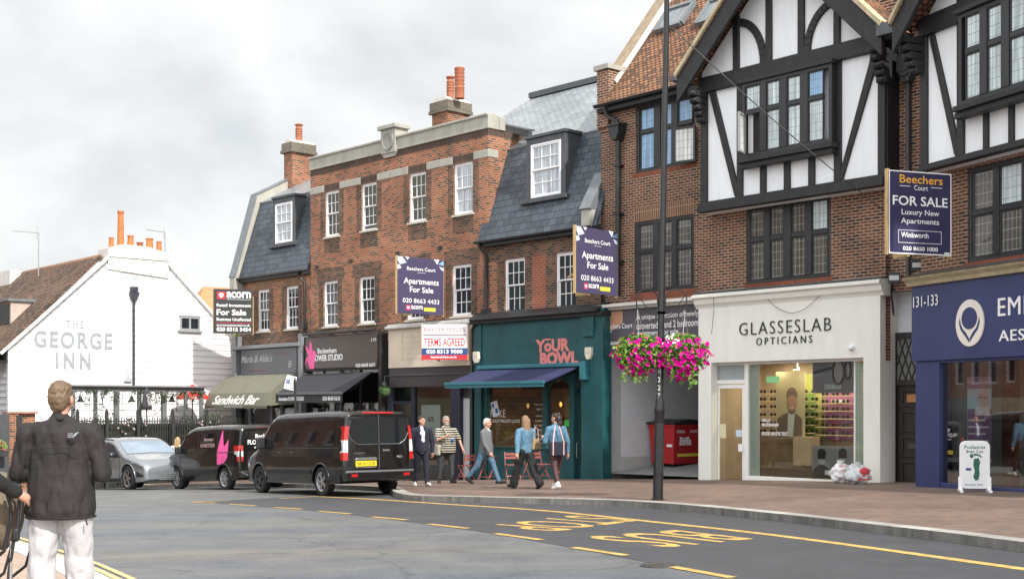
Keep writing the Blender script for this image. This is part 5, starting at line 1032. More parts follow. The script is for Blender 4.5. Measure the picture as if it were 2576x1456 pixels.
mb = MB(); gp(mb, 1807, 1826, 1066, 1101, 0, yd - .008); gp(mb, 1851, 1870, 1081, 1098, 1, yd - .008); gp(mb, 1928, 1960, 946, 962, 2, yd - .006); mb.build('door_notice', [M('cream_notice', (.62, .60, .40), .6, .1), M('pale_blue_notice', (.52, .62, .72), .6, .05), M('light_green_notice', (.25, .6, .28), .6, .05)], dr)
M_SPOT = M('spot_lamp_glow', (1., .93, .82), .5, .01, emit=14.)
for px, py in ((2003, 928), (2097, 926)):
    x, z = f.p(px, py - 3, 1.0); mb = MB(); mb.lathe([(.05, zcl), (.05, z + .03), (.085, z + .02), (.085, z - .05)], (x, 1.0, 0), 12, 0); mb.lathe([(.001, z - .052), (.08, z - .052)], (x, 1.0, 0), 12, 1); mb.build('spot_lamp', [M_UPVC, M_SPOT], TB, recalc=False)
for xx in (o0 + 1., (o0 + o1) / 2, o1 - .8):       # the shop's own lit ceiling lamps
    l = bpy.data.lights.new('shop_ceiling_lamp', 'AREA'); l.energy = 28; l.size = .5; l.color = (1, .84, .62); lo_ = bpy.data.objects.new('shop_ceiling_lamp', l); sc.collection.objects.link(lo_); lo_.parent = TB; lo_.location = (xx, 1.3, zcl - .06)
l = bpy.data.lights.new('cafe_lamp', 'AREA'); l.energy = 40; l.size = .6; l.color = (1, .72, .42); lo_ = bpy.data.objects.new('cafe_lamp', l); sc.collection.objects.link(lo_); lo_.parent = B3; lo_.location = ((ix0 + ix1) / 2 + .3, 1.6, 2.9)
# ---- dark panelled door in the recess
yr = .45
xd0, xd1 = f.x(2242, yr), f.x(2318, yr); zd1 = f.z(2246, 846, yr); ztp = f.z(2246, 747, yr)
mb = MB(); mb.box(xd0 - .3, xd1 + .5, yr + .1, yr + .2, zd1, ztp + .9); mb.prismx([(yr - .1, ztp + .28), (yr + .1, ztp + .28), (yr + .1, ztp + .02), (yr, ztp + .08)], xd0 - .2, xd1 + .5); mb.build('door_surround', M('streaked_white_paint', (.60, .62, .66), .8, .12, 2.5, .05), TB)
M_DKW = M('dark_stained_wood', (.024, .019, .017), .5, .35, 4, .15, stretch=(5, .6, 1))
mb = MB(); zb0 = -.42; zfl = f.z(2255, 957, yr)
mb.box(xd0, xd0 + .14, yr - .03, yr + .12, zb0, zd1 + .05); mb.box(xd0, xd1 + .3, yr - .03, yr + .12, zd1 - .06, zd1 + .08); mb.box(xd0 + .14, xd1 + .3, yr - .02, yr + .1, zfl - .12, zfl + .02); mb.box(xd0 + .14, xd1 + .3, yr + .05, yr + .1, zb0, zfl - .12)
zz = zfl - .2
for hgt in (.42, .52, .50, .56):
    ring(mb, xd0 + .24, xd1 + .2, zz - hgt, zz, .06, yr + .01, yr + .06); zz -= hgt + .09
dr = mb.build('door', M_DKW, TB, bevel=.01)
mb = MB(); mb.face([(xd0 + .14, yr + .03, zfl), (xd1 + .3, yr + .03, zfl), (xd1 + .3, yr + .03, zd1), (xd0 + .14, yr + .03, zd1)], 0); xx0 = xd0 + .2
for k in range(6):
    a = xx0 + k * .17
    for s in (1, -1): mb.bar((a - s * .17, yr + .015, zfl + .02), (a + s * .17, yr + .015, zd1 - .08), .02, .03, (0, 1, 0), 1)
mb.build('fanlight', [M('grey_lattice_glass', (.16, .165, .16), .2, .1), M_DKW], dr)
mb = MB(); mb.box(xd0 + .42, xd1 + .1, yr - .005, yr + .03, zfl - .52, zfl - .33); mb.build('name_plate', M('brass_plate', (.42, .20, .07), .45, .1, metal=.4), dr); mb = MB(); mb.box(xd0 + .45, xd0 + .75, yr - .01, yr + .03, zfl - 1.62, zfl - 1.5); mb.build('letterbox', M_IRON, dr)
mb = MB(); mb.box(xd0 - .05, xd1 + .3, yr - .35, yr + .1, -.8, zb0); mb.build('doorstep', M_STONE, TB)
# rainwater hopper in the recess between the bays
x, z1_ = f.p(2281, 137, 0); z2_, z3_, z4_ = f.z(2281, 182, 0), f.z(2281, 207, 0), f.z(2281, 470, 0)
mb = MB(); mb.box(x - .16, x + .16, -.18, .14, z2_, z1_); mb.prism([(x - .16, z2_), (x + .16, z2_), (x + .08, z2_ - .1), (x - .08, z2_ - .1)], -.16, .14); mb.prism([(x - .14, z2_ - .06), (x + .14, z2_ - .06), (x + .1, z3_), (x - .1, z3_)], -.1, .14); mb.tube([(x, .06, z3_ + .05), (x, .06, f.z(2281, 700, 0))], .055, 10); mb.build('downpipe', M('grey_black_metal', (.05, .053, .058), .4, .15, 4), TB, smooth=.6)
# ================================================================ second half-timbered building at the right edge with the navy clinic front
F2 = Fr(8.86, 28.0, .373, -.928); f = F2
T2 = fthing('timber_framed_building', 'half timbered building over the navy blue clinic front at the right edge', 'building', f)
yb = .22; yp = -.06; yt_ = -.14; XE = f.x(2576, 0) + 6.2
xl = f.x(2316, yb); zj = f.z(2340, 428, yb); zcor = f.z(2300, 700, 0)
wx0 = f.x(2433, yb); W1 = (wx0, wx0 + 3.3, f.z(2433, 661, yb), f.z(2433, 426, yb))
mb = MB(); wall(mb, xl, XE, zcor - .3, zj + .1, [W1], y=yb, over=[(W1[0] - .12, W1[1] + .1, W1[2] - .2, W1[2], 2)]); mb.face([(xl, yb, 2), (xl, yb, zj + 4), (xl, 3, zj + 4), (xl, 3, 2)]); mb.face([(XE, -.1, -1), (XE, 6, -1), (XE, 6, zj + 3), (XE, -.1, zj + 3)]); mb.face([(W1[1] + 1.5, yb, zj), (XE, yb, zj), (XE, yb, zj + 4), (W1[1] + 1.5, yb, zj + 4)]); mb.build('wall', [M_BRBR, M_SOLB, M_REDSILL], T2, recalc=False)
cw = .62; c_ = [(W1[0] + .11 + i * (cw + .16), W1[0] + .11 + i * (cw + .16) + cw) for i in range(4)]
casement(T2, *W1, c_, f.z(2447, 538, yb + .05), lambda i, k: M_LEADN if k and i else M_LEADP, y=yb + .03)
fx = lambda px: f.x(px, yt_); fz = lambda px, py: f.z(px, py, yt_)
xtL = fx(2314); zs1, zs0, ztb, ztt = fz(2328, 414), fz(2330, 432), fz(2337, 87), fz(2319, 47)
yv = -.75; lo = [f.p(2246, 60, yv), f.p(2279, 0, yv)]; sp2 = sp; xc = lo[0][0] + (xc - xl0); za = lo[0][1] + sp2 * (xc - lo[0][0])
def zr2(x): return za - sp2 * abs(x - xc)
xtR = 2 * xc - xtL
mb = MB(); mb.prism([(xtL, zs0), (xtR, zs0), (xtR, zr2(xtR) - .15), (xc, za - .2), (xtL, zr2(xtL) - .15)], yp, yb); mb.build('rendered_panel', M_WHR, T2)
mb = MB(); mb.box(xtL - .02, xtR, yt_ - .12, yp + .02, zs0, zs1 - .08); mb.box(xtL - .01, xtR, yt_ - .03, yp + .02, zs1 - .08, zs1); mb.box(xtL - .02, xtR, yt_ - .05, yp + .02, ztb, ztt)
def vp(a, b, z0, z1): mb.box(fx(a), fx(b), yt_ + .004, yp + .01, z0, z1)
vp(2314, 2329, zs1, ztb); vp(2405, 2421, zs1, ztb); zss = fz(2412, 300)
x0 = fx(2421); stp = fx(2482) - fx(2421)
for k in range(1, 5): mb.box(x0 + k * stp - .13, x0 + k * stp + .0, yt_ + .006, yp + .01, zs1, zss)
P = [f.p(*q, yt_) for q in ((2333, 86), (2346, 86), (2405, 350), (2405, 397), (2398, 390))]; mb.prism(P, yt_ + .012, yp + .01)
for xx in (xtL + 1.2, xc - .6, xc + .6, xtR - 1.2): mb.box(xx - .08, xx + .08, yt_ + .006, yp + .01, ztt, zr2(xx) - .1)
mb.build('timber_frame', M_TIMB, T2, bevel=.012, segs=1)
mb = MB(); mb.box(xtL - .02, xtL, yp, 1.6, zs0, ztt + .5); mb.build('bay_return', M_TIMB, T2)
yo = -.36; ox0 = f.x(2410, yo); gx = [f.x(q, yo + .05) for q in (2431, 2469, 2487, 2523, 2543)]
cw = gx[1] - gx[0]; oc = [(gx[0], gx[1]), (gx[2], gx[3])] + [(gx[4] + i * (gx[2] - gx[0]), gx[4] + i * (gx[2] - gx[0]) + cw) for i in range(2)]
ow = (ox0, oc[-1][1] + .12, f.z(2412, 268, yo), f.z(2412, 38, yo))
casement(T2, *ow, oc, f.z(2431, 130, yo), lambda i, k: M_LEADN, y=yo)
mb = MB(); mb.box(ow[0] - .06, ow[1] + .06, yo - .1, yt_, ow[2] - .12, ow[2]); mb.box(ow[0] - .1, ow[1], yo - .02, yt_, ow[2] - .25, ow[2] - .12); mb.box(ow[0] - .06, ow[1], yo - .08, yt_, ow[3], ow[3] + .1); mb.box(ow[0], ow[0] + .06, yo + .02, yt_, ow[2], ow[3]); mb.build('window_ledge', M_TIMB, T2, bevel=.015)
mb = MB(); xx = xtL - .05
for k, (dz, dy) in enumerate(((0, .5), (.17, .42), (.34, .33), (.5, .24), (.64, .16))): mb.box(xx - .14, xx + .14, yt_ - dy, yt_ + .02, ztb - dz - .15, ztb - dz); mb.ell((xx, yt_ - dy, ztb - dz - .08), (.13, .07, .07), 8, 6)
mb.build('bracket', M_TIMB, T2, bevel=.01)
for s in (-1, 1):
    xf = lo[0][0] if s < 0 else 2 * xc - lo[0][0]
    mb = MB(); mb.prism([(xf, zr2(xf)), (xc, za), (xc, za - .66), (xf, zr2(xf) - .66)], yv - .03, yv + .07); mb.build('bargeboard', M_TIMB, T2, bevel=.015)
    mb = MB(); mb.prism([(xf, zr2(xf) + .09), (xc, za + .12), (xc, za), (xf, zr2(xf) - .03)], yv - .12, yv + .2); mb.build('verge', M_STONE2, T2)
    mb = MB(); A = [(xf + s * .1, yv - .05, zr2(xf + s * .1) + .1), (xc, yv - .05, za + .1), (xc, 5., za + .1), (xf + s * .1, 5., zr2(xf + s * .1) + .1)]; mb.slab(A if s < 0 else A[::-1], .1); mb.build('gable_roof', M_TILE, T2)
# clinic front
M_NAVY = M('navy_blue_panel', (.030, .040, .125), .42, .13, 1.2)
ys = -.12; zft = f.z(2294, 722, ys); zfb = f.z(2294, 909, ys); xs0_ = f.x(2293, ys)
mb = MB(); mb.box(xs0_, XE, ys, .0, zfb, zft); fa = mb.build('fascia', M_NAVY, T2, bevel=.006)
mb = MB(); mb.prismx([(ys - .22, zft + .20), (ys - .22, zft + .15), (ys - .12, zft + .08), (ys - .08, zft + .005), (yb, zft + .005), (yb, zft + .20)], xs0_ - .05, XE); mb.build('cornice', M_STONE2, T2)
mb = MB(); mb.prismx([(ys - .28, zft + .20), (yb, zft + .34), (yb, zft + .20)], xs0_ - .1, XE); mb.build('lead_capping', M_LEADD, T2)
mb = MB(); q = lambda px, py: f.p(px, py, ys - .005)
def pt2(mb, s, x0, x1, yt1, yb1, dz=0, **k): a = f.x(x0, ys); b = f.x(x1, ys); z1 = f.z(x0, yt1, ys); z0 = f.z(x0, yb1, ys); text(mb, s, a, b, z0, z1, ys - .02 if k.get('th', .018) else ys - .004, **k)
pt2(mb, '131-133', 2299, 2361, 747, 774, th=.004); xE0 = f.x(2512, ys); xM1 = f.x(2576, ys); wE = (xM1 - xE0)
text(mb, 'EMBRACE', xE0, xE0 + wE * 3.35, f.z(2512, 796, ys), f.z(2512, 750, ys), ys - .02, th=.018, space=1.1); text(mb, 'AESTHETICS', f.x(2514, ys), f.x(2514, ys) + wE * 3.5, f.z(2514, 859, ys), f.z(2514, 831, ys), ys - .02, th=.018, space=1.1)
mb.build('lettering', M_WLET, fa)
cx, cz = q(2441, 812); rx, rz = (q(2476, 812)[0] - q(2406, 812)[0]) / 2, (f.z(2441, 753, ys) - f.z(2441, 871, ys)) / 2
mb = MB(); n = 40
El = [(cx + rx * cos(2 * pi * k / n), cz + rz * sin(2 * pi * k / n)) for k in range(n)]; mb.prism(El, ys - .03, ys, 0)
def drop(ax, az, z0, tip, n=24):
    o = []
    for k in range(n): t = 2 * pi * k / n; s, c = sin(t), cos(t); o.append((cx + ax * c * (1 if s > -.2 else max(0, 1 + (s + .2) * .75)), z0 + (az * s if s > 0 else tip * -s * -1)))
    return o
mb.prism([(cx + rx * .56 * cos(2 * pi * k / n), cz + rz * .2 + rz * .47 * sin(2 * pi * k / n)) for k in range(n)], ys - .036, ys - .029, 1)
for s in (1, -1):                                   # leaf strokes under the ring
    L_ = [(.70, .22), (.74, .0), (.62, -.28), (.30, -.55), (.02, -.82), (.02, -.66), (.24, -.42), (.50, -.22), (.62, -.02)]
    mb.prism([(cx + s * a * rx, cz + b * rz) for a, b in L_][::s], ys - .036, ys - .029, 1)
mb.build('ring_emblem', [M('cream_emblem', (.72, .68, .62), .5, .03), M_NAVY], fa)
xp0, xp1, xw0 = f.x(2303, -.06), f.x(2362, -.06), f.x(2367, .05); zsl = f.z(2367, 1213, .0); zgr = -.4
mb = MB(); mb.box(xp0, xp1, -.06, .3, zgr, zfb); mb.box(xp1, XE, -.03, .2, zgr, zsl); mb.box(xp1, XE, -.05, .2, zfb - .06, zfb); mb.box(xp1, xw0, .0, .2, zgr, zfb)
k = xw0 + (f.x(2520, .05) - xw0)
mb.box(f.x(2491, .05) + 1.2, f.x(2491, .05) + 1.28, .02, .12, zsl, zfb); mb.build('shopfront', M_NAVY, T2, bevel=.008)
mb = MB(); mb.face([(xw0, .06, zsl), (XE, .06, zsl), (XE, .06, zfb), (xw0, .06, zfb)]); gl = mb.build('shop_window', GLASS('clinic_glass', (.86, .88, .88), .24), T2, recalc=False)
mb = MB(); mb.box(xw0 - .05, XE, 2., 2.1, zgr, zfb, 0); mb.box(xw0 - .1, xw0 - .05, .1, 2., zgr, zfb, 1); mb.box(xw0, XE, .1, 2., zfb, zfb + .05, 1); mb.box(xw0, XE, .1, 2., zgr, zgr + .1, 0)
a, b = f.x(2490, .8), f.x(2537, .8); mb.box(a + .35, b + .1, .8, 1.0, zgr, zfb, 2)  # added brick slab stands in for street brick reflected in the glass
mb.build('shop_interior', [M('clinic_wall', (.34, .32, .28), .8, .25, 1.5), M('clinic_pale_wall', (.42, .44, .44), .8, .05), BR('reflected_street_brick', (.27, .085, .05), (.20, .07, .045), (.12, .08, .06), big=.2)], T2)
mb = MB(); y_ = .10
def pb(px0, px1, py0, py1, m, y=y_): mb.box(f.x(px0, y), f.x(px1, y), y, y + .004, f.z(px0, py1, y), f.z(px0, py0, y), m)
pb(2433, 2494, 948, 1158, 0); pb(2434, 2493, 1028, 1150, 1, y_ - .006); pb(2434, 2493, 948, 978, 2, y_ - .006); x, z = f.p(2474, 1003, y_); mb.ell((x, y_ - .01, z), (.16, .003, .20), 16, 10, 3); mb.box(x - .11, x - .02, y_ - .016, y_ - .012, z + .02, z + .05, 4); mb.box(x + .02, x + .11, y_ - .016, y_ - .012, z + .02, z + .05, 4); pb(2453, 2490, 1022, 1044, 5, y_ - .012)
text(mb, 'Polynucleotides', f.x(2437, y_), f.x(2491, y_), f.z(2437, 968, y_), f.z(2437, 957, y_), y_ - .008, 5, th=0)
for i in range(5): x0_ = f.x(2437, y_); mb.box(x0_, x0_ + .5 + .1 * (i % 2), y_ - .009, y_ - .007, f.z(2437, 1058 + 17 * i, y_), f.z(2437, 1054 + 17 * i, y_), 5)
mb.build('window_poster', [M('poster_aqua', (.40, .52, .56), .6, .05), M('poster_plum', (.19, .10, .20), .6, .08), M('poster_mauve', (.30, .18, .24), .6, .05), M('poster_skin', (.52, .40, .34), .6, .05), M('poster_dark_brown', (.18, .13, .11), .6), M('poster_offwhite', (.62, .60, .58), .6)], gl)  # dark brown marks are printed on the face
# ================================================================ the white weatherboarded inn
FP_ = Fr(-18.67, 47.2, .755, .656, zg(-18.67, 47.2)); f = FP_
PB = fthing('public_house', 'white weatherboarded inn with brown tiled roof and lettering on its gable', 'public house', f)
M_WB = M('white_weatherboard', (.80, .80, .81), .6, .02, 2, .03, stretch=(.4, 4, 1), bscale=20); M_WBS = M('shaded_weatherboard', (.50, .52, .55), .7, .06, 2)
xa = f.x(22); zE = f.z(2, 866); z_l = f.z(240, 653); xt0 = f.x(262); xt1 = f.x(424); zT = f.z(262, 640); zT2 = f.z(420, 668)
xR1, zR1 = f.p(590, 858); xR0, zR0 = f.p(424, 672)
kr = (zR0 - zR1) / (xR1 - xR0); xEnd = xR1 + .35
def gab(z):                                        # width of the gable at height z
    l = xa if z < zE else xa + (z - zE) * (xt0 - xa) / (zT - zE); r = xEnd if z < zR1 - kr * .35 else xR1 - (z - zR1) / kr
    return l, r
mb = MB(); z = -.5; st = .245; ztop = f.z(300, 656)
holes = []
while z < ztop:
    z2 = min(z + st, ztop); l0, r0 = gab(z); l1, r1 = gab(z2)
    mb.face([(l0, -.035, z), (r0, -.035, z), (r1, -.008, z2), (l1, -.008, z2)]); mb.face([(l0, -.035, z), (l0, .0, z), (r0, .0, z), (r0, -.035, z)]); z = z2
mb.prism([(xa, -.5), (xEnd, -.5), (xEnd, gab(0)[0] and zR1 - kr * .35), (xR0, zR0), (xt1, ztop), (xt0 + .3, ztop), (xa, zE)], .0, .3)
Lb = 9.; mb.box(xa - .04, xa + .12, -.06, .1, -.5, zE - .05)
z = -.5
while z < zE - .4:                                 # long side wall: same boards, its shade put into a greyer white
    z2 = z + st; mb.face([(xa - .03, 0, z), (xa - .03, Lb, z), (xa - .0, Lb, z2), (xa - .0, 0, z2)], 1); mb.face([(xa - .03, 0, z), (xa, 0, z), (xa, Lb, z), (xa - .03, Lb, z)], 1); z = z2
mb.build('wall', [M_WB, M_WBS], PB, recalc=False)
zrg = f.z(226, 660) + .15; xrg = xa + (zrg - zE) * (xt0 - xa) / (zT - zE)
slp = (zrg - zE) / (xrg - xa); e0 = (xa - .55, zE - .55 * slp)
mb = MB(); mb.slab([(e0[0], -.12, e0[1]), (xrg + .05, -.12, zrg + .05), (xrg + .05, 14, zrg + .05), (e0[0], 14, e0[1])][::-1], .12)
mb.slab([(xrg, .4, zrg), (xEnd + .4, .4, zrg - kr * (xEnd + .4 - xrg) * .9), (xEnd + .4, 14, zrg - kr * (xEnd + .4 - xrg) * .9), (xrg, 14, zrg)], .12); mb.build('roof', M_TILE2, PB)
mb = MB(); mb.tube([(xrg, -.1, zrg + .06), (xrg, 14, zrg + .06)], .13, 8); mb.build('ridge', M('ridge_tiles', (.22, .13, .085), .85, .25, 3), PB, smooth=True)
mb = MB(); mb.bar((xa - .35, -.1, zE - .35 * slp + .0), (xt0 + .1, -.1, zT - .12), .10, .22, (0, 1, 0)); mb.build('verge_board', M_WHP, PB); mb = MB(); mb.bar((xR0 - .05, -.09, zR0 + .12), (xEnd + .2, -.09, zR1 - kr * .5 + .02), .10, .14, (0, 1, 0)); mb.build('verge_board', M_WHP, PB)
gutter(PB, -14, 0, 0, 0, M_BLKP) if False else None
mb = MB(); mb.tube([(xa - .6, -.1, e0[1] + .0), (xa - .6, 14, e0[1])], .09, 8); mb.box(xa - .52, xa - .02, .0, 14, e0[1] - .12, e0[1] - .04); mb.build('gutter', M_BLKP, PB)
# gable-top stack with its row of pots
zs_, ze_ = f.z(272, 624), f.z(420, 638); zb0 = f.z(300, 660)
mb = MB(); xs1, xs2 = f.x(270), f.x(422); mb.prism([(xs1, zb0 - .3), (xs2, zb0 - .5), (xs2, ze_), (xs2 - .9, ze_ + .20), (xs1 + .55, zs_ + .18), (xs1, zs_)], -.09, .9); mb.box(xs1 - .02, xs2 + .03, -.13, .95, f.z(300, 648), f.z(300, 648) + .05); ch = mb.build('chimney', M('limewashed_stack', (.66, .65, .62), .85, .14, 2.4, .1, det=9), PB)
M_POTO = M('orange_chimney_pot', (.48, .165, .05), .8, .22, 3)
for px0, px1, yt1, yb1, s in ((272, 288, 597, 622, 2), (294, 313, 530, 617, 2), (319, 338, 592, 621, 2), (343, 361, 609, 627, 1), (366, 387, 599, 629, 2), (392, 408, 607, 632, 2)):
    y0 = .35; x0, x1 = f.x(px0, y0), f.x(px1, y0); z0, z1 = f.z(px0, yb1, y0) - .1, f.z(px0, yt1, y0); pot(ch, (x0 + x1) / 2, y0, z0, z1 - z0, (x1 - x0) / 2 * .85, s, M_POTO if s == 2 else None)
mb = MB(); M_SGR = M('sign_grey_paint', (.30, .33, .36), .7, .08, 3)
def pt3(s, x0, x1, yt1, yb1, **k): ym = (yt1 + yb1) / 2; xm = (x0 + x1) / 2; text(mb, s, f.x(x0), f.x(x1), f.z(xm, yb1), f.z(xm, yt1), -.045, th=.004, **k)
pt3('THE', 165, 210, 806, 824, space=1.4); pt3('GEORGE', 85, 282, 834, 876, bold=.022, space=1.22); pt3('INN', 139, 227, 888, 928, bold=.03, space=1.5); mb.build('lettering', M_SGR, PB)
x, z1_ = f.p(334, 735); x2 = x; mb = MB(); mb.prism([(x - .17, z1_), (x + .17, z1_), (x + .17, z1_ - .12), (x + .06, z1_ - .32), (x - .06, z1_ - .32), (x - .17, z1_ - .12)], -.24, -.03); mb.tube([(x, -.1, z1_ - .3), (x, -.1, f.z(333, 968))], .05, 8); mb.box(x - .15, x + .15, -.2, -.02, z1_ + .02, z1_ + .2, 0); mb.build('downpipe', M('blue_black_iron', (.035, .04, .055), .5, .2), PB)
a, b, c, d = f.x(451), f.x(501), f.z(476, 831), f.z(476, 797)
mb = MB(); ring(mb, a, b, c, d, .07, -.09, .05); mb.box((a + b) / 2 - .04, (a + b) / 2 + .04, -.07, .05, c, d); mb.box(a - .08, b + .08, -.14, 0, c - .07, c); mb.box(a - .03, b + .03, -.1, 0, d, d + .06); o = mb.build('window', M('grey_window_frame', (.28, .30, .31), .6, .05), PB); mb = MB(); mb.face([(a, -.045, c), (b, -.045, c), (b, -.045, d), (a, -.045, d)]); mb.build('pane', M_GDARK, o, recalc=False)
x, z = f.p(320, 952); mb = MB(); mb.prism([(x - .16, z - .12), (x + .16, z - .12), (x, z + .2)], -.12, -.03); mb.build('floodlight', M('pale_lamp_case', (.4, .44, .48), .4), PB)
# roof dormer on the long side
xdm = xa + 1.7; mb = MB(); zd0, zd1 = f.hit(8, 818, (xa + .9, 0, 0), (1, 0, 0)).z, 0
P0 = f.hit(27, 816, (xa + .75, 0, 0), (1, 0, 0)); P1 = f.hit(27, 757, (xa + .75, 0, 0), (1, 0, 0)); yd = P0.y
mb.box(xa + .75, xa + 2.6, yd, yd + 1.9, P0.z - .1, P1.z, 0); mb.box(xa + .6, xa + 2.9, yd - .1, yd + 2., P1.z, P1.z + .1, 1); mb.box(xa + .72, xa + .75, yd + .12, yd + 1.8, P0.z + .05, P1.z - .1, 2); mb.build('dormer', [M('beige_render', (.46, .38, .33), .85, .1, 2), M_LEAD, M_BLK], PB)
mb = MB(); q = f.hit(60, 690, (xrg, 0, 0), (1, 0, 0)); mb.box(xrg - .6, xrg + .6, q.y, q.y + 2.4, zrg - .5, q.z + .15); mb.build('chimney', MATS['limewashed_stack'], PB)
for (px0, y0, px1, y1, ya, fl) in ((30, 581, 97, 669, 2.8, 1), (367, 577, 415, 632, .5, 1)):
    pp = f.hit(px1, y1, (0, ya, 0), (0, 1, 0)); tp = f.hit(px1, y0 + (5 if px1 < 200 else 8), (0, ya, 0), (0, 1, 0)); en = f.hit(px0, y0, (0, ya, 0), (0, 1, 0))
    t = thing('aerial', 'thin grey rooftop aerial above the brown tiled roof of the inn' if px1 < 200 else 'rooftop aerial on a dark mast beside the orange pots of the inn', 'aerial', f.wd(pp.x, ya, pp.z - .4), f.rot, 'aerials on the inn roof'); mb = MB(); o_ = V((pp.x, ya, pp.z - .4))
    mb.tube([V((0, 0, 0)), V(tp) - o_], .022, 6); e_ = V(en) - o_; s_ = V(tp) - o_; mb.tube([s_, e_], .012, 5); d_ = (e_ - s_)
    for k in range(9): c_ = s_ + d_ * (.12 + k * .1); mb.tube([c_ + V((0, -.12, 0)), c_ + V((0, .12, 0))], .006, 4)
    mb.tube([s_ + d_ * .08 + V((0, 0, -.25)), s_ + d_ * .03 + V((0, 0, .25))], .01, 4)
    mb.build('mast', M('aerial_metal', (.30, .31, .32), .5, .1), t)
# ================================================================ agents' boards
M_AUB = M('aubergine_board', (.066, .058, .118), .4, .05, 1); M_BOARDK = M('black_board', (.028, .028, .032), .4, .1, 1); M_WOOD = M('pale_batten', (.50, .34, .16), .75, .15, 4); M_YELB = M('yellow_print', (.72, .62, .06), .6, .04); M_RED = M('red_print', (.70, .02, .035), .5, .04); M_BLUEB = M('blue_print', (.018, .06, .21), .5, .04); M_ORG = M('orange_print', (.80, .40, .05), .5, .04); M_DNAVY = M('deep_navy_board', (.034, .032, .085), .35, .05, 1)
def board(name, label, TL, BL, TRx, YL, YR, mats, parts, group=None):
    """parts: list of (kind, material, u0, u1, v0, v1, text) on the unit face"""
    l = ray(*TL); r = ray(TRx, TL[1]); A = V((l.x * YL, YL, 0)); B = V((r.x * YR, YR, 0)); u = B - A; W = u.length; zt_ = EYE + l.z * YL; zb_ = EYE + (HY - BL[1]) / FP * YL; Hh = zt_ - zb_
    t = thing(name, label, 'sign board', (A.x, A.y, zb_), atan2(u.y, u.x), group)
    mb = MB(); mb.box(0, W, 0, .02, 0, Hh); p = mb.build('panel', mats[0], t, bevel=.004, segs=1)
    mb = MB(); mb.box(-.03, .03, .02, .10, -.02, Hh + .03); mb.box(W - .03, W + .03, .02, .10, -.03, Hh * .85); mb.box(W * .3, W * .3 + .06, .02, .5, -.04, .06); mb.bar((W * .5, .06, Hh * .5), (W * .5, 1.1, Hh * .3), .05, .05); mb.build('batten', M_WOOD, t)
    by = {}
    for k in parts:
        m = by.setdefault((k[0], k[1]), MB())
        if k[0] == 't': text(m, k[6], k[2] * W, k[3] * W, k[4] * Hh, k[5] * Hh, -.004, th=0, **(k[7] if len(k) > 7 else {}))
        elif k[0] == 'p': m.prism([(q[0] * W, q[1] * Hh) for q in k[6]], -.0035, .0)
        else: m.box(k[2] * W, k[3] * W, -.003, .0, k[4] * Hh, k[5] * Hh)
    for (kd, mm), m in by.items(): m.build({'t': 'lettering', 'b': 'printed_band', 'p': 'printed_shape'}[kd], mats[mm], p)
    return t
dr_ = lambda cx, cy, s: [(cx + s * .5 * sin(a) * (.9 + .3 * cos(a)), cy + s * .42 * cos(a)) for a in [2 * pi * k / 14 for k in range(14)]]
board('agent_board', 'black agent board reading For Sale on the corner of the row beside the white inn', (537, 726), (537, 838), 636, 50.2, 50.6, [M_BOARDK, M_WLET, M_RED, M_WLET],
      [('b', 2, .09, .30, .775, .935), ('p', 3, 0, 0, 0, 0, dr_(.195, .855, .13)), ('t', 1, .33, .95, .80, .945, 'acorn', {'bold': .03}), ('b', 1, .33, .95, .765, .772), ('t', 1, .08, .95, .60, .67, 'Retail Investment', {'bold': .02}), ('t', 1, .08, .83, .41, .545, 'For Sale', {'bold': .03}), ('t', 1, .08, .95, .285, .355, 'Business Unaffected', {'bold': .02}), ('b', 2, .08, .95, .235, .243), ('t', 1, .08, .93, .165, .215, 'acorncommercial.co.uk', {'bold': .015}), ('t', 1, .08, .95, .05, .14, '020 8315 5454', {'bold': .03})])
def beech(label, TL, BL, TRx, YL, YR):
    tri = [('p', 2, 0, 0, 0, 0, [(.0, 1.), (.10, 1.), (.19, .90), (.05, .86), (.0, .93)]), ('p', 3, 0, 0, 0, 0, [(.16, 1.), (.25, 1.), (.21, .95)]), ('p', 3, 0, 0, 0, 0, [(.0, .86), (.05, .85), (.08, .80), (.0, .77)]), ('p', 3, 0, 0, 0, 0, [(.78, 1.), (.90, 1.), (.86, .91)]), ('p', 4, 0, 0, 0, 0, [(.88, .92), (1., .99), (1., .90)]), ('p', 2, 0, 0, 0, 0, [(.90, .88), (1., .86), (1., .80), (.94, .82)])]
    return board('agent_board', label, TL, BL, TRx, YL, YR, [M_AUB, M_WLET, M_PALEB, M_WLET, M_SKY, MATS['acorn_pink'], M_YELB],
      tri + [('t', 1, .20, .82, .77, .835, 'Beechers Court', {'bold': .01}), ('b', 1, .42, .60, .735, .740), ('t', 1, .13, .89, .50, .635, 'Apartments', {'bold': .015}), ('t', 1, .26, .77, .385, .485, 'For Sale', {'bold': .015}), ('t', 1, .11, .90, .195, .275, '020 8663 4433', {'bold': .008}), ('b', 5, .18, .275, .065, .15), ('p', 3, 0, 0, 0, 0, dr_(.228, .107, .06)), ('t', 1, .29, .54, .085, .15, 'acorn', {'bold': .02}), ('b', 6, .57, .82, .06, .125)], 'aubergine apartment boards')
beech('aubergine Apartments For Sale board on the orange brick wall above the cream fascia', (1000, 644), (1001, 787), 1116, 41.2, 42.4)
beech('aubergine Apartments For Sale board beside the black drainpipe right of the teal cafe', (1450, 568), (1449, 735), 1553, 35.2, 36.5)
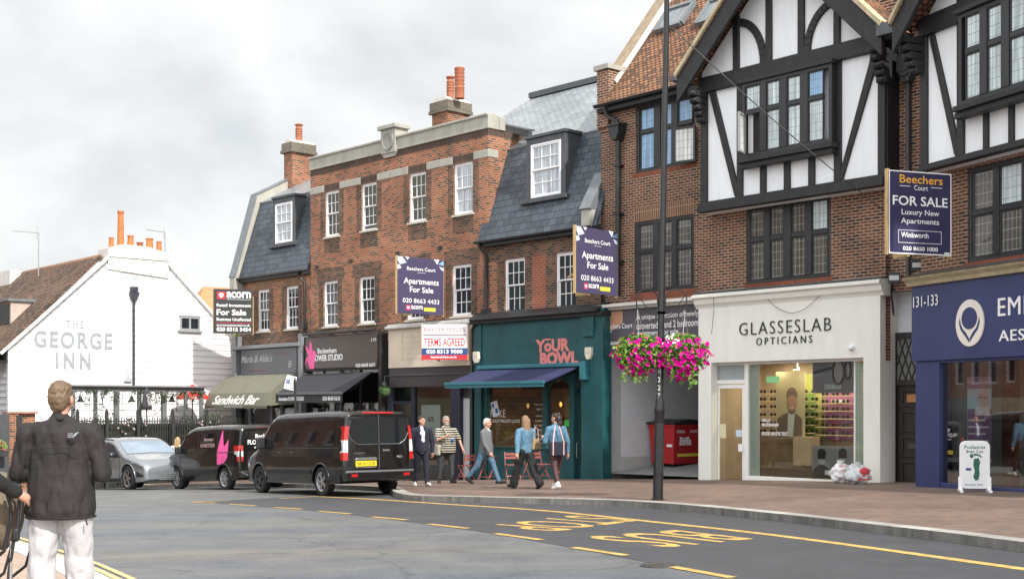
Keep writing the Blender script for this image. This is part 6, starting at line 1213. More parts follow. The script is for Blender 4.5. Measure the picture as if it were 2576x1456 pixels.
board('agent_board', 'white and red board reading Terms Agreed hung on the cream fascia', (1061, 816), (1062, 904.5), 1176.5, 41.6, 41.4, [M('white_board', (.80, .80, .80), .4, .02), M_RED, M_BLUEB, M_WLET, M('dark_red_print', (.40, .10, .13), .5, .04)],
      [('t', 4, .05, .95, .79, .92, 'BAXTER PHILIPS'), ('b', 4, .02, .98, .685, .715), ('t', 1, .05, .94, .38, .61, 'TERMS AGREED', {'bold': .012}), ('b', 2, .0, 1., .13, .325), ('t', 3, .10, .89, .17, .285, '020 8313 9000', {'bold': .03}), ('b', 1, .0, 1., 0., .13), ('t', 3, .20, .77, .03, .105, 'baxterphilips.co.uk', {'bold': .03})])
board('agent_board', 'navy board with orange heading between the two half timbered gables', (2236, 427), (2231, 637), 2393, 26.0, 26.5, [M_DNAVY, M_WLET, M_ORG],
      [('b', 1, .0, 1., .0, .014), ('b', 1, .0, 1., .986, 1.), ('b', 1, .0, .014, .014, .986), ('b', 1, .986, 1., .014, .986), ('t', 2, .17, .86, .855, .955, 'Beechers', {'bold': .01}), ('t', 1, .40, .62, .775, .835, 'Court'), ('b', 1, .17, .34, .815, .822), ('b', 1, .67, .85, .815, .822), ('t', 1, .06, .94, .585, .70, 'FOR SALE', {'bold': .015}), ('t', 1, .20, .80, .455, .54, 'Luxury New', {'bold': .005}), ('t', 1, .19, .80, .35, .435, 'Apartments', {'bold': .005}), ('b', 1, .15, .84, .285, .29), ('b', 1, .15, .84, .135, .14), ('b', 1, .15, .155, .14, .285), ('b', 1, .835, .84, .14, .285), ('t', 1, .19, .63, .20, .265, 'Winkworth', {'bold': .012}), ('t', 1, .22, .78, .045, .095, '020 8650 1000', {'bold': .02}), ('b', 1, .89, .975, .02, .04)])
# ================================================================ lamp column with two hanging baskets
M_COL = M('black_column_paint', (.012, .012, .013), .28, .3, 5, .03, bscale=30, spec=.5)
gb = G(1655, 1257, KERB); lp = thing('lamp_column', 'tall black lamp column on the pavement with a hooked bracket on each side', 'lamp post', gb); lp.rotation_euler = (0, R(1.02), 0)
mb = MB(); mb.lathe([(.13, 0), (.13, .02), (.098, .03), (.094, .9), (.09, 1.62), (.102, 1.66), (.104, 1.74), (.09, 1.80), (.088, 1.9), (.070, 2.0), (.066, 3.0), (.060, 5.4), (.054, 8.8), (.050, 9.6)], n=18); mb.build('column', M_COL, lp, smooth=.7)
mb = MB(); mb.box(-.06, .06, -.1005, -.08, .5, 1.45); mb.build('access_door', M_COL, lp, bevel=.005)
mb = MB()
for i, ch_ in enumerate('H227'): z = 2.44 - i * .155; text(mb, ch_, -.05, .0, z - .05, z + .05, -.070, th=0, bold=.01)
mb.build('lettering', M('worn_white_paint', (.5, .5, .48), .7, .2, 9), lp)
for s in (-1, 1):
    mb = MB(); tp = 3.93; w_ = .40; mb.tube([(s * .06, 0, tp - .35), (s * .08, 0, tp - .12)] + [(s * (.08 + w_ / 2 - w_ / 2 * cos(pi * k / 8)), 0, tp - .10 + .17 * sin(pi * k / 8)) for k in range(9)] + [(s * .47, 0, tp - .25), (s * .45, 0, tp - .32)], .012, 6); mb.tube([(s * .06, 0, tp - .45), (s * .2, 0, tp - .40), (s * .44, 0, tp - .05)], .008, 5); mb.box(-.075, .075, -.075, .075, tp - .40, tp - .36); mb.build('bracket', M_COL, lp)
M_LEAF = M('basket_leaf', (.12, .24, .03), .55, .45, 9, coord='Object'); M_PET = M('magenta_petal', (.52, .004, .235), .7, .25, 14, spec=.08, coord='Object'); M_PET2 = M('pink_petal', (.58, .03, .26), .7, .2, 14, spec=.08, coord='Object'); M_PETW = M('white_petal', (.78, .78, .76), .55, .05, 9); M_PETR = M('coral_petal', (.66, .08, .06), .55, .1, 9)
def basket(label, px, py, rx, rz, sd, nfl=270, white=False, hook=None):
    random.seed(sd); base = ray(px, py); Yb = gb.y - .02; c = V((base.x * Yb, Yb, EYE + base.z * Yb)); t = thing('hanging_basket', label, 'hanging basket', c, 0, 'flower baskets on the lamp column')
    def surf():                                     # a random spot on the lobed outer surface, thinner towards the trailing bottom
        a = random.random() * 2 * pi; u = random.random() * 2 - 1; s = sqrt(1 - u * u); l = 1 + .16 * sin(3 * a + sd) + .12 * sin(5 * u * 3 + sd)
        k = 1 if u > -.2 else 1 + .25 * (u + .2)
        return V((cos(a) * s * rx * l * k, sin(a) * s * rx * .8 * l * k, u * rz * (1 if u > 0 else 1.15)))
    mb = MB(); mb.ell((0, 0, -.02), (rx * .45, rx * .45, rz * .5), 14, 8); mb.build('basket_bowl', M('coir_liner', (.06, .045, .03), .9, .3, 8), t)
    mb = MB(); hk = hook - c
    for k in range(3): a = 2 * pi * k / 3 + .4; mb.tube([hk, V((cos(a) * rx * .45, sin(a) * rx * .45, 0.02))], .005, 4)
    mb.build('chain', M('chain_metal', (.25, .25, .25), .4, .1, metal=.6), t)
    def leafy(mb, n, s0, s1, inner=.75):
        for _ in range(n):
            p = surf(); q = p * (inner + (1.04 - inner) * random.random()); d = V((random.uniform(-1, 1), random.uniform(-1, 1), random.uniform(-.6, 1))).normalized(); e = d.orthogonal().normalized(); e = Matrix.Rotation(random.random() * 6.3, 3, d) @ e; L = random.uniform(s0, s1); wv = d.cross(e) * L * .33
            mb.face([q - e * L * .5, q + wv * .9, q + e * L * .5, q - wv])
    mb = MB(); leafy(mb, 1900, .05, .10); mb.build('foliage', M_LEAF, t, recalc=False)['kind'] = 'stuff'
    def flowers(mb, n, lo, hi, pick=None):
        k_ = 0
        while k_ < n:
            p = surf()
            if pick and not pick(p): continue
            k_ += 1; q = p * random.uniform(.97, 1.08); d = (q.normalized() * .8 + V((random.uniform(-.5, .5), random.uniform(-.9, .1), random.uniform(-.3, .5)))).normalized(); e = d.orthogonal().normalized(); g = d.cross(e); r = random.uniform(lo, hi); P = []
            for j in range(10): a = 2 * pi * j / 10; rr_ = r * (1. if j % 2 else .78); P.append(q + (e * cos(a) + g * sin(a)) * rr_ + d * r * .35)
            b = len(mb.v); mb.v.extend([V(x) for x in P] + [q]); 
            for j in range(10): mb.f.append([b + j, b + (j + 1) % 10, b + 10]); mb.m.append(0)
    low = lambda p: (p.z < rz * .75 and mnoise.noise(p * 4 + V((sd, 0, 0))) > -.12 - (p.z < -.05) * .25)
    mb = MB(); flowers(mb, nfl, .030, .050, low); mb.build('magenta_flowers', M_PET, t, recalc=False)['kind'] = 'stuff'
    mb = MB(); flowers(mb, nfl // 6, .024, .036); mb.build('pink_flowers', M_PET2, t, recalc=False)['kind'] = 'stuff'
    mb = MB(); flowers(mb, 16, .022, .03, lambda p: p.z > -.05 and p.y < 0); mb.build('coral_flowers', M_PETR, t, recalc=False)['kind'] = 'stuff'
    if white: mb = MB(); flowers(mb, 26, .022, .032, lambda p: p.x < -rx * .2 and p.z > rz * .25 and p.y < 0); mb.build('white_flowers', M_PETW, t, recalc=False)['kind'] = 'stuff'
    mb = MB()
    for k in range(5):                              # trailing stems
        x, y = random.uniform(-.25, .25) * (1 if not white else .8), random.uniform(-.25, .1); zb = -rz * random.uniform(1.25, 1.6); pts = [V((x * (1 + .1 * i), y, -rz * .8 + (zb + rz * .8) * i / 4)) for i in range(5)]; mb.tube(pts, .004, 4)
        for i in range(9): p = pts[0].lerp(pts[-1], i / 8); e = V((random.uniform(-1, 1), random.uniform(-1, 1), random.uniform(-.5, .5))).normalized() * .06; mb.face([p, p + e + V((0, 0, .03)), p + e * 1.5, p + e - V((0, 0, .03))])
    mb.build('trailing_stems', M_LEAF, t, recalc=False)
hz_ = gb.z + 3.6; hx = lambda s: gb + V((s * .45 + 3.6 * math.tan(R(1.02)), 0, 3.61))
basket('left hand basket of magenta petunias in front of the slate purple hoarding', 1608, 888, .45, .36, 3, hook=hx(-1))
basket('right hand basket of petunias with white blooms in front of the white shop wall', 1714, 892, .44, .40, 8, white=True, hook=hx(1))
# overhead wire from the column to the brick wall
A = ray(1693, 72) * 24.3 + V((0, 0, EYE)); B = FT.wd(FT.x(2222, 0) , 0, FT.z(2222, 528, 0)); mb = MB(); mb.tube([A.lerp(B, k / 20) - A - V((0, 0, .35 * 4 * (k / 20) * (1 - k / 20) * .3)) for k in range(21)], .012, 5); t = thing('overhead_cable', 'thin grey cable slung from the lamp column across the timbered gable', 'cable', A); mb.build('cable', M('grey_cable', (.10, .10, .10), .6, .1), t)
f = FT; mb = MB()                                   # loose cables along the cornice and a drooping loop above the lettering
P = [f.wd(f.x(x, -.3), -.30, f.z(x, y, -.3)) for x, y in ((1917, 733), (1940, 765), (1975, 786), (2000, 788), (2030, 775), (2060, 745))]; o_ = P[0]; mb.tube([p - o_ for p in smooth_path(P, 2)], .007, 5); t = thing('wall_cable', 'thin cable drooping in a loop over the optician lettering', 'cable', o_); mb.build('cable', M_BLKP, t)
P = [f.wd(f.x(x, y_), y_, f.z(x, y, y_)) for x, y, y_ in ((2246, 700, .3), (2241, 735, -.1), (2249, 790, .42), (2246, 850, .42))]; o_ = P[0]; mb = MB(); mb.tube([p - o_ for p in smooth_path(P, 2)], .022, 6); t = thing('wall_cable', 'thick black cable hanging down the streaked white panel above the dark door', 'cable', o_); mb.build('cable', M_BLKP, t)
P = [f.wd(f.x(x, -.46), -.46, f.z(x, y, -.46)) for x, y in ((1795, 748), (1796, 780), (1790, 840))]; o_ = P[0]; mb = MB(); mb.tube([p - o_ for p in P], .008, 5); t = thing('wall_cable', 'short loose cable dangling at the left end of the white cornice', 'cable', o_); mb.build('cable', M_BLKP, t)
for px, py, lab in ((2250, 700, 'black floodlight bracketed over the recessed door beside the navy board'), (2308, 668, 'dark floodlight on the brick under the navy agent board')):
    o_ = f.wd(f.x(px, -.1), -.1, f.z(px, py, -.1)); t = thing('floodlight', lab, 'floodlight', o_, f.rot + .5, 'floodlights by the recess'); mb = MB(); mb.box(-.13, .13, -.1, .02, -.12, .14); mb.tube([(0, 0, 0), (.05, .35, .05)], .02, 6); mb.build('casing', M_BLKP, t, bevel=.02); mb = MB(); mb.face([(-.11, -.102, -.05), (.11, -.102, -.05), (.11, -.102, .06), (-.11, -.102, .06)]); mb.build('lens', M('lamp_lens', (.5, .52, .52), .2, .1), t, recalc=False)
# ================================================================ wheeled waste bin in the passage
x0, x1 = f.x(1632, 1.9), f.x(1696, 1.9); o_ = f.wd(x0, 1.9, 0); o_.z = zg(o_.x, o_.y) + KERB + .19
t = thing('waste_bin', 'large red wheeled waste bin with black lid standing in the passage', 'waste bin', o_, f.rot); W_ = x1 - x0; D_ = 1.5; t.scale = (1, 1, 1.12); M_BINR = M('red_bin_paint', (.42, .018, .022), .45, .12, 2)
mb = MB(); vs = [(.06, .06, .22), (W_ - .1, .06, .22), (W_ - .1, D_ - .06, .22), (.06, D_ - .06, .22), (0, 0, 1.28), (W_, 0, 1.28), (W_, D_, 1.28), (0, D_, 1.28)]; mb.raw(vs, [(3, 2, 1, 0), (4, 5, 6, 7), (0, 1, 5, 4), (1, 2, 6, 5), (2, 3, 7, 6), (3, 0, 4, 7)]); mb.box(-.03, W_ + .03, -.03, D_ + .03, 1.2, 1.28); mb.build('body', M_BINR, t, bevel=.03)
mb = MB(); mb.prismx([(-.06, 1.28), (D_ + .06, 1.28), (D_ + .06, 1.34), (D_ * .5, 1.42), (-.06, 1.34)], -.06, W_ + .06); mb.build('lid', M('black_lid', (.02, .02, .02), .5, .1), t, bevel=.02)
for xx, yy in ((.12, .15), (W_ - .2, .15), (.12, D_ - .2), (W_ - .2, D_ - .2)): mb = MB(); mb.lathe([(.02, -.03), (.09, -.03), (.09, .03), (.02, .03)], (xx, yy, .09), 12, 0, 'x'); mb.box(xx - .05, xx + .05, yy - .04, yy + .04, .12, .24); mb.build('castor', M_BLKP, t)
mb = MB(); X_ = W_ + .004
def tx(s, y0, y1, z0, z1, **k):
    m2 = MB(); text(m2, s, y0, y1, z0, z1, 0, th=0, **k)
    for fa_ in m2.f: mb.face([(X_ - .10 * (1.28 - m2.v[i].z) / 1.06 + .004, m2.v[i].x, m2.v[i].z) for i in fa_])
tx('Biffa', .28, .82, .72, .95, bold=.04); tx('GENERAL', .12, .50, 1.05, 1.13, bold=.02); tx('WASTE', .72, 1.05, 1.05, 1.13, bold=.02); mb.build('lettering', M_WLET, t)
mb = MB(); mb.T = None; mb.face([(W_ - .055, .2, .42), (W_ - .055, 1.3, .42), (W_ - .047, 1.3, .50), (W_ - .047, .2, .50)]); mb.build('warning_strip', M_YELB, t, recalc=False); mb = MB(); mb.box(W_ - .3, W_ - .1, -.0, .03, .68, .75); mb.build('label', M_WLET, t)
# ================================================================ rubbish sacks by the shop window
def blob(mb, c, r, sd, n=20, k=14, amp=.12, fr=3.):
    b = len(mb.v); mb.ell(c, r, n, k)
    for i in range(b, len(mb.v)): p = mb.v[i]; d = (p - V(c)); mb.v[i] = p + d * (amp * mnoise.noise(d * fr / max(r) + V((sd, 0, 0))) + amp * .5 * mnoise.noise(d * fr * 3 / max(r) + V((0, sd, 0))))
M_SACK = M('white_sack_plastic', (.80, .79, .80), .3, .08, 3, .5, coord='Object', bscale=9); M_SACK2 = M('cloudy_sack_plastic', (.60, .63, .65), .22, .25, 6, .6, coord='Object', bscale=9)
for px, py, w_, h_, mm, lab, sd in ((2114, 1214, .24, .52, M_SACK, 'white printed rubbish sack leaning on the optician window', 2.), (2158, 1217, .30, .50, M_SACK2, 'cloudy see-through rubbish sack with a red packet inside it', 5.)):
    g = G(px, py, KERB); t = thing('rubbish_sack', lab, 'rubbish sack', g, .3, 'sacks by the optician'); mb = MB(); blob(mb, (0, 0, h_ * .42), (w_, w_ * .85, h_ * .46), sd, 36, 24, .34, 2.6); 
    for v in mb.v: v.z = max(v.z, .0)
    mb.lathe([(w_ * .35, h_ * .78), (.05, h_ * .93), (.10, h_ * 1.03), (.02, h_ * 1.0)], n=10); mb.build('sack', mm, t, smooth=True)
    mb = MB(); y_ = -w_ * .86
    if mm is M_SACK: text(mb, 'thank you', -.14, .14, h_ * .72, h_ * .84, y_ + .05, th=0, bold=.02); text(mb, 'FRESH', -.12, .12, h_ * .52, h_ * .62, y_, th=0)
    else: mb.ell((.02, y_ + .01, h_ * .62), (.14, .03, .09), 12, 6); mb.box(-.16, .14, y_ - .02, y_ + .03, h_ * .22, h_ * .28); mb.box(-.05, .2, y_ - .01, y_ + .03, h_ * .38, h_ * .42)
    mb.build('print', M('faded_red_print', (.62, .07, .09), .5, .1), t)
# ================================================================ pavement sign board
g = G(2452, 1237, KERB); t = thing('pavement_sign', 'white swinging pavement sign with a green footprint outside the navy clinic front', 'pavement sign', g, R(-14)); W_, Hh = .54, .93
mb = MB(); r = .10; n = 6; P = [(sx * (W_ / 2 - r) + r * cos(a), zc + r * sin(a)) for (sx, zc, a0) in ((1, .07 + Hh - r, 0), (-1, .07 + Hh - r, pi / 2), (-1, .07 + r, pi), (1, .07 + r, 3 * pi / 2)) for a in [a0 + pi / 2 * k / n for k in range(n + 1)]]
mb.prism(P, -.02, .02); pn = mb.build('panel', M('sign_white', (.72, .74, .74), .35, .03), t)
mb = MB(); mb.tube([V((x, 0, z)) for x, z in P[0:14]], .02, 8); mb.tube([V((P[13][0], 0, P[13][1])), V((-W_ / 2, 0, .06))], .02, 8); mb.tube([V((W_ / 2, 0, .07 + Hh - .1)), V((W_ / 2, 0, .06))], .02, 8)
for s in (-1, 1): mb.box(s * W_ / 2 - .03, s * W_ / 2 + .03, -.30, .30, .0, .055); mb.box(s * W_ / 2 - .04, s * W_ / 2 + .04, -.03, .03, .05, .30)
mb.build('frame', M_UPVC, t, bevel=.008)
M_DGR = M('dark_green_print', (.008, .10, .075), .5, .05); mb = MB(); text(mb, 'Podiatrist', -.20, .20, .86, .93, -.024, th=0, bold=.012); text(mb, 'Brian Cast', -.16, .16, .78, .84, -.024, th=0, bold=.01); mb.build('lettering', M_DGR, pn)
mb = MB(); mb.prism([(-.02, .66), (.07, .68), (.10, .60), (.08, .48), (.09, .36), (.07, .25), (.01, .23), (-.03, .30), (.0, .42), (-.03, .54)], -.025, -.02)
for i, (x, z, r_) in enumerate(((-.06, .72, .035), (.0, .745, .022), (.045, .745, .02), (.085, .73, .018), (.115, .705, .015))): mb.prism([(x + r_ * cos(a), z + r_ * 1.25 * sin(a)) for a in [2 * pi * k / 12 for k in range(12)]], -.025, -.02)
mb.build('footprint', M_DGR, pn); mb = MB(); mb.box(-.17, -.07, -.025, -.02, .43, .48); text(mb, '020 8650 0795', -.19, .15, .13, .165, -.024, th=0); mb.build('small_print', M_BLUEB, pn)
# ================================================================ folding bistro set outside the café
M_BIST = M('dusty_red_metal', (.30, .085, .075), .5, .1, 4)
def bchair(p, rz, label):
    t = thing('bistro_chair', label, 'chair', p, rz, 'folding bistro chairs outside the teal cafe'); W_ = .2
    for s in (-1, 1):
        mb = MB(); mb.bar((s * W_, -.20, 0), (s * W_, .16, .46), .018, .03); mb.bar((s * W_, .16, .46), (s * W_, .24, .84), .018, .03); mb.build('leg', M_BIST, t); mb = MB(); mb.bar((s * (W_ - .025), .24, 0), (s * (W_ - .025), -.18, .46), .018, .03); mb.build('leg', M_BIST, t)
    mb = MB()
    for k in range(5): mb.box(-W_ + .01, W_ - .01, -.19 + k * .08, -.13 + k * .08, .45, .47)
    mb.build('seat', M_BIST, t); mb = MB()
    for z in (.66, .77): mb.box(-W_, W_, .19 + (z - .6) * .2, .21 + (z - .6) * .2, z - .035, z + .035)
    mb.build('backrest', M_BIST, t); mb = MB(); mb.tube([(-W_, .1, .12), (W_, .1, .12)], .01, 5); mb.tube([(-W_, -.1, .12), (W_, -.1, .12)], .01, 5); mb.build('stretcher', M_BIST, t)
def btable(p, rz, label):
    t = thing('bistro_table', label, 'table', p, rz, 'folding bistro tables outside the teal cafe'); mb = MB(); mb.lathe([(.3, .70), (.3, .725)], n=24); mb.build('table_top', M_BIST, t)
    for s in (-1, 1):
        for d in (-1, 1): mb = MB(); mb.bar((s * .2, d * .24, 0), (s * .2, -d * .2, .70), .018, .03); mb.build('leg', M_BIST, t)
    mb = MB(); mb.tube([(-.2, .2, .1), (.2, .2, .1)], .01, 5); mb.tube([(-.2, -.2, .1), (.2, -.2, .1)], .01, 5); mb.build('stretcher', M_BIST, t)
f = FB3
def fp(px, ly): x = f.x(px, ly); p = f.wd(x, ly, 0); p.z = zg(p.x, p.y) + KERB; return p
bchair(fp(1172, -1.3), f.rot + R(-95), 'red bistro chair at the left end of the cafe seating beside the grey door')
btable(fp(1228, -1.2), f.rot + R(10), 'red bistro table half hidden behind the man in the grey jacket')
bchair(fp(1290, -1.5), f.rot + R(60), 'red bistro chair between the two tables below the big cafe window')
btable(fp(1310, -.9), f.rot + R(10), 'red bistro table close under the big cafe window')
bchair(fp(1362, -1.2), f.rot + R(95), 'red bistro chair right of the tables behind the woman in black trousers')
# parking plate on its post, topiary ball
p = V((ray(752, 1000).x * 37.5, 37.5, 0)); p.z = zg(p.x, p.y) + KERB; t = thing('parking_sign', 'small white parking plate twisted on a dark post in front of the awnings', 'sign', p, 0)
ph = EYE + (HY - 952) / FP * 37.5 - p.z; mb = MB(); mb.tube([(.0, 0, 0), (-.13, 0, ph)], .038, 8); mb.build('post', M_BLKP, t)
mb = MB(); mb.T = Matrix.Translation((-.24, -.07, ph - .12)) @ Matrix.Rotation(R(14), 4, 'Y') @ Matrix.Rotation(R(28), 4, 'Z'); mb.box(-.16, .16, 0, .012, -.21, .21, 0); mb.box(-.13, -.03, -.003, 0, -.04, .08, 1)
for k in range(5): mb.box(-.0, .13, -.003, 0, .15 - k * .075, .17 - k * .075, 2)
text(mb, 'P', -.105, -.055, -.02, .06, -.005, 0, th=0); mb.build('plate', [M('sign_plate_white', (.62, .66, .72), .4, .03), M_BLUEB, M('grey_small_print', (.25, .28, .33), .6)], t)
f = FB2; x, z = f.p(967, 983, -.55); o_ = f.wd(x, -.55, z); t = thing('topiary_ball', 'round green topiary ball hanging between the flower shop and the empty shop', 'plant', o_, f.rot); mb = MB(); blob(mb, (0, 0, 0), (.19, .19, .19), 4., 22, 16, .10, 8.); random.seed(2)
for _ in range(500): d = V((random.gauss(0, 1), random.gauss(0, 1), random.gauss(0, 1))).normalized(); q = d * .2; e = d.orthogonal() * .03; mb.face([q - e, q + d.cross(e), q + e, q + d * .02])
mb.build('foliage', M('box_leaf', (.05, .11, .03), .7, .4, 9, coord='Object'), t, recalc=False); mb = MB(); mb.tube([(0, 0, .18), (0, 0, .5), (0, .5, .55)], .012, 5); mb.lathe([(.06, .17), (.09, .30)], n=10); mb.build('hanger', M_LEAD, t)
# ================================================================ beer garden in front of the inn
f = FP_
M_GREYT = M('grey_painted_timber', (.14, .145, .15), .6, .15, 3); M_FEN = M('black_fence', (.032, .034, .032), .5, .2, 6); M_HEDGE = M('dusty_hedge_leaf', (.050, .065, .040), .7, .5, 7, coord='Object'); M_IVY = M('ivy_leaf', (.035, .06, .022), .6, .5, 7, coord='Object')
def clump(mb, c, r, n, s, sd=0):
    for _ in range(n):
        d = V((random.gauss(0, 1), random.gauss(0, 1), random.gauss(0, 1))).normalized() * (random.random() ** .4); q = V((c[0] + d.x * r[0], c[1] + d.y * r[1], c[2] + d.z * r[2])); e = V((random.uniform(-1, 1), random.uniform(-1, 1), random.uniform(-1, 1))).normalized(); g = e.orthogonal().normalized() * s * .4; e *= s * .6; mb.face([q - e, q + g, q + e, q - g])
yf = -3.2; gz = lambda lx, ly: (lambda p: zg(p.x, p.y) - f.z0)(f.wd(lx, ly, 0))
x0, x1 = f.x(178, yf), f.x(612, yf); zt = f.z(400, 1048, yf); o_ = f.wd(x0, yf, gz(x0, yf)); L_ = x1 - x0; Hf = zt - gz(x0, yf); fe = thing('garden_fence', 'black railing fence along the beer garden of the white inn', 'fence', o_, f.rot)
mb = MB(); n = int(L_ / .10)
for k in range(n): x = L_ * k / n; mb.box(x - .014, x + .014, -.014, .014, -.9, Hf - .04 + .03 * (k % 2))
for z in (.2, Hf * .55, Hf - .15): mb.box(0, L_, -.02, .02, z - .02, z + .02)
mb.build('railing', M_FEN, fe)
for px in (195, 268, 347, 434, 520): x = f.x(px, yf) - x0; mb = MB(); mb.box(x - .05, x + .05, -.06, .05, -.9, Hf + .22); mb.ell((x, 0, Hf + .26), (.05, .05, .05), 8, 6); mb.build('post', M_FEN, fe)
random.seed(5); hg = thing('hedge', 'dull green hedge growing close behind the black garden railing', 'hedge', f.wd(x0, yf + .3, 0), f.rot); mb = MB()
for k in range(60): clump(mb, (L_ * (k + .5) / 60, random.uniform(.0, .35), random.uniform(.2, Hf - .15) + gz(x0, yf) + random.uniform(-.1, .1)), (.26, .22, .42), 60, .10)
mb.build('foliage', M_HEDGE, hg, recalc=False); mb = MB(); mb.box(0, L_, .05, .25, -1, zt - .25); mb.build('dark_backing', M('dark_hedge_backing', (.03, .03, .022), .9, .3), hg)  # solid dark backing slab added behind the leaves
random.seed(9); fb = thing('flower_border', 'scattered pale and pink blooms in the hedge beside the closed parasol', 'flowers', f.wd(x0, yf, 0), f.rot); mb = MB(); mb2 = MB()
for k in range(55):
    px = random.choice((random.gauss(318, 14), random.gauss(368, 12), random.gauss(500, 20))); x = f.x(px, yf) - x0; z = f.z(px, random.uniform(1058, 1140), yf); (mb if k % 3 else mb2).ell((x, -.06 - random.random() * .1, z), (.035, .02, .035), 6, 4)
mb.build('pale_blooms', M('pale_bloom', (.42, .40, .37), .7, .2), fb); mb2.build('pink_blooms', M('pink_bloom', (.32, .14, .16), .7, .2), fb)
# pergola with climbing greenery and hanging bell lamps
yp_ = -2.4; x0, x1 = f.x(172, yp_), f.x(512, yp_); zt = f.z(330, 973, yp_); zb_ = f.z(330, 984, yp_); pg = thing('pergola', 'grey timber pergola with trailing greenery across the white inn wall', 'pergola', f.wd(x0, yp_, 0), f.rot)
mb = MB(); mb.box(0, x1 - x0, -.06, .06, zb_, zt); mb.box(-.02, x1 - x0 + .02, -.2, .2, zt, zt + .04); mb.build('beam', M_GREYT, pg)
for px in (184, 240, 293, 351, 412, 467, 506): x = f.x(px, yp_) - x0; mb = MB(); w_ = .085 if px in (293, 412, 525) else .06; mb.box(x - w_, x + w_, -w_, w_, -1., zb_); mb.build('post', M_GREYT, pg)
random.seed(4); mb = MB()
for k in range(46): x = (x1 - x0) * random.random(); clump(mb, (x, random.uniform(-.2, .1), zb_ - random.random() ** 2 * .35), (.16, .1, .12), 22, .075)
for px in (184, 240, 467): x = f.x(px, yp_) - x0; [clump(mb, (x, -.05, zb_ - .1 - .28 * j), (.12, .1, .18), 20, .07) for j in range(5)]
for k in range(22): x = (x1 - x0) * random.random(); L2 = random.uniform(.3, .9); mb.tube([(x, -.05, zb_), (x + random.uniform(-.1, .1), -.05, zb_ - L2)], .012, 4); clump(mb, (x, -.05, zb_ - L2), (.06, .05, .08), 10, .06)
mb.build('climbing_greenery', M_IVY, pg, recalc=False)
for i, px in enumerate((205, 334, 435)):
    o_ = f.wd(f.x(px, yp_), yp_ + .1, f.z(px, 1003, yp_)); t = thing('bell_lamp', ('dark bell shaped lamp hanging from the pergola nearest the man in the dark jacket', 'dark bell shaped lamp hanging left of the closed grey parasol', 'dark bell shaped lamp hanging just left of the red parasol')[i], 'hanging lamp', o_, f.rot, 'bell lamps under the pergola'); mb = MB(); mb.lathe([(.17, -.12), (.15, -.09), (.07, .0), (.05, .08), (.02, .12)], n=14); mb.tube([(0, 0, .1), (0, 0, zb_ - f.z(px, 1003, yp_))], .012, 5); mb.build('shade', M_BLKP, t, smooth=.8)
def parasol(px, yt, yb_, ly, closed, lab, mat):
    zt_, zb2 = f.z(px, yt, ly), f.z(px, yb_, ly); x = f.x(px, ly); zf_ = gz(x, ly); t = thing('parasol', lab, 'parasol', f.wd(x, ly, zf_), f.rot, 'parasols in the beer garden'); a, b = zt_ - zf_, zb2 - zf_; mb = MB(); mb.tube([(0, 0, 0), (0, 0, a)], .025, 8); mb.build('pole', M_BLKP, t); mb = MB(); n = 24
    if closed:
        pr = [(.02, a), (.10, a - .12), (.13, a - .3), (.17, b + .15), (.18, b)]; mb.lathe(pr, n=n)
        for i, v in enumerate(mb.v): k = 1 + .16 * sin(i % n * 2 * pi / n * 6); v.x *= k; v.y *= k
        c = mb.build('canopy', mat, t, smooth=True); m2 = MB(); mT = Matrix.Rotation(R(78), 4, 'Y'); m2.T = Matrix.Translation((0, 0, (a + b) / 2 - .05)) @ mT; text(m2, 'LAGER', -.22, .22, -.06, .08, -.185, th=0, bold=.03); m2.build('lettering', M('faded_white_print', (.5, .5, .5), .6), c)
    else:
        R_ = .66; mb.lathe([(.02, a), (R_, b + .12), (R_, b), (R_ - .02, b), (R_ - .02, b + .1), (.03, a - .03)], n=8); c = mb.build('canopy', mat, t); m2 = MB(); text(m2, 'MORETTI', -.45, -.02, b + .02, b + .10, -R_ * cos(pi / 8) - .012, th=0, bold=.02); m2.build('lettering', M_WLET, c)
parasol(369, 975, 1030, -2.9, True, 'closed charcoal parasol standing in front of the pergola posts', M('charcoal_canvas', (.045, .045, .05), .8, .2, 4)); parasol(484, 966, 1004, -1.05, False, 'open red parasol half hidden by the olive awning', M('red_canvas', (.62, .05, .035), .7, .08, 3))
# brick gate pier, dark post and flower trough at the left edge
yq_ = -4.2
o_ = f.wd(f.x(48, yq_), yq_, gz(f.x(48, yq_), yq_)); W_ = f.x(78, yq_) - f.x(20, yq_); Hh = f.z(48, 1040, yq_) - gz(f.x(48, yq_), yq_); t = thing('brick_wall', 'orange brick gate wall behind the man in the dark jacket', 'wall', o_, f.rot); mb = MB(); mb.box(-W_ / 2, -W_ * .05, 0, .35, -.3, Hh); mb.box(W_ * .12, W_ / 2 + .2, .1, .35, -.3, Hh); mb.build('brickwork', M_BROR, t); mb = MB(); mb.box(-W_ * .12, W_ * .12, -.05, .05, .5, Hh - .05); mb.box(-W_ * .08, W_ * .08, -.08, .08, 1., 1.8); mb.build('gate', M_FEN, t); mb = MB(); mb.box(-W_ / 2 - .04, W_ / 2 + .24, -.04, .4, Hh, Hh + .06); mb.build('coping', M_BRRED, t)
o_ = f.wd(f.x(9, -5.), -5., gz(f.x(9, -5.), -5.)); t = thing('gate_post', 'dark grey timber post at the left edge of the photo beside the brick gate wall', 'post', o_, f.rot); mb = MB(); mb.box(-.16, .16, -.1, .1, -.3, f.z(9, 1040, -5) - gz(f.x(9, -5.), -5.)); mb.build('post', M('dark_grey_timber', (.06, .065, .07), .7, .15), t, bevel=.02)
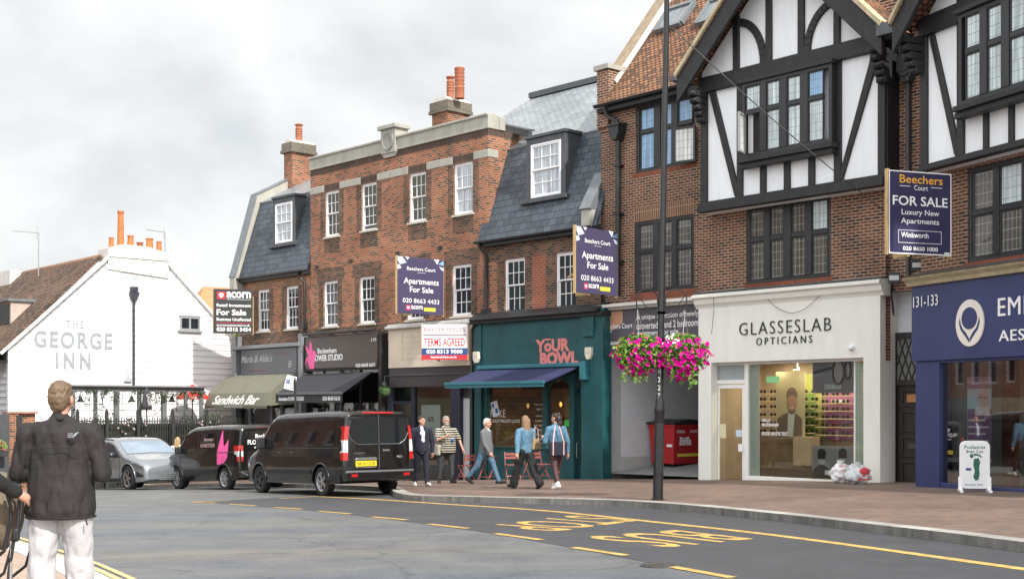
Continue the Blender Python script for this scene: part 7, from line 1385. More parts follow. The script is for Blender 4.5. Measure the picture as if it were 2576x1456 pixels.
o_ = f.wd(f.x(3, -5.4), -5.4, f.z(3, 1128, -5.4)); t = thing('flower_trough', 'trough of pink and green plants fixed to the dark post at the left edge', 'planter', o_, f.rot); mb = MB(); mb.box(-.4, .16, -.15, .15, -.25, -.05); mb.bar((0, .15, -.15), (0, .5, -.15), .05, .05); mb.build('trough', M_FEN, t); random.seed(1); mb = MB(); clump(mb, (-.1, 0, .1), (.3, .2, .22), 260, .09); mb.build('foliage', M_LEAF, t, recalc=False); mb = MB(); clump(mb, (-.1, -.05, .08), (.3, .2, .2), 70, .07); mb.build('blooms', M('rose_bloom', (.7, .2, .25), .6, .2), t, recalc=False)
# far roofs and tree beyond the inn
t = thing('house', 'orange tiled roof with a stone finial rising beyond the right slope of the inn', 'house', (-14.5, 74, -1.5), R(30)); z_ = lambda py, Y: EYE + (HY - py) / FP * Y + 1.5
mb = MB(); mb.box(-5, 5, -3, 3, 0, z_(838, 74)); mb.build('wall', M_BRRED, t); mb = MB(); e_ = z_(838, 74); r_ = z_(728, 74)
mb.slab([(-5.3, -3.4, e_ - .3), (5.3, -3.4, e_ - .3), (3.5, 0, r_), (-3.5, 0, r_)], .1); mb.slab([(5.3, 3.4, e_ - .3), (-5.3, 3.4, e_ - .3), (-3.5, 0, r_), (3.5, 0, r_)], .1); mb.slab([(5.3, -3.4, e_ - .3), (5.3, 3.4, e_ - .3), (3.5, 0, r_)], .1); mb.slab([(-5.3, 3.4, e_ - .3), (-5.3, -3.4, e_ - .3), (-3.5, 0, r_)], .1); mb.build('roof', M('far_orange_tiles', (.46, .21, .10), .85, .2, 3), t)
X = ray(464, 700) * 74; mb = MB(); P = t.rotation_euler.to_matrix().inverted() @ (V((X.x, 74, 0)) - V((-14.5, 74, 0))); mb.lathe([(.14, z_(760, 74)), (.12, z_(715, 74)), (.02, z_(694, 74))], (P.x, P.y, 0), 8); mb.build('finial', M_STONE2, t)
def tree(name, lab, loc, h, r, mt, n=2600, s=.30, sd=1):
    random.seed(sd); t = thing(name, lab, 'tree', loc); mb = MB(); mb.tube([(0, 0, 0), (.1, 0, h * .35), (-.05, .1, h * .6), (0, 0, h * .85)], [.28, .2, .12, .04], 8)
    for k in range(7): a = 2 * pi * k / 7 + .3; zz = h * (.35 + .06 * k); mb.tube([(0, 0, zz), (cos(a) * r * .4, sin(a) * r * .4, zz + r * .3), (cos(a) * r * .8, sin(a) * r * .8, zz + r * .4)], [.1, .06, .02], 6)
    mb.build('trunk', M('bark', (.09, .07, .05), .9, .3, 4), t); mb = MB()
    for k in range(40): a = random.random() * 6.28; u = random.random() ** .6; zz = random.uniform(.38, 1.); rr = r * sqrt(max(.05, 1 - ((zz - .66) / .40) ** 2)) * u; clump(mb, (cos(a) * rr, sin(a) * rr, h * zz), (r * .3, r * .3, r * .26), n // 40, s)
    mb.build('crown', mt, t, recalc=False)
M_TREE = M('yellow_green_leaf', (.10, .13, .025), .6, .5, 2, coord='Object')
tree('tree', 'yellow green tree glimpsed between the white inn and the row under the black board', (-12.4, 62, -1.6), 6.6, 2.2, M_TREE, 1400, .3, 4)
# ================================================================ vehicles
M_TYRE = M('tyre_rubber', (.012, .012, .013), .75, .2, 8); M_RIM = M('alloy', (.50, .51, .52), .3, .06, 3, metal=.75); M_RIMD = M('dark_alloy', (.10, .10, .11), .35, .1, 3, metal=.7)
M_VGL = M('dark_vehicle_glass', (.006, .007, .008), .04, .1, 2, spec=.6, coat=.6); M_TRIM = M('black_plastic_trim', (.014, .014, .015), .5, .1, 5); M_REDL = M('red_lamp_lens', (.40, .010, .010), .12, .1, 8, coat=.5); M_CLRL = M('clear_lamp_lens', (.55, .55, .57), .1, .1, 12, coat=.5); M_CHR = M('chrome', (.7, .7, .7), .12, .02, 3, metal=1.); M_PLY = M('yellow_plate', (.78, .56, .02), .45, .02, 3); M_BLKT = M('plate_black', (.01, .01, .01), .5, .05)
class Car:                         # y forward, x to the right, half width w(y,z); profile rows (y, top, bottom, width factor)
    def __init__(s, rows, W, zt, tum, tuck=.03): s.rows = rows; s.W = W; s.zt = zt; s.tum = tum; s.tuck = tuck
    def row(s, y):
        r = s.rows; y = max(r[0][0], min(r[-1][0], y))
        for a, b in zip(r, r[1:]):
            if a[0] <= y <= b[0]: t = (y - a[0]) / max(1e-6, b[0] - a[0]); return [a[i] + (b[i] - a[i]) * t for i in range(4)]
    def w(s, y, z): f_ = s.row(y)[3]; zz = max(0, z - s.zt); return s.W * f_ * (1 - s.tum * zz ** 1.25) - s.tuck * max(0, (.55 - z) / .35) ** 2
    def ring(s, y, inset=0., cr=.14):
        _, zt, zb, f_ = s.row(y); zt -= inset; zb += inset * .6; P = []; c = min(cr, (zt - zb) * .4); n = 9
        for i in range(n): z = zb + (zt - c - zb) * i / (n - 1); P.append((s.w(y, z) - inset, z))
        x0 = P[-1][0]
        for i in range(1, 6): a = pi / 2 * i / 5; P.append((x0 - c * 1.25 * (1 - cos(a)) - .0, zt - c + c * sin(a)))
        xe = P[-1][0]
        for i in (1, 2, 3): P.append((xe * (1 - i / 3.), zt + .022 * (i / 3.)))
        L = [(-x, z) for x, z in P[::-1][1:]]; P = [(0, zb)] + P + L; return [(x, y, z) for x, z in P]
    def body(s, ys, wheels, wr, ends):
        mb = MB(); R_ = [s.ring(ys[0], ends[0] * 1.)] and []
        st = [(ys[0], ends[0]), (ys[0] + .012, ends[0] * .45), (ys[0] + ends[0] * .8, 0.)] + [(y, 0.) for y in ys[1:-1]] + [(ys[-1] - ends[1] * .8, 0.), (ys[-1] - .015, ends[1] * .45), (ys[-1], ends[1])]
        st.sort(key=lambda q: q[0]); R_ = [s.ring(y, i) for y, i in st]; n = len(R_[0])
        for r in R_: mb.v.extend(V(p) for p in r)
        for i in range(len(R_) - 1):
            for k in range(n): mb.f.append([i * n + k, i * n + (k + 1) % n, (i + 1) * n + (k + 1) % n, (i + 1) * n + k]); mb.m.append(0)
        mb.f.append(list(range(n))); mb.f.append(list(range((len(R_) - 1) * n, len(R_) * n))[::-1]); mb.m += [0, 0]
        o = mb.build('body', MATS['tyre_rubber'])
        for wy, wz in wheels:
            for sx in (-1, 1):
                c = MB(); c.lathe([(wr, -.34), (wr, .34)], (sx * s.W, wy, wz), 28, 0, 'x'); co = c.build('cut', MATS['tyre_rubber']); md = o.modifiers.new('b', 'BOOLEAN'); md.object = co; md.operation = 'DIFFERENCE'; md.solver = 'EXACT'
        dg = bpy.context.evaluated_depsgraph_get(); me = bpy.data.meshes.new_from_object(o.evaluated_get(dg))
        for q in [q for q in bpy.data.objects if q.name.startswith('cut')]: bpy.data.objects.remove(q)
        o.modifiers.clear(); o.data = me
        for p in me.polygons: p.use_smooth = True
        sharp_edges(me, R(38)); return o
    def patch(s, mb, sx, pts_lo, pts_hi, off=.006, m=0, ny=10, nz=5):   # surface panel between two (y,z) edges on one side
        def at(pts, t): q = resample([V((a, b, 0)) for a, b in pts], ny + 1); return q[t]
        A = resample([V((a, b, 0)) for a, b in pts_lo], ny + 1); B = resample([V((a, b, 0)) for a, b in pts_hi], ny + 1)
        g = [[A[i].lerp(B[i], j / nz) for j in range(nz + 1)] for i in range(ny + 1)]; P = [[(sx * (s.w(q.x, q.y) + off), q.x, q.y) for q in r] for r in g]
        for i in range(ny):
            for j in range(nz): mb.face([P[i][j], P[i + 1][j], P[i + 1][j + 1], P[i][j + 1]], m)
    def line(s, mb, sx, pts, r=.006, off=.0): mb.tube([(sx * (s.w(y, z) + off), y, z) for y, z in resample2(pts, 10)], r, 5)
def resample2(pts, n): return [(q.x, q.y) for q in resample([V((a, b, 0)) for a, b in pts], n)]
def wheel(par, x, y, z, r, rr, rim=None, spokes=10):
    sx = 1 if x > 0 else -1; mb = MB(); pr = [(rr, -.10), (r - .03, -.105), (r, -.08), (r, .08), (r - .03, .105), (rr, .10)]; mb.lathe(pr, (0, 0, 0), 30, 0, 'x', cap=False); mb.lathe([(.01, -.04), (rr, -.04)], (0, 0, 0), 24, 0, 'x'); t = mb.build('wheel', M_TYRE, par, smooth=.6); t.location = (x - sx * .02, y, z)
    mb = MB(); mb.lathe([(rr - .025, .085), (rr, .10), (rr, .07), (rr - .03, .05)], n=28, axis='x', cap=False); mb.lathe([(.001, .088), (.055, .085), (.06, .05)], n=14, axis='x')
    for k in range(spokes): a = 2 * pi * (k // 2) / (spokes / 2) + (.17 if k % 2 else -.17); mb.bar((.07, .04 * cos(a), .04 * sin(a)), (.075, (rr - .015) * cos(a), (rr - .015) * sin(a)), .028, .03, (1, 0, 0))
    if sx < 0:
        for v in mb.v: v.x *= -1
    mb.build('rim', rim or M_RIM, t, smooth=.6)
def smp(y0, y1, n): return [y0 + (y1 - y0) * i / n for i in range(n + 1)]
M_VAN = M('black_van_paint', (.007, .007, .007), .3, .1, 3, spec=.15, coat=1.); M_BROWNV = M('dark_olive_black_paint', (.008, .0075, .007), .3, .1, 3, spec=.15, coat=1.)
def rear_y(car): return car.rows[0][0]
# ---- large black van, rear quarter toward us
dvan = V((-.60, .80, 0)).normalized(); rv = V((.8, .6, 0)).normalized()
gw = G(822, 1247); L_ = 5.30; W_ = .965
cen = gw + rv * .80 + dvan * 1.60; cen.z = zg(cen.x, cen.y)
vt = thing('van', 'large black van parked nearest, its rear doors and yellow number plate toward us', 'van', cen, atan2(dvan.y, dvan.x) - pi / 2, 'vans parked in the layby')
vt.rotation_euler[0] = math.atan2(zg(*(cen + dvan * 1.5).xy) - zg(*(cen - dvan * 1.5).xy), 3.0)
rows = [(-2.66, 1.93, .38, .965), (-2.45, 1.965, .30, 1.), (-1.5, 1.99, .28, 1.), (.6, 1.985, .28, 1.), (.95, 1.95, .28, 1.), (1.35, 1.62, .28, .995), (1.78, 1.16, .28, .985), (2.2, 1.05, .28, .95), (2.5, .92, .30, .90), (2.64, .72, .34, .80)]
c = Car(rows, W_, 1.05, .13)
ws = ((-1.62, .345), (1.68, .345)); b = c.body([-2.66] + smp(-2.3, 2.5, 26) + [2.64], ws, .405, (.05, .06)); b.data.materials.clear(); b.data.materials.append(M_VAN); b.parent = vt
for wy, wz in ws:
    for sx in (-1, 1): wheel(vt, sx * (W_ - .09), wy, wz, .345, .225, M_RIM if wy < 0 else M_RIMD)
for sx in (-1, 1):
    mb = MB(); c.patch(mb, sx, [(-2.3, 1.18), (.25, 1.20)], [(-2.2, 1.76), (.32, 1.78)]); mb.build('side_window', M_VGL, b, recalc=False); mb = MB(); c.patch(mb, sx, [(.34, 1.20), (1.60, 1.13)], [(.38, 1.78), (1.08, 1.74)]); mb.build('side_window', M_VGL, b, recalc=False)
    mb = MB(); [c.line(mb, sx, p, .007) for p in ([(.30, .42), (.30, 1.80)], [(-1.0, .45), (-1.0, 1.82)], [(1.42, .70), (1.36, 1.18)])]; c.line(mb, sx, [(-2.45, 1.12), (.30, 1.12)], .012); mb.build('door_seam', M_TRIM, b)
    mb = MB(); c.patch(mb, sx, [(-1.15, .52), (1.2, .52)], [(-1.15, .60), (1.2, .60)], .018); c.patch(mb, sx, [(-2.55, .34), (-2.05, .34)], [(-2.55, .50), (-2.05, .50)], .012); mb.build('side_moulding', M_TRIM, b, recalc=False)
    for yy in (.48, -.15): mb = MB(); x = c.w(yy, 1.02); mb.box(sx * x - .02, sx * x + .03, yy - .1, yy + .1, 1.0, 1.04); mb.build('door_handle', M_VAN, b, bevel=.012)
    mb = MB(); x = c.w(1.35, 1.15); mb.box(min(sx * x, sx * (x + .24)), max(sx * x, sx * (x + .24)), 1.28, 1.38, 1.12, 1.42); mb.build('mirror', M_TRIM, vt, bevel=.04)
    for wy, wz in ws: mb = MB(); n = 12; mb.tube([(sx * (c.w(wy + .425 * cos(a), .345 + .425 * sin(a)) + .006), wy + .425 * cos(a), .345 + .425 * sin(a)) for a in [pi * k / n for k in range(n + 1)]], .022, 6); mb.build('wheel_arch', M_VAN, b, smooth=True)
    for z0_, z1_, mm in ((.84, 1.02, M_REDL), (1.02, 1.30, M_CLRL), (1.30, 1.62, M_REDL)):
        mb = MB(); vs = []
        for z in (z0_, z1_): x = c.w(-2.6, z) + .004; wd = .05 + .02 * (z < 1.2); vs += [(sx * (x + .008), -2.36 - .06 * (z > 1.3), z), (sx * (x - .005), -2.655, z), (sx * (x - wd - .05), -2.682, z)]
        mb.face([vs[0], vs[1], vs[4], vs[3]]); mb.face([vs[1], vs[2], vs[5], vs[4]]); mb.build('tail_light', mm, vt, recalc=False)
    mb = MB(); mb.box(sx * .70 - .08, sx * .70 + .08, -2.755, -2.70, .46, .52); mb.build('reflector', M_REDL, vt)
def rface(mb, pts, y, m=0): mb.prism(pts, y - .012, y + .01, m)
mb = MB()
for s in (-1, 1): rface(mb, [(s * .03, 1.22), (s * .55, 1.22), (s * .70, 1.32), (s * .77, 1.46), (s * .70, 1.80), (s * .03, 1.84)][::s], -2.665)
mb.build('rear_window', M_VGL, vt)
mb = MB()
for s in (-1, 1): mb.tube([(s * .03, -2.678, 1.20), (s * .56, -2.678, 1.20), (s * .72, -2.675, 1.30), (s * .80, -2.67, 1.46)], .010, 5)
mb.box(-.006, .006, -2.684, -2.66, .52, 1.88); mb.build('door_seam', MATS['grey_aluminium'], vt)
mb = MB(); mb.prism([(-.92, .36), (.92, .36), (.94, .56), (.86, .62), (-.86, .62), (-.94, .56)], -2.745, -2.58); mb.build('bumper', M_VAN, vt, bevel=.03); mb = MB(); mb.box(-.90, .90, -2.76, -2.62, .55, .60); mb.build('bumper_step', MATS['grey_aluminium'], vt, bevel=.015)
mb = MB(); mb.box(-.63, -.08, -2.692, -2.665, .70, .82); pl = mb.build('number_plate', M_PLY, vt); mb = MB(); text(mb, 'BK20 OCB', -.585, -.125, .722, .797, -2.694, th=0, bold=.012); mb.build('lettering', M_BLKT, pl)
mb = MB(); mb.prism([(-.66, .84), (-.05, .84), (-.10, .90), (-.60, .90)], -2.70, -2.66); mb.box(-.62, -.1, -2.70, -2.66, .66, .685); mb.build('plate_trim', M_CHR, vt, bevel=.006)
mb = MB(); mb.box(.10, .28, -2.70, -2.66, 1.03, 1.08); mb.build('rear_handle', M_CHR, vt, bevel=.01); mb = MB(); text(mb, 'TOURNEO', -.66, -.38, .985, 1.015, -2.674, th=.004, bold=.02); text(mb, 'CUSTOM', -.58, -.40, .945, .965, -2.674, th=.004); mb.ell((.57, -2.672, .90), (.085, .008, .035), 14, 6); mb.build('badge', M_CHR, vt); mb = MB(); mb.box(-.42, .42, -2.66, -2.60, 1.905, 1.945); mb.build('brake_light', M_REDL, vt, bevel=.01)
# ---- small black flower-shop van ahead of it
dvan = V((-.68, .733, 0)).normalized(); rv = V((.733, .68, 0)).normalized(); gw = G(575, 1231); cen = gw + rv * .76 + dvan * 1.35; cen.z = zg(cen.x, cen.y); f_ = M_BROWNV
v2 = thing('van', 'small black florist van with a pink tulip on its side, parked behind the silver car', 'van', cen, atan2(dvan.y, dvan.x) - pi / 2, 'vans parked in the layby'); v2.rotation_euler[0] = math.atan2(zg(*(cen + dvan * 1.5).xy) - zg(*(cen - dvan * 1.5).xy), 3.0)
rows = [(-2.14, 1.74, .36, .955), (-1.95, 1.80, .28, 1.), (-.8, 1.84, .26, 1.), (.4, 1.82, .26, 1.), (.72, 1.75, .26, 1.), (1.05, 1.50, .26, .995), (1.45, 1.18, .26, .985), (1.80, 1.10, .28, .965), (2.06, 1.00, .28, .925), (2.15, .86, .32, .87)]
W_ = .90; c = Car(rows, W_, 1.0, .13); ws = ((-1.35, .325), (1.40, .325)); b = c.body([-2.14] + smp(-1.85, 2.02, 24) + [2.15], ws, .385, (.06, .05)); b.data.materials.clear(); b.data.materials.append(f_); b.parent = v2
for wy, wz in ws:
    for sx in (-1, 1): wheel(v2, sx * (W_ - .09), wy, wz, .325, .215, M_RIM, 12)
for sx in (-1, 1):
    mb = MB(); c.patch(mb, sx, [(-.95, 1.12), (.05, 1.12)], [(-.85, 1.62), (.08, 1.63)]); mb.build('side_window', M_VGL, b, recalc=False); mb = MB(); c.patch(mb, sx, [(.20, 1.10), (1.28, 1.06)], [(.22, 1.64), (.82, 1.60)]); mb.build('side_window', M_VGL, b, recalc=False)
    mb = MB(); [c.line(mb, sx, p, .007) for p in ([(.14, .40), (.14, 1.68)], [(-.98, .72), (-.98, 1.66)], [(1.15, .60), (1.12, 1.1)])]; c.line(mb, sx, [(-1.95, 1.06), (-.95, 1.06)], .014); mb.build('door_seam', M_TRIM, b)
    mb = MB(); c.patch(mb, sx, [(-.95, .44), (.95, .44)], [(-.9, .60), (.85, .60)], .016); mb.build('side_moulding', M_TRIM, b, recalc=False); mb = MB(); x = c.w(1.15, 1.1); mb.box(min(sx * x, sx * (x + .2)), max(sx * x, sx * (x + .2)), 1.05, 1.14, 1.06, 1.26); mb.build('mirror', M_TRIM, v2, bevel=.03)
    mb = MB(); P = [[(-1.0, .72), (-1.35, .74), (-1.55, .90), (-1.60, 1.10)], [(-1.0, 1.05), (-1.15, 1.10), (-1.35, 1.12), (-1.60, 1.20)], [(-1.05, 1.25), (-1.22, 1.40), (-1.45, 1.66), (-1.78, 1.70)]]; c.patch(mb, sx, P[0], P[1], .007, 0, 8, 3); c.patch(mb, sx, P[1], [(-1.08, 1.3), (-1.24, 1.74), (-1.36, 1.20), (-1.60, 1.42)], .007, 0, 8, 3); mb.build('tulip_emblem', M_PINK, b, recalc=False)
    mb = MB()
    for s_, y0, y1, z0, z1 in (('Beckenham', -.75, -.25, 1.40, 1.49), ('FLOWER STUDIO', -.86, -.06, 1.22, 1.32)):
        m2 = MB(); text(m2, s_, 0, 1, 0, 1, 0, th=0, bold=.01)
        for fc in m2.f: mb.face([(sx * (c.w(0, z0 + m2.v[i].z * (z1 - z0)) + .012), (y1 - m2.v[i].x * (y1 - y0)) if sx < 0 else (y0 + m2.v[i].x * (y1 - y0)), z0 + m2.v[i].z * (z1 - z0)) for i in fc])
    mb.build('lettering', M('rose_print', (.55, .38, .38), .5, .05), b, recalc=False)
    for wy, wz in ws: mb = MB(); n = 12; mb.tube([(sx * (c.w(wy + .41 * cos(a), .325 + .41 * sin(a)) + .006), wy + .41 * cos(a), .325 + .41 * sin(a)) for a in [pi * k / n for k in range(n + 1)]], .03, 6); mb.build('wheel_arch', M_TRIM, b, smooth=True)
    for z0_, z1_, mm in ((.80, .93, M_REDL), (.93, 1.08, M_CLRL), (1.08, 1.24, M_REDL)): mb = MB(); x = c.w(-2.0, 1.05) + .004; mb.face([(sx * x, -1.90, z0_), (sx * (x - .02), -2.10, z0_), (sx * (x - .02), -2.10, z1_), (sx * x, -1.90, z1_)]); mb.face([(sx * (x - .02), -2.10, z0_), (sx * (x - .14), -2.165, z0_), (sx * (x - .14), -2.165, z1_), (sx * (x - .02), -2.10, z1_)]); mb.build('tail_light', mm, v2, recalc=False)
mb = MB()
for s in (-1, 1): rface(mb, [(s * .03, 1.10), (s * .66, 1.10), (s * .68, 1.62), (s * .03, 1.66)][::s], -2.146)
rw = mb.build('rear_window', M_VGL, v2); mb = MB(); text(mb, 'Beckenham', -.35, .45, 1.44, 1.55, -2.162, th=0, bold=.02); text(mb, 'FLOWER STUDIO', -.60, .62, 1.26, 1.39, -2.162, th=0, bold=.03); text(mb, 'flowerstudio', -.4, .3, 1.15, 1.2, -2.162, th=0); text(mb, '020 8658 5633', -.05, .6, .95, 1.0, -2.156, th=0); mb.build('lettering', M_WLET, rw)
mb = MB(); mb.box(-.006, .006, -2.16, -2.14, .5, 1.68); mb.build('door_seam', M_TRIM, v2); mb = MB(); mb.prism([(-.86, .34), (.86, .34), (.88, .54), (-.88, .54)], -2.22, -2.05); mb.build('bumper', M_TRIM, v2, bevel=.04); mb = MB(); mb.tube([(-.86, -2.21, .50), (-.7, -2.235, .42), (.7, -2.235, .42), (.86, -2.21, .50)], .025, 6); mb.build('bumper_trim', MATS['grey_aluminium'], v2)
mb = MB(); mb.box(-.44, .08, -2.175, -2.14, .66, .78); pl = mb.build('number_plate', M_PLY, v2); mb = MB(); text(mb, 'WL17 FSB', -.40, .04, .682, .758, -2.177, th=0, bold=.012); mb.build('lettering', M_BLKT, pl); mb = MB(); mb.box(-.3, .3, -2.13, -2.09, 1.70, 1.735); mb.build('brake_light', M_REDL, v2)
# ---- silver car, nose toward us and to the right
M_SILV = M('silver_car_paint', (.27, .29, .32), .26, .04, 2, metal=.6, coat=.8)
dc = V((.68, -.73, 0)).normalized(); rc = V((dc.y, -dc.x, 0)); gw = G(332, 1231); cen = gw - dc * 1.46 - rc * .80; cen.z = zg(cen.x, cen.y)
ct = thing('car', 'silver crossover car parked nose to the right behind the man in the dark jacket', 'car', cen, atan2(dc.y, dc.x) - pi / 2); ct.rotation_euler[0] = math.atan2(zg(*(cen + dc * 1.5).xy) - zg(*(cen - dc * 1.5).xy), 3.0)
rows = [(-2.40, .95, .42, .84), (-2.3, 1.12, .32, .92), (-1.95, 1.30, .26, .97), (-1.2, 1.54, .24, 1.), (-.3, 1.60, .24, 1.), (.25, 1.57, .24, 1.), (.62, 1.42, .24, 1.), (1.22, 1.07, .24, .99), (1.7, .96, .24, .965), (2.05, .90, .24, .945), (2.30, .79, .26, .90), (2.40, .68, .30, .84)]
W_ = .955; c = Car(rows, W_, .86, .24); ws = ((-1.46, .36), (1.46, .36)); b = c.body([-2.4] + smp(-2.25, 2.3, 30) + [2.4], ws, .43, (.05, .06)); b.data.materials.clear(); b.data.materials.append(M_SILV); b.parent = ct
for wy, wz in ws:
    for sx in (-1, 1): wheel(ct, sx * (W_ - .09), wy, wz, .36, .255, M('two_tone_alloy', (.30, .28, .26), .3, .2, 6, metal=.7), 10)
for sx in (-1, 1):
    mb = MB(); c.patch(mb, sx, [(-1.85, 1.06), (-.12, 1.01)], [(-1.25, 1.36), (-.12, 1.45)]); mb.build('side_window', M('car_glass', (.03, .04, .05), .05, .1, spec=.7, coat=.5), b, recalc=False); mb = MB(); c.patch(mb, sx, [(-.04, 1.01), (.98, .99)], [(-.04, 1.45), (.42, 1.37)]); mb.build('side_window', M('car_glass', (.03, .04, .05), .05, .1, spec=.7, coat=.5), b, recalc=False)
    mb = MB(); [c.line(mb, sx, p, .006) for p in ([(-.08, .36), (-.08, 1.0)], [(.95, .40), (1.0, .97)])]; mb.build('door_seam', M_TRIM, b); mb = MB(); c.patch(mb, sx, [(-1.0, .25), (1.0, .25)], [(-1.0, .36), (1.0, .36)], .012); mb.build('sill_trim', M_TRIM, b, recalc=False)
    mb = MB(); x = c.w(.72, 1.0); mb.ell((sx * (x + .12), .74, 1.06), (.11, .07, .075), 12, 8); mb.build('mirror', M('black_gloss', (.012, .012, .015), .15, .1, coat=.7), ct, smooth=True)
    mb = MB(); mb.tube([(sx * (c.w(y, 1.5) - .03), y, c.row(y)[1] - .035) for y in smp(-1.1, .3, 8)], .018, 6); mb.build('roof_rail', M_TRIM, ct)
    mb = MB(); H_ = [(1.78, .80), (2.02, .74), (2.20, .67), (2.27, .64)]; c.patch(mb, sx, [(1.80, .76), (2.02, .70), (2.26, .63)], [(1.74, .82), (2.02, .79), (2.26, .70)], .008); mb.build('headlight', M('headlight_lens', (.10, .11, .13), .08, .3, 12, coat=.8), b, recalc=False); mb = MB(); c.patch(mb, sx, [(1.72, .815), (2.02, .79), (2.27, .70)], [(1.72, .84), (2.02, .815), (2.27, .72)], .011, 0, 10, 1); mb.build('light_strip', M_CLRL, b, recalc=False)
    mb = MB(); c.patch(mb, sx, [(1.98, .38), (2.32, .40)], [(1.98, .56), (2.32, .44)], .010); mb.build('side_intake', M_TRIM, b, recalc=False)
    for wy, wz in ws: mb = MB(); n = 12; mb.tube([(sx * (c.w(wy + .44 * cos(a), .36 + .44 * sin(a)) + .004), wy + .44 * cos(a), .36 + .44 * sin(a)) for a in [pi * k / n for k in range(n + 1)]], .016, 6); mb.build('wheel_arch', M_SILV, b, smooth=True)
mb = MB(); ysw = smp(.56, 1.20, 6)
for i in range(6):
    for k in range(8):
        q = lambda y, u: ((u - .5) * 2 * (c.w(y, c.row(y)[1] - .10) - .13), y, c.row(y)[1] + .012 + .022 * (1 - abs(2 * u - 1)))
        mb.face([q(ysw[i], k / 8), q(ysw[i], (k + 1) / 8), q(ysw[i + 1], (k + 1) / 8), q(ysw[i + 1], k / 8)])
mb.build('windscreen', M('car_windscreen', (.20, .26, .33), .05, .25, 1.5, spec=.8, coat=.6), ct, smooth=True, recalc=False)
mb = MB()
for k in range(4): mb.tube([(-.62, 2.33 - .0 * k, .30 + .055 * k), (0, 2.415 + .01, .29 + .055 * k), (.62, 2.33, .30 + .055 * k)], .012, 5)
mb.build('grille_bar', MATS['grey_aluminium'], ct); mb = MB(); mb.prism([(-.66, .27), (.66, .27), (.56, .50), (-.56, .50)], 2.22, 2.375); mb.build('grille', M_TRIM, ct, bevel=.02)
# ================================================================ people
def fuse(mb, vox, name, mat, par, fold=0., ff=9., sm=2, st=(1, 1, 1), ang=None):     # one continuous skin over overlapping shapes
    o = mb.build(name, mat, None); md = o.modifiers.new('r', 'REMESH'); md.mode = 'VOXEL'; md.voxel_size = vox; ms = o.modifiers.new('s', 'SMOOTH'); ms.iterations = sm; ms.factor = .5
    me = bpy.data.meshes.new_from_object(o.evaluated_get(bpy.context.evaluated_depsgraph_get())); o.modifiers.clear(); o.data = me
    if fold:
        ns = [v.normal.copy() for v in me.vertices]
        for v, n in zip(me.vertices, ns):
            c = v.co; a = mnoise.noise(V((c.x * ff * st[0], c.y * ff * st[1], c.z * ff * st[2]))) + .5 * mnoise.noise(V((c.x * ff * 2.3, c.y * ff * 2.3 + 7, c.z * ff * 2.3 * st[2]))); v.co = c + n * fold * (a - abs(a) * .4)
    me.shade_smooth(); o.parent = par; return o
M_SKIN = M('skin', (.50, .27, .19), .5, .08, 6, coord='Object'); M_EYE = M('eye_dark', (.02, .015, .012), .2, .1); M_LIP = M('lip', (.40, .14, .12), .5, .05)
def cloth(name, col, rough=.85, var=.15, sc=14, bump=.25): return M(name, col, rough, var, sc, bump, coord='Object', bscale=60)
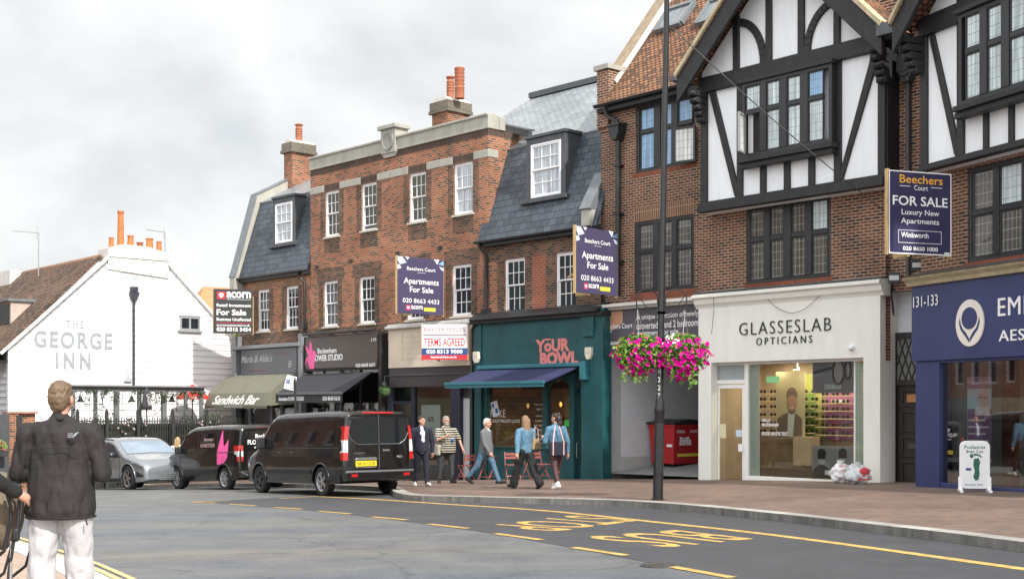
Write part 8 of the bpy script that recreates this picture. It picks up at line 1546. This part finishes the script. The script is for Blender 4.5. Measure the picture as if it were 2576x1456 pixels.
def person(label, foot, heading, H, legs, arms, top, bottom, shoes, hair, lean=0., turn=0., hs=1., girth=1., bust=0., sleeve=1., wide=1., hem=.0, flare=0., legbare=0, vox=.012, group=None, toplen=.0, beard=None, glasses=False, headpitch=0.):
    """legs/arms: left then right; leg = (swing, knee, splay); arm = (swing, out, elbow, inward)"""
    t = thing('person', label, 'person', foot, heading, group); h = H
    hipz = .515 * h; D = {}
    def leg(s, th, k, sp): th, k, sp = R(th), R(k), R(sp); hp = V((s * .052 * h * girth ** .5, 0, hipz)); d = V((s * sin(sp), sin(th), -cos(th))).normalized(); kn = hp + d * .245 * h; e = V((s * sin(sp) * .5, sin(th - k), -cos(th - k))).normalized(); an = kn + e * .235 * h; pt = min(0, (th - k)) * .8; toe = an + V((s * .02 * h, cos(pt) * .105 * h, sin(pt) * .105 * h - .022 * h)); heel = an + V((0, -.03 * h * cos(pt), -.028 * h)); return hp, kn, an, toe, heel
    LG = [leg(s, *l) for s, l in zip((-1, 1), legs)]; low = min(min(l[3].z, l[4].z) for l in LG) - .018 * h
    up = V((0, 0, -low)); LG = [[q + up for q in l] for l in LG]; pel = V((0, 0, hipz)) + up; B = Matrix.Rotation(R(-lean), 3, 'X')
    T = lambda x, y, z: pel + B @ V((x * h, y * h, z * h))
    def arm(s, sw, out_, el, inn): sh = T(s * .116 * (girth ** .3) * wide ** .8, -.005, .272); d = V((s * sin(R(out_)), sin(R(sw)), -cos(R(sw)) * cos(R(out_)))).normalized(); eb = sh + d * .172 * h; f_ = R(sw + el); e = V((s * (sin(R(out_)) * .6 - sin(R(inn))), sin(f_), -cos(f_))).normalized(); wr = eb + e * .150 * h; return sh, eb, wr, e
    AR = [arm(s, *a) for s, a in zip((-1, 1), arms)]
    nk, hd = T(0, .0, .335), T(0, .012, .415)
    Rh = Matrix.Rotation(R(turn), 3, 'Z') @ Matrix.Rotation(R(-lean * .3 + headpitch), 3, 'X'); Hd = lambda x, y, z: hd + Rh @ V((x * h, y * h, z * h)) * hs
    def hand(mb, s, wr, e):
        e = V(e); side = V((0, 1, 0)) - e * e.y; side = side.normalized() if side.length > .2 else V((0, 0, 1)); nrm = e.cross(side); pm = wr + e * .045 * h; mb.cap(wr, pm, .018 * h, .022 * h, 10, (1, 1)); mb.cap(wr + e * .02 * h + side * .012 * h, pm + side * .012 * h, .014 * h, .013 * h, 8); mb.cap(wr + e * .02 * h - side * .012 * h, pm - side * .012 * h, .013 * h, .012 * h, 8)
        for i, (o, L2) in enumerate(((.018, .040), (.006, .046), (-.006, .043), (-.018, .034))): a = pm + side * o * h; m_ = a + (e * .92 - nrm * s * .25).normalized() * L2 * .55 * h; mb.cap(a, m_, .0062 * h, .0056 * h, 7); mb.cap(m_, m_ + (e * .75 - nrm * s * .65).normalized() * L2 * .5 * h, .0056 * h, .0046 * h, 7)
        a = wr + e * .018 * h + side * .018 * h; mb.cap(a, a + (e * .6 + side * .7).normalized() * .032 * h, .008 * h, .0065 * h, 7)
    mb = MB()                                        # the body itself
    mb.cap(T(0, 0, -.0), T(0, 0, .10), .062 * h, .062 * h, 14, (1.25, .85)); mb.cap(T(0, 0, .10), T(0, .0, .26), .062 * h, .066 * h, 14, (1.3, .85)); mb.cap(T(-.085, -.005, .275), T(.085, -.005, .275), .036 * h, .036 * h, 10); mb.cap(T(0, -.008, .28), T(0, .004, .37), .034 * h, .032 * h, 12)
    mb.ell(Hd(0, -.004, .02), (.044 * h * hs, .056 * h * hs, .052 * h * hs), 18, 12, 0, Rh); mb.ell(Hd(0, .012, -.022), (.035 * h * hs, .042 * h * hs, .046 * h * hs), 16, 10, 0, Rh); mb.ell(Hd(0, .034, -.052), (.018 * h * hs, .018 * h * hs, .014 * h * hs), 10, 7, 0, Rh); mb.cap(Hd(0, .050, .010), Hd(0, .062, -.014), .006 * h * hs, .010 * h * hs, 8); mb.cap(Hd(-.022, .046, .018), Hd(.022, .046, .018), .008 * h * hs, .008 * h * hs, 7)
    for s in (-1, 1): mb.ell(Hd(s * .045, -.004, -.004), (.007 * h * hs, .014 * h * hs, .020 * h * hs), 8, 6, 0, Rh); mb.ell(Hd(s * .022, .038, -.022), (.014 * h * hs, .014 * h * hs, .013 * h * hs), 8, 6, 0, Rh)
    for s, (sh, eb, wr, e) in zip((-1, 1), AR): mb.cap(sh, eb, .029 * h, .023 * h, 10); mb.cap(eb, wr, .023 * h, .016 * h, 10); hand(mb, s, wr, e)
    for hp, kn, an, toe, heel in LG: mb.cap(hp, kn, .050 * h, .033 * h, 12); mb.cap(kn, an, .032 * h, .020 * h, 12); mb.cap(kn.lerp(an, .25) - V((0, .012 * h, 0)), kn.lerp(an, .6), .028 * h, .020 * h, 10); mb.cap(heel, toe, .020 * h, .017 * h, 8)
    bd = fuse(mb, vox * .85, 'body', M_SKIN, t, sm=2)
    mb = MB()
    for s in (-1, 1): mb.ell(Hd(s * .0185, .0475, .003), (.0065 * h, .004 * h, .0045 * h), 8, 6, 0, Rh)
    mb.build('eyes', M_EYE, bd, smooth=True); mb = MB(); mb.ell(Hd(0, .050, -.034), (.014 * h, .006 * h, .0045 * h), 8, 6, 0, Rh); mb.build('mouth', M_LIP, bd, smooth=True)
    if glasses:
        mb = MB()
        for s in (-1, 1): mb.tube([Hd(s * .019 + .013 * cos(a), .058, .003 + .010 * sin(a)) for a in [2 * pi * k / 10 for k in range(11)]], .0014 * h, 4); mb.tube([Hd(s * .032, .056, .006), Hd(s * .046, .0, .006)], .0014 * h, 4)
        mb.build('spectacles', M_EYE, t)
    kind, hm = hair; mb = MB(); rr = Rh
    if kind != 'none':
        mb.ell(Hd(0, -.010, .030), (.047 * h * hs, .056 * h * hs, .049 * h * hs), 16, 10, 0, rr); mb.ell(Hd(0, -.024, .004), (.046 * h * hs, .044 * h * hs, .048 * h * hs), 14, 10, 0, rr)
        if kind == 'short': mb.ell(Hd(0, .020, .055), (.036 * h * hs, .032 * h * hs, .018 * h * hs), 12, 8, 0, rr); mb.ell(Hd(0, -.034, -.02), (.036 * h * hs, .026 * h * hs, .034 * h * hs), 12, 8, 0, rr)
        if kind == 'long': [mb.cap(Hd(x, -.040, .01), Hd(x * 1.25, -.062, -.15 - .02 * (1 - abs(x) * 20)), .030 * h * hs, .016 * h * hs, 9) for x in (-.028, -.01, .01, .028)]; [mb.cap(Hd(s * .040, -.006, .02), Hd(s * .046, -.02, -.09), .015 * h * hs, .012 * h * hs, 8) for s in (-1, 1)]
        if kind == 'curly': mb.ell(Hd(0, -.058, .0), (.046 * h * hs, .036 * h * hs, .05 * h * hs), 12, 8, 0, rr); mb.ell(Hd(.01, -.062, -.06), (.042 * h * hs, .034 * h * hs, .055 * h * hs), 12, 8, 0, rr); mb.ell(Hd(0, -.05, .06), (.026 * h * hs, .028 * h * hs, .022 * h * hs), 10, 8, 0, rr); mb.ell(Hd(0, .026, .052), (.034 * h * hs, .026 * h * hs, .016 * h * hs), 12, 8, 0, rr)
        fuse(mb, vox * .7, 'hair', hm, t, fold=.006, ff=34 if kind != 'long' else 22, sm=1, st=(1.6, 1.6, .35 if kind == 'long' else 1.))
    if beard: mb = MB(); mb.ell(Hd(0, .036, -.052), (.028 * h, .020 * h, .022 * h), 12, 8, 0, rr); [mb.ell(Hd(s * .030, .018, -.038), (.010 * h, .026 * h, .024 * h), 10, 7, 0, rr) for s in (-1, 1)]; fuse(mb, vox * .7, 'beard', beard, t, fold=.004, ff=40, sm=1)
    # garments follow the body a little outside it
    g = girth; mb = MB(); lo = -.02 - hem
    mb.cap(T(0, .01 * (g - 1), lo + .03), T(0, .03 * (g - 1), .10), (.076 * g + .004) * h, .074 * g * h, 18, (1.25 * wide, .92 if g < 1.1 else 1.05)); mb.cap(T(0, .03 * (g - 1), .10), T(0, .0, .25), .074 * g * h, .077 * h * g ** .5, 18, (1.27 * wide, .95 if g < 1.1 else 1.)); [mb.cap(T(s * .03, -.008, .300), T(s * .100 * wide * g ** .2, -.006, .272), .044 * h, .042 * h, 12) for s in (-1, 1)]; mb.cap(T(0, -.008, .29), T(0, -.004, .335), .050 * h, .038 * h, 12)
    if bust: mb.cap(T(-.035, .045, .235), T(.035, .045, .235), .034 * h, .034 * h, 10)
    for sh, eb, wr, e in AR:
        mb.cap(sh, eb if sleeve > .5 else sh.lerp(eb, .75), .045 * h * wide ** .5, .040 * h * wide ** .5 if sleeve > .5 else .045 * h, 12)
        if sleeve > .5: mb.cap(eb, eb.lerp(wr, .97), .039 * h * wide ** .5, .029 * h, 12)
    tp = fuse(mb, vox, top[0], top[1], t, fold=(top[2] if len(top) > 2 else .010) * h / 1.7, ff=10, sm=2, st=(1.3, 1.3, .5)); zc_ = T(0, 0, lo).z
    hz_ = min(a[2].z for a in AR) - .2
    for v in tp.data.vertices:
        if v.co.z < zc_ and (abs(v.co.x) < .095 * h * g * wide): v.co.z = zc_ - (zc_ - v.co.z) * .06
    mb = MB()
    if bottom:
        mb.cap(T(0, 0, -.005), T(0, 0, .05), (.066 * g ** .7) * h, (.064 * g ** .7) * h, 16, (1.25, .95))
        for hp, kn, an, toe, heel in LG:
            a2 = kn.lerp(an, 1. - legbare); mb.cap(hp, kn, (.062 * g ** .5) * h, (.043 + flare * .5) * h, 14); mb.cap(kn, a2, (.042 + flare * .5) * h, (.031 + flare) * h, 14)
        fuse(mb, vox, bottom[0], bottom[1], t, fold=(bottom[2] if len(bottom) > 2 else .010) * h / 1.7, ff=8, sm=2, st=(1, 1, .8))
    for i, (hp, kn, an, toe, heel) in enumerate(LG):
        mb = MB(); mb.cap(heel + V((0, 0, .004)), toe, .026 * h, .023 * h, 12); mb.cap(heel.lerp(toe, .35) + V((0, 0, .012 * h)), toe, .022 * h, .018 * h, 10); mb.cap(heel + V((0, .01, 0)), an + V((0, 0, .0)), .025 * h, .024 * h, 10); s_ = fuse(mb, vox * .8, 'shoe', shoes[0], t, sm=2)
        if len(shoes) > 1: mb = MB(); mb.cap(an, an.lerp(kn, .42), .025 * h, .026 * h, 12); fuse(mb, vox, 'sock', shoes[1], t)
    return t, T, AR, Hd, LG
gd = lambda px, py, h=KERB: G(px, py, h)
hdg = lambda dx, dy: atan2(dy, dx) - pi / 2
J_BLACK = cloth('black_jacket_cloth', (.0165, .0130, .0132), .8); H_BRN = M('brown_hair', (.13, .085, .05), .6, .4, 30, .4, coord='Object'); H_GREY = M('grey_hair', (.30, .28, .26), .6, .3, 30, .3, coord='Object'); H_DK = M('dark_hair', (.03, .02, .016), .5, .4, 30, .4, coord='Object'); H_BLD = M('blonde_hair', (.40, .26, .13), .55, .4, 26, .4, coord='Object', stretch=(3, 3, .4)); H_FAIR = M('brown_blonde_hair', (.22, .135, .075), .55, .4, 26, .4, coord='Object', stretch=(3, 3, .4)); H_WHT = M('white_hair', (.55, .53, .50), .6, .2, 30, .3, coord='Object')
S_WHITE = M('white_trainer', (.72, .72, .70), .5, .06, 9, coord='Object'); S_BLK = M('black_shoe', (.012, .012, .012), .35, .2, 9, coord='Object'); C_NAVY = cloth('navy_cloth', (.014, .016, .032)); C_CHAR = cloth('charcoal_cloth', (.045, .047, .05)); C_BLK = cloth('black_cloth', (.010, .010, .011)); C_DEN = cloth('blue_denim', (.085, .16, .25), .85, .35); C_DENJ = cloth('light_denim', (.085, .185, .275), .85, .3); C_GREY = cloth('grey_marl', (.13, .135, .145), .9, .2, 30); C_WINE = cloth('wine_leggings', (.055, .018, .018), .6); C_SHIRT = cloth('pale_blue_shirt', (.62, .66, .74), .8, .06)
def stripes():
    m, t, b = newmat('striped_knit'); n = t.nodes.new; L = t.links.new; tc = n('ShaderNodeTexCoord'); sp_ = n('ShaderNodeSeparateXYZ'); L(tc.outputs['Object'], sp_.inputs[0]); mu = n('ShaderNodeMath'); mu.operation = 'MULTIPLY'; mu.inputs[1].default_value = 1 / .062; L(sp_.outputs[2], mu.inputs[0]); fr = n('ShaderNodeMath'); fr.operation = 'FRACT'; L(mu.outputs[0], fr.inputs[0]); r = n('ShaderNodeValToRGB'); r.color_ramp.interpolation = 'CONSTANT'; r.color_ramp.elements[0].color = (.014, .014, .014, 1); r.color_ramp.elements[1].position = .6; r.color_ramp.elements[1].color = (.50, .47, .38, 1); L(fr.outputs[0], r.inputs[0]); L(r.outputs[0], b.inputs['Base Color']); b.inputs['Roughness'].default_value = .9; return m
# man in the foreground, back to us
Ym = 9.6; fo = V(((152 - CX) / FP * Ym, Ym, 0)); fo.z = zg(fo.x, fo.y) + .10
t, T, AR, Hd, LG = person('man seen from behind in a black jacket and pale trousers', fo, hdg(-.10, 1), 1.785, ((-3, 4, 2), (6, 6, 2)), ((2, 12, 100, 22), (2, 12, 100, 22)), ('jacket', J_BLACK, .020), ('trousers', cloth('pale_trousers', (.42, .42, .44), .85, .05, 6, .15), .017), (S_WHITE,), ('short', H_BRN), girth=1.40, wide=1.04, hem=.066, flare=.030, hs=1.04, vox=.010, turn=-6)
mb = MB(); a = T(.078, -.108, .262); [text(mb, s_, a.x - .04, a.x - .002, a.z - .011 + .013 * i, a.z - .002 + .013 * i, a.y, th=.01) for i, s_ in enumerate(('FACE', 'NORTH', 'THE'))]; [mb.tube([(a.x + .002 + r_ * (1 - cos(q_)), a.y, a.z - .011 + r_ * sin(q_)) for q_ in [pi / 2 * k / 6 for k in range(7)]], .003, 5) for r_ in (.018, .028, .038)]; mb.build('back_emblem', M('pale_grey_print', (.34, .38, .42), .7, .1), t); mb = MB(); P = [T(x, -.112 - .004 * cos(x * 20), .215 - abs(x) * .02) for x in (-.10, -.05, 0, .05, .10)]; mb.tube(P, .004, 5); mb.build('yoke_seam', J_BLACK, t)
mb = MB(); P = [T(.142 * cos(a) , .01 - .108 * sin(a), -.080) for a in [2 * pi * k / 24 for k in range(25)]]; mb.tube(P, .008, 6); mb.tube([T(.12, -.07, -.088), T(.128, -.08, -.108)], .006, 5); mb.build('hem_cord', J_BLACK, t); mb = MB(); mb.lathe([(.062, 0), (.064, .02), (.058, .05)], T(0, -.008, .325), 16); mb.build('collar', J_BLACK, t, smooth=True)
# person at the very edge pushing a pushchair
Yp = 9.2; fo = V(((-152 - CX) / FP * Yp, Yp, 0)); fo.z = zg(fo.x, fo.y) + .10
t, T, AR, Hd, LG = person('person in a black coat at the left edge pushing the pushchair', fo, hdg(.25, 1), 1.72, ((10, 8, 3), (-12, 10, 3)), ((10, 6, 60, 0), (16, 30, 40, -6)), ('coat', C_BLK), ('trousers', C_NAVY), (S_BLK,), ('long', H_DK), hem=.05, girth=1.1)
hw = V(t.location) + Matrix.Rotation(t.rotation_euler[2], 3, 'Z') @ AR[1][2]
o_ = V(((6 - CX) / FP * 9.45, 9.45, 0)); o_.z = zg(o_.x, o_.y) + .10; t = thing('pushchair', 'black framed pushchair with a khaki seat cut by the left edge of the photo', 'pushchair', o_, 0.)
q = lambda px, py: V(((px - CX) / FP * 9.45, 9.45, EYE + (HY - py) / FP * 9.45)) - o_
M_KHA = cloth('khaki_seat_cloth', (.17, .14, .10)); mb = MB()
for dy in (0., .42): mb.tube([q(32, 1216) + V((0, dy, 0)), q(50, 1222) + V((0, dy, 0)), q(50, 1240) + V((0, dy, 0)), q(42, 1345) + V((0, dy, 0))], .014, 8); mb.tube([q(38, 1340) + V((0, dy, 0)), q(22, 1440) + V((0, dy, 0)), q(20, 1520) + V((0, dy, 0))], .013, 8); mb.tube([q(36, 1350) + V((0, dy, 0)), q(10, 1440) + V((0, dy, 0)), q(-90, 1520) + V((0, dy, 0))], .012, 8)
mb.tube([q(33, 1216), q(30, 1214) + V((0, .2, 0)), q(33, 1216) + V((0, .42, 0))], .017, 8); mb.build('frame', M_BLKP, t); mb = MB(); mb.tube([q(28, 1360), q(26, 1500)], .012, 8); mb.build('tube', M('silver_tube', (.5, .5, .52), .3, .05, metal=.8), t); mb = MB()
for dy in (0, .42): mb.cap(q(40, 1335) + V((0, dy, 0)), q(40, 1352) + V((0, dy, 0)), .03, .03, 10)
mb.build('hinge', M_BLKP, t); mb = MB(); mb.ell(q(-28, 1290) + V((0, .22, 0)), (.17, .20, .30), 18, 12); fuse(mb, .015, 'seat', M_KHA, t); mb = MB(); mb.tube([q(18, 1240), q(27, 1275), q(27, 1310), q(10, 1385), q(-20, 1410)], .014, 8); mb.build('hood_rim', M_BLKP, t)
for px, py in ((20, 1520), (-110, 1520)):
    for dy in (0, .42): mb = MB(); mb.lathe([(.03, -.02), (.09, -.02), (.10, 0), (.09, .02), (.03, .02)], q(px, 1000) + V((0, dy, -(q(px, 1000)).z + .10)), 16, 0, 'y'); mb.build('wheel', M_TYRE, t, smooth=.6)
# five walkers on the pavement
t, T, AR, Hd, LG = person('man in a navy blazer and pale shirt with white trainers beside the large black van', gd(1060, 1222), hdg(.30, -1), 1.74, ((10, 6, 2), (-10, 6, 2)), ((-8, 16, 14, 10), (-6, 14, 18, 14)), ('blazer', C_NAVY), ('trousers', C_NAVY), (S_WHITE,), ('short', H_DK), turn=38, hem=.02, girth=1.14, group='people walking past the cafe')
mb = MB(); mb.cap(T(0, .028, .0), T(0, .036, .24), .062 * 1.74, .056 * 1.74, 14, (1.05, .95)); mb.cap(T(0, .044, .24), T(0, .03, .318), .046 * 1.74, .026 * 1.74, 12); fuse(mb, .012, 'shirt', C_SHIRT, t, fold=.004)
t, T, AR, Hd, LG = person('stout bearded man in a black and cream striped top with glasses', gd(1122, 1215), hdg(.35, -1), 1.78, ((4, 4, 4), (-4, 8, 4)), ((8, 26, 12, 0), (34, 8, 82, 62)), ('striped_top', stripes()), ('trousers', C_CHAR), (S_BLK,), ('short', H_GREY), girth=1.58, sleeve=.3, hem=.04, turn=20, beard=H_GREY, glasses=True, group='people walking past the cafe')
M_BAGS = cloth('stone_bag_cloth', (.34, .32, .26)); mb = MB(); mb.tube([T(.06, .10, .30), T(-.0, .155, .15), T(.12, .10, .02)], .014, 6); mb.tube([T(.06, .09, .31), T(.07, -.05, .31), T(.15, -.06, .06)], .014, 6); mb.build('bag_strap', M_BAGS, t); b_ = thing('shoulder_bag', 'pale stone shoulder bag slung at the hip of the man in the striped top', 'bag', V(t.location) + Matrix.Rotation(t.rotation_euler[2], 3, 'Z') @ T(.165, .04, -.02), t.rotation_euler[2] + .4); mb = MB(); mb.box(-.05, .05, -.13, .13, -.14, .14); mb.box(-.056, .056, -.135, .135, .02, .145); mb.build('bag', M_BAGS, b_, bevel=.02)
mb = MB(); a = T(-.06, .15, .13); mb.ell(a, (.045, .02, .045), 12, 8); mb.build('badge', M('blue_badge', (.03, .09, .35), .6), t)
t, T, AR, Hd, LG = person('white haired man in a grey zip jacket and blue jeans striding right', gd(1222, 1216), hdg(.95, -.42), 1.75, ((24, 4, 2), (-26, 16, 2)), ((-18, 10, 12, 0), (16, 8, 18, 2)), ('jacket', C_GREY), ('jeans', C_DEN), (S_BLK,), ('short', H_WHT), girth=1.28, hem=.035, lean=2, group='people walking past the cafe')
mb = MB(); mb.tube([T(0, .098, -.01), T(0, .104, .14), T(0, .088, .30)], .007, 5); mb.build('zip', C_NAVY, t); mb = MB(); mb.cap(T(0, .062, .27), T(0, .028, .33), .03, .03, 10); mb.build('shirt', C_SHIRT, t)
t, T, AR, Hd, LG = person('long haired woman in a cropped denim jacket and wide black trousers', gd(1322, 1229), hdg(-.55, .85), 1.70, ((24, 6, 4), (-22, 14, 4)), ((-26, 22, 10, 0), (8, 8, 20, 0)), ('denim_jacket', C_DENJ), ('trousers', C_BLK, .014), (S_BLK,), ('long', H_FAIR), hem=.0, flare=.028, girth=1.02, group='people walking past the cafe', turn=-8)
b_ = thing('handbag', 'tan handbag under the right arm of the woman in wide black trousers', 'bag', V(t.location) + Matrix.Rotation(t.rotation_euler[2], 3, 'Z') @ T(.155, -.03, .10), t.rotation_euler[2] + .3); mb = MB(); mb.prism([(-.15, -.13), (.15, -.13), (.11, .12), (-.11, .12)], -.05, .05); mb.build('bag', cloth('tan_leather', (.30, .22, .12), .6), b_, bevel=.025); mb = MB(); mb.tube([(-.09, 0, .11), (-.06, .0, .34), (.0, .03, .40), (.06, 0, .34), (.09, 0, .11)], .010, 6); mb.build('handle', M('striped_strap', (.5, .36, .34), .7), b_)
t, T, AR, Hd, LG = person('dark haired woman in a denim jacket and wine leggings with white socks', gd(1399, 1229), hdg(-.55, 1), 1.72, ((-17, 8, 3), (16, 4, 3)), ((10, 12, 96, 30), (-6, 14, 14, 0)), ('denim_jacket', C_DENJ), ('leggings', C_WINE, .003), (S_WHITE, cloth('white_sock', (.74, .74, .74))), ('curly', H_DK), hem=.05, girth=1.0, legbare=.18, turn=24, group='people walking past the cafe')
b_ = thing('tote_bag', 'navy tote bag with pink striped handles on the shoulder of the dark haired woman', 'bag', V(t.location) + Matrix.Rotation(t.rotation_euler[2], 3, 'Z') @ T(-.06, -.15, .02), t.rotation_euler[2] + .15); mb = MB(); mb.prism([(-.24, -.17), (.24, -.17), (.26, .16), (-.26, .16)], -.05, .06); mb.build('bag', C_NAVY, b_, bevel=.04); mb = MB(); [mb.tube([(x, -.06, -.15), (x, -.06, .16), (x * .35, .02, .52)], .014, 6) for x in (-.19, .12)]; mb.build('handle', M('pink_white_webbing', (.62, .40, .42), .8, .2), b_)
t, T, AR, Hd, LG = person('blonde woman in a white top between the silver car and the florist van', V((ray(447, 1000).x * 42.5, 42.5, zg(ray(447, 1000).x * 42.5, 42.5) + .0)), hdg(.1, 1), 1.66, ((4, 4, 2), (-4, 4, 2)), ((0, 10, 12, 0), (0, 10, 12, 0)), ('top', cloth('white_top_cloth', (.62, .62, .62))), ('jeans', C_DEN), (S_WHITE,), ('long', H_BLD), vox=.016)
# ================================================================ unseen other side of the street, added to be mirrored in windows and car paint

t = fthing('unseen_brick_terrace', 'unseen brick terrace across the road, added for reflections in windows and van sides', 'building', Fr(-61.6, 69., .66, -.75, zg(-26, 30)))
mb = MB(); ho = [(x, x + 1.2, z, z + 1.7) for x in [1.2 + 2.6 * k for k in range(23)] for z in (3.9, 6.9)]; wall(mb, 0, 62, -1, 9.2, ho, y=-3., m=0); mb.box(-.3, 62.3, -3.3, 3, 9.2, 9.5, 1); mb.slab([(0, -3.3, 9.5), (62, -3.3, 9.5), (62, 1, 12.8), (0, 1, 12.8)], .1, 2); mb.box(0, 62, -2.7, -2.6, -1, 9.2, 3); mb.box(61.8, 62, -3, 3, -1, 9.2, 0); mb.box(0, .2, -3, 3, -1, 9.2, 0)
for x in range(0, 62, 7): mb.box(x, x + 5.6, -3.1, -3.02, .3, 3., 3 if (x // 7) % 2 else 1)
wl = mb.build('wall', [M_BROR, M_STONE2, M_TILE2, M_GDARK], t)
for v in wl.data.vertices: v.co.y = -v.co.y
wl.data.flip_normals(); uvl = wl.data.uv_layers[0]
wn = None
mb = MB()
for a, b, c, d in ho: ring(mb, a, b, c, d, .08, 2.86, 2.98)
mb.build('window', M_UPVC, t)
tree('unseen_street_tree', 'unseen broad green tree across the road, added for reflections in upper windows', (-24, 29, zg(-24, 29)), 10.5, 4., M_TREE, 2600, .45, 11)  # out of frame, added for the upper windows to reflect
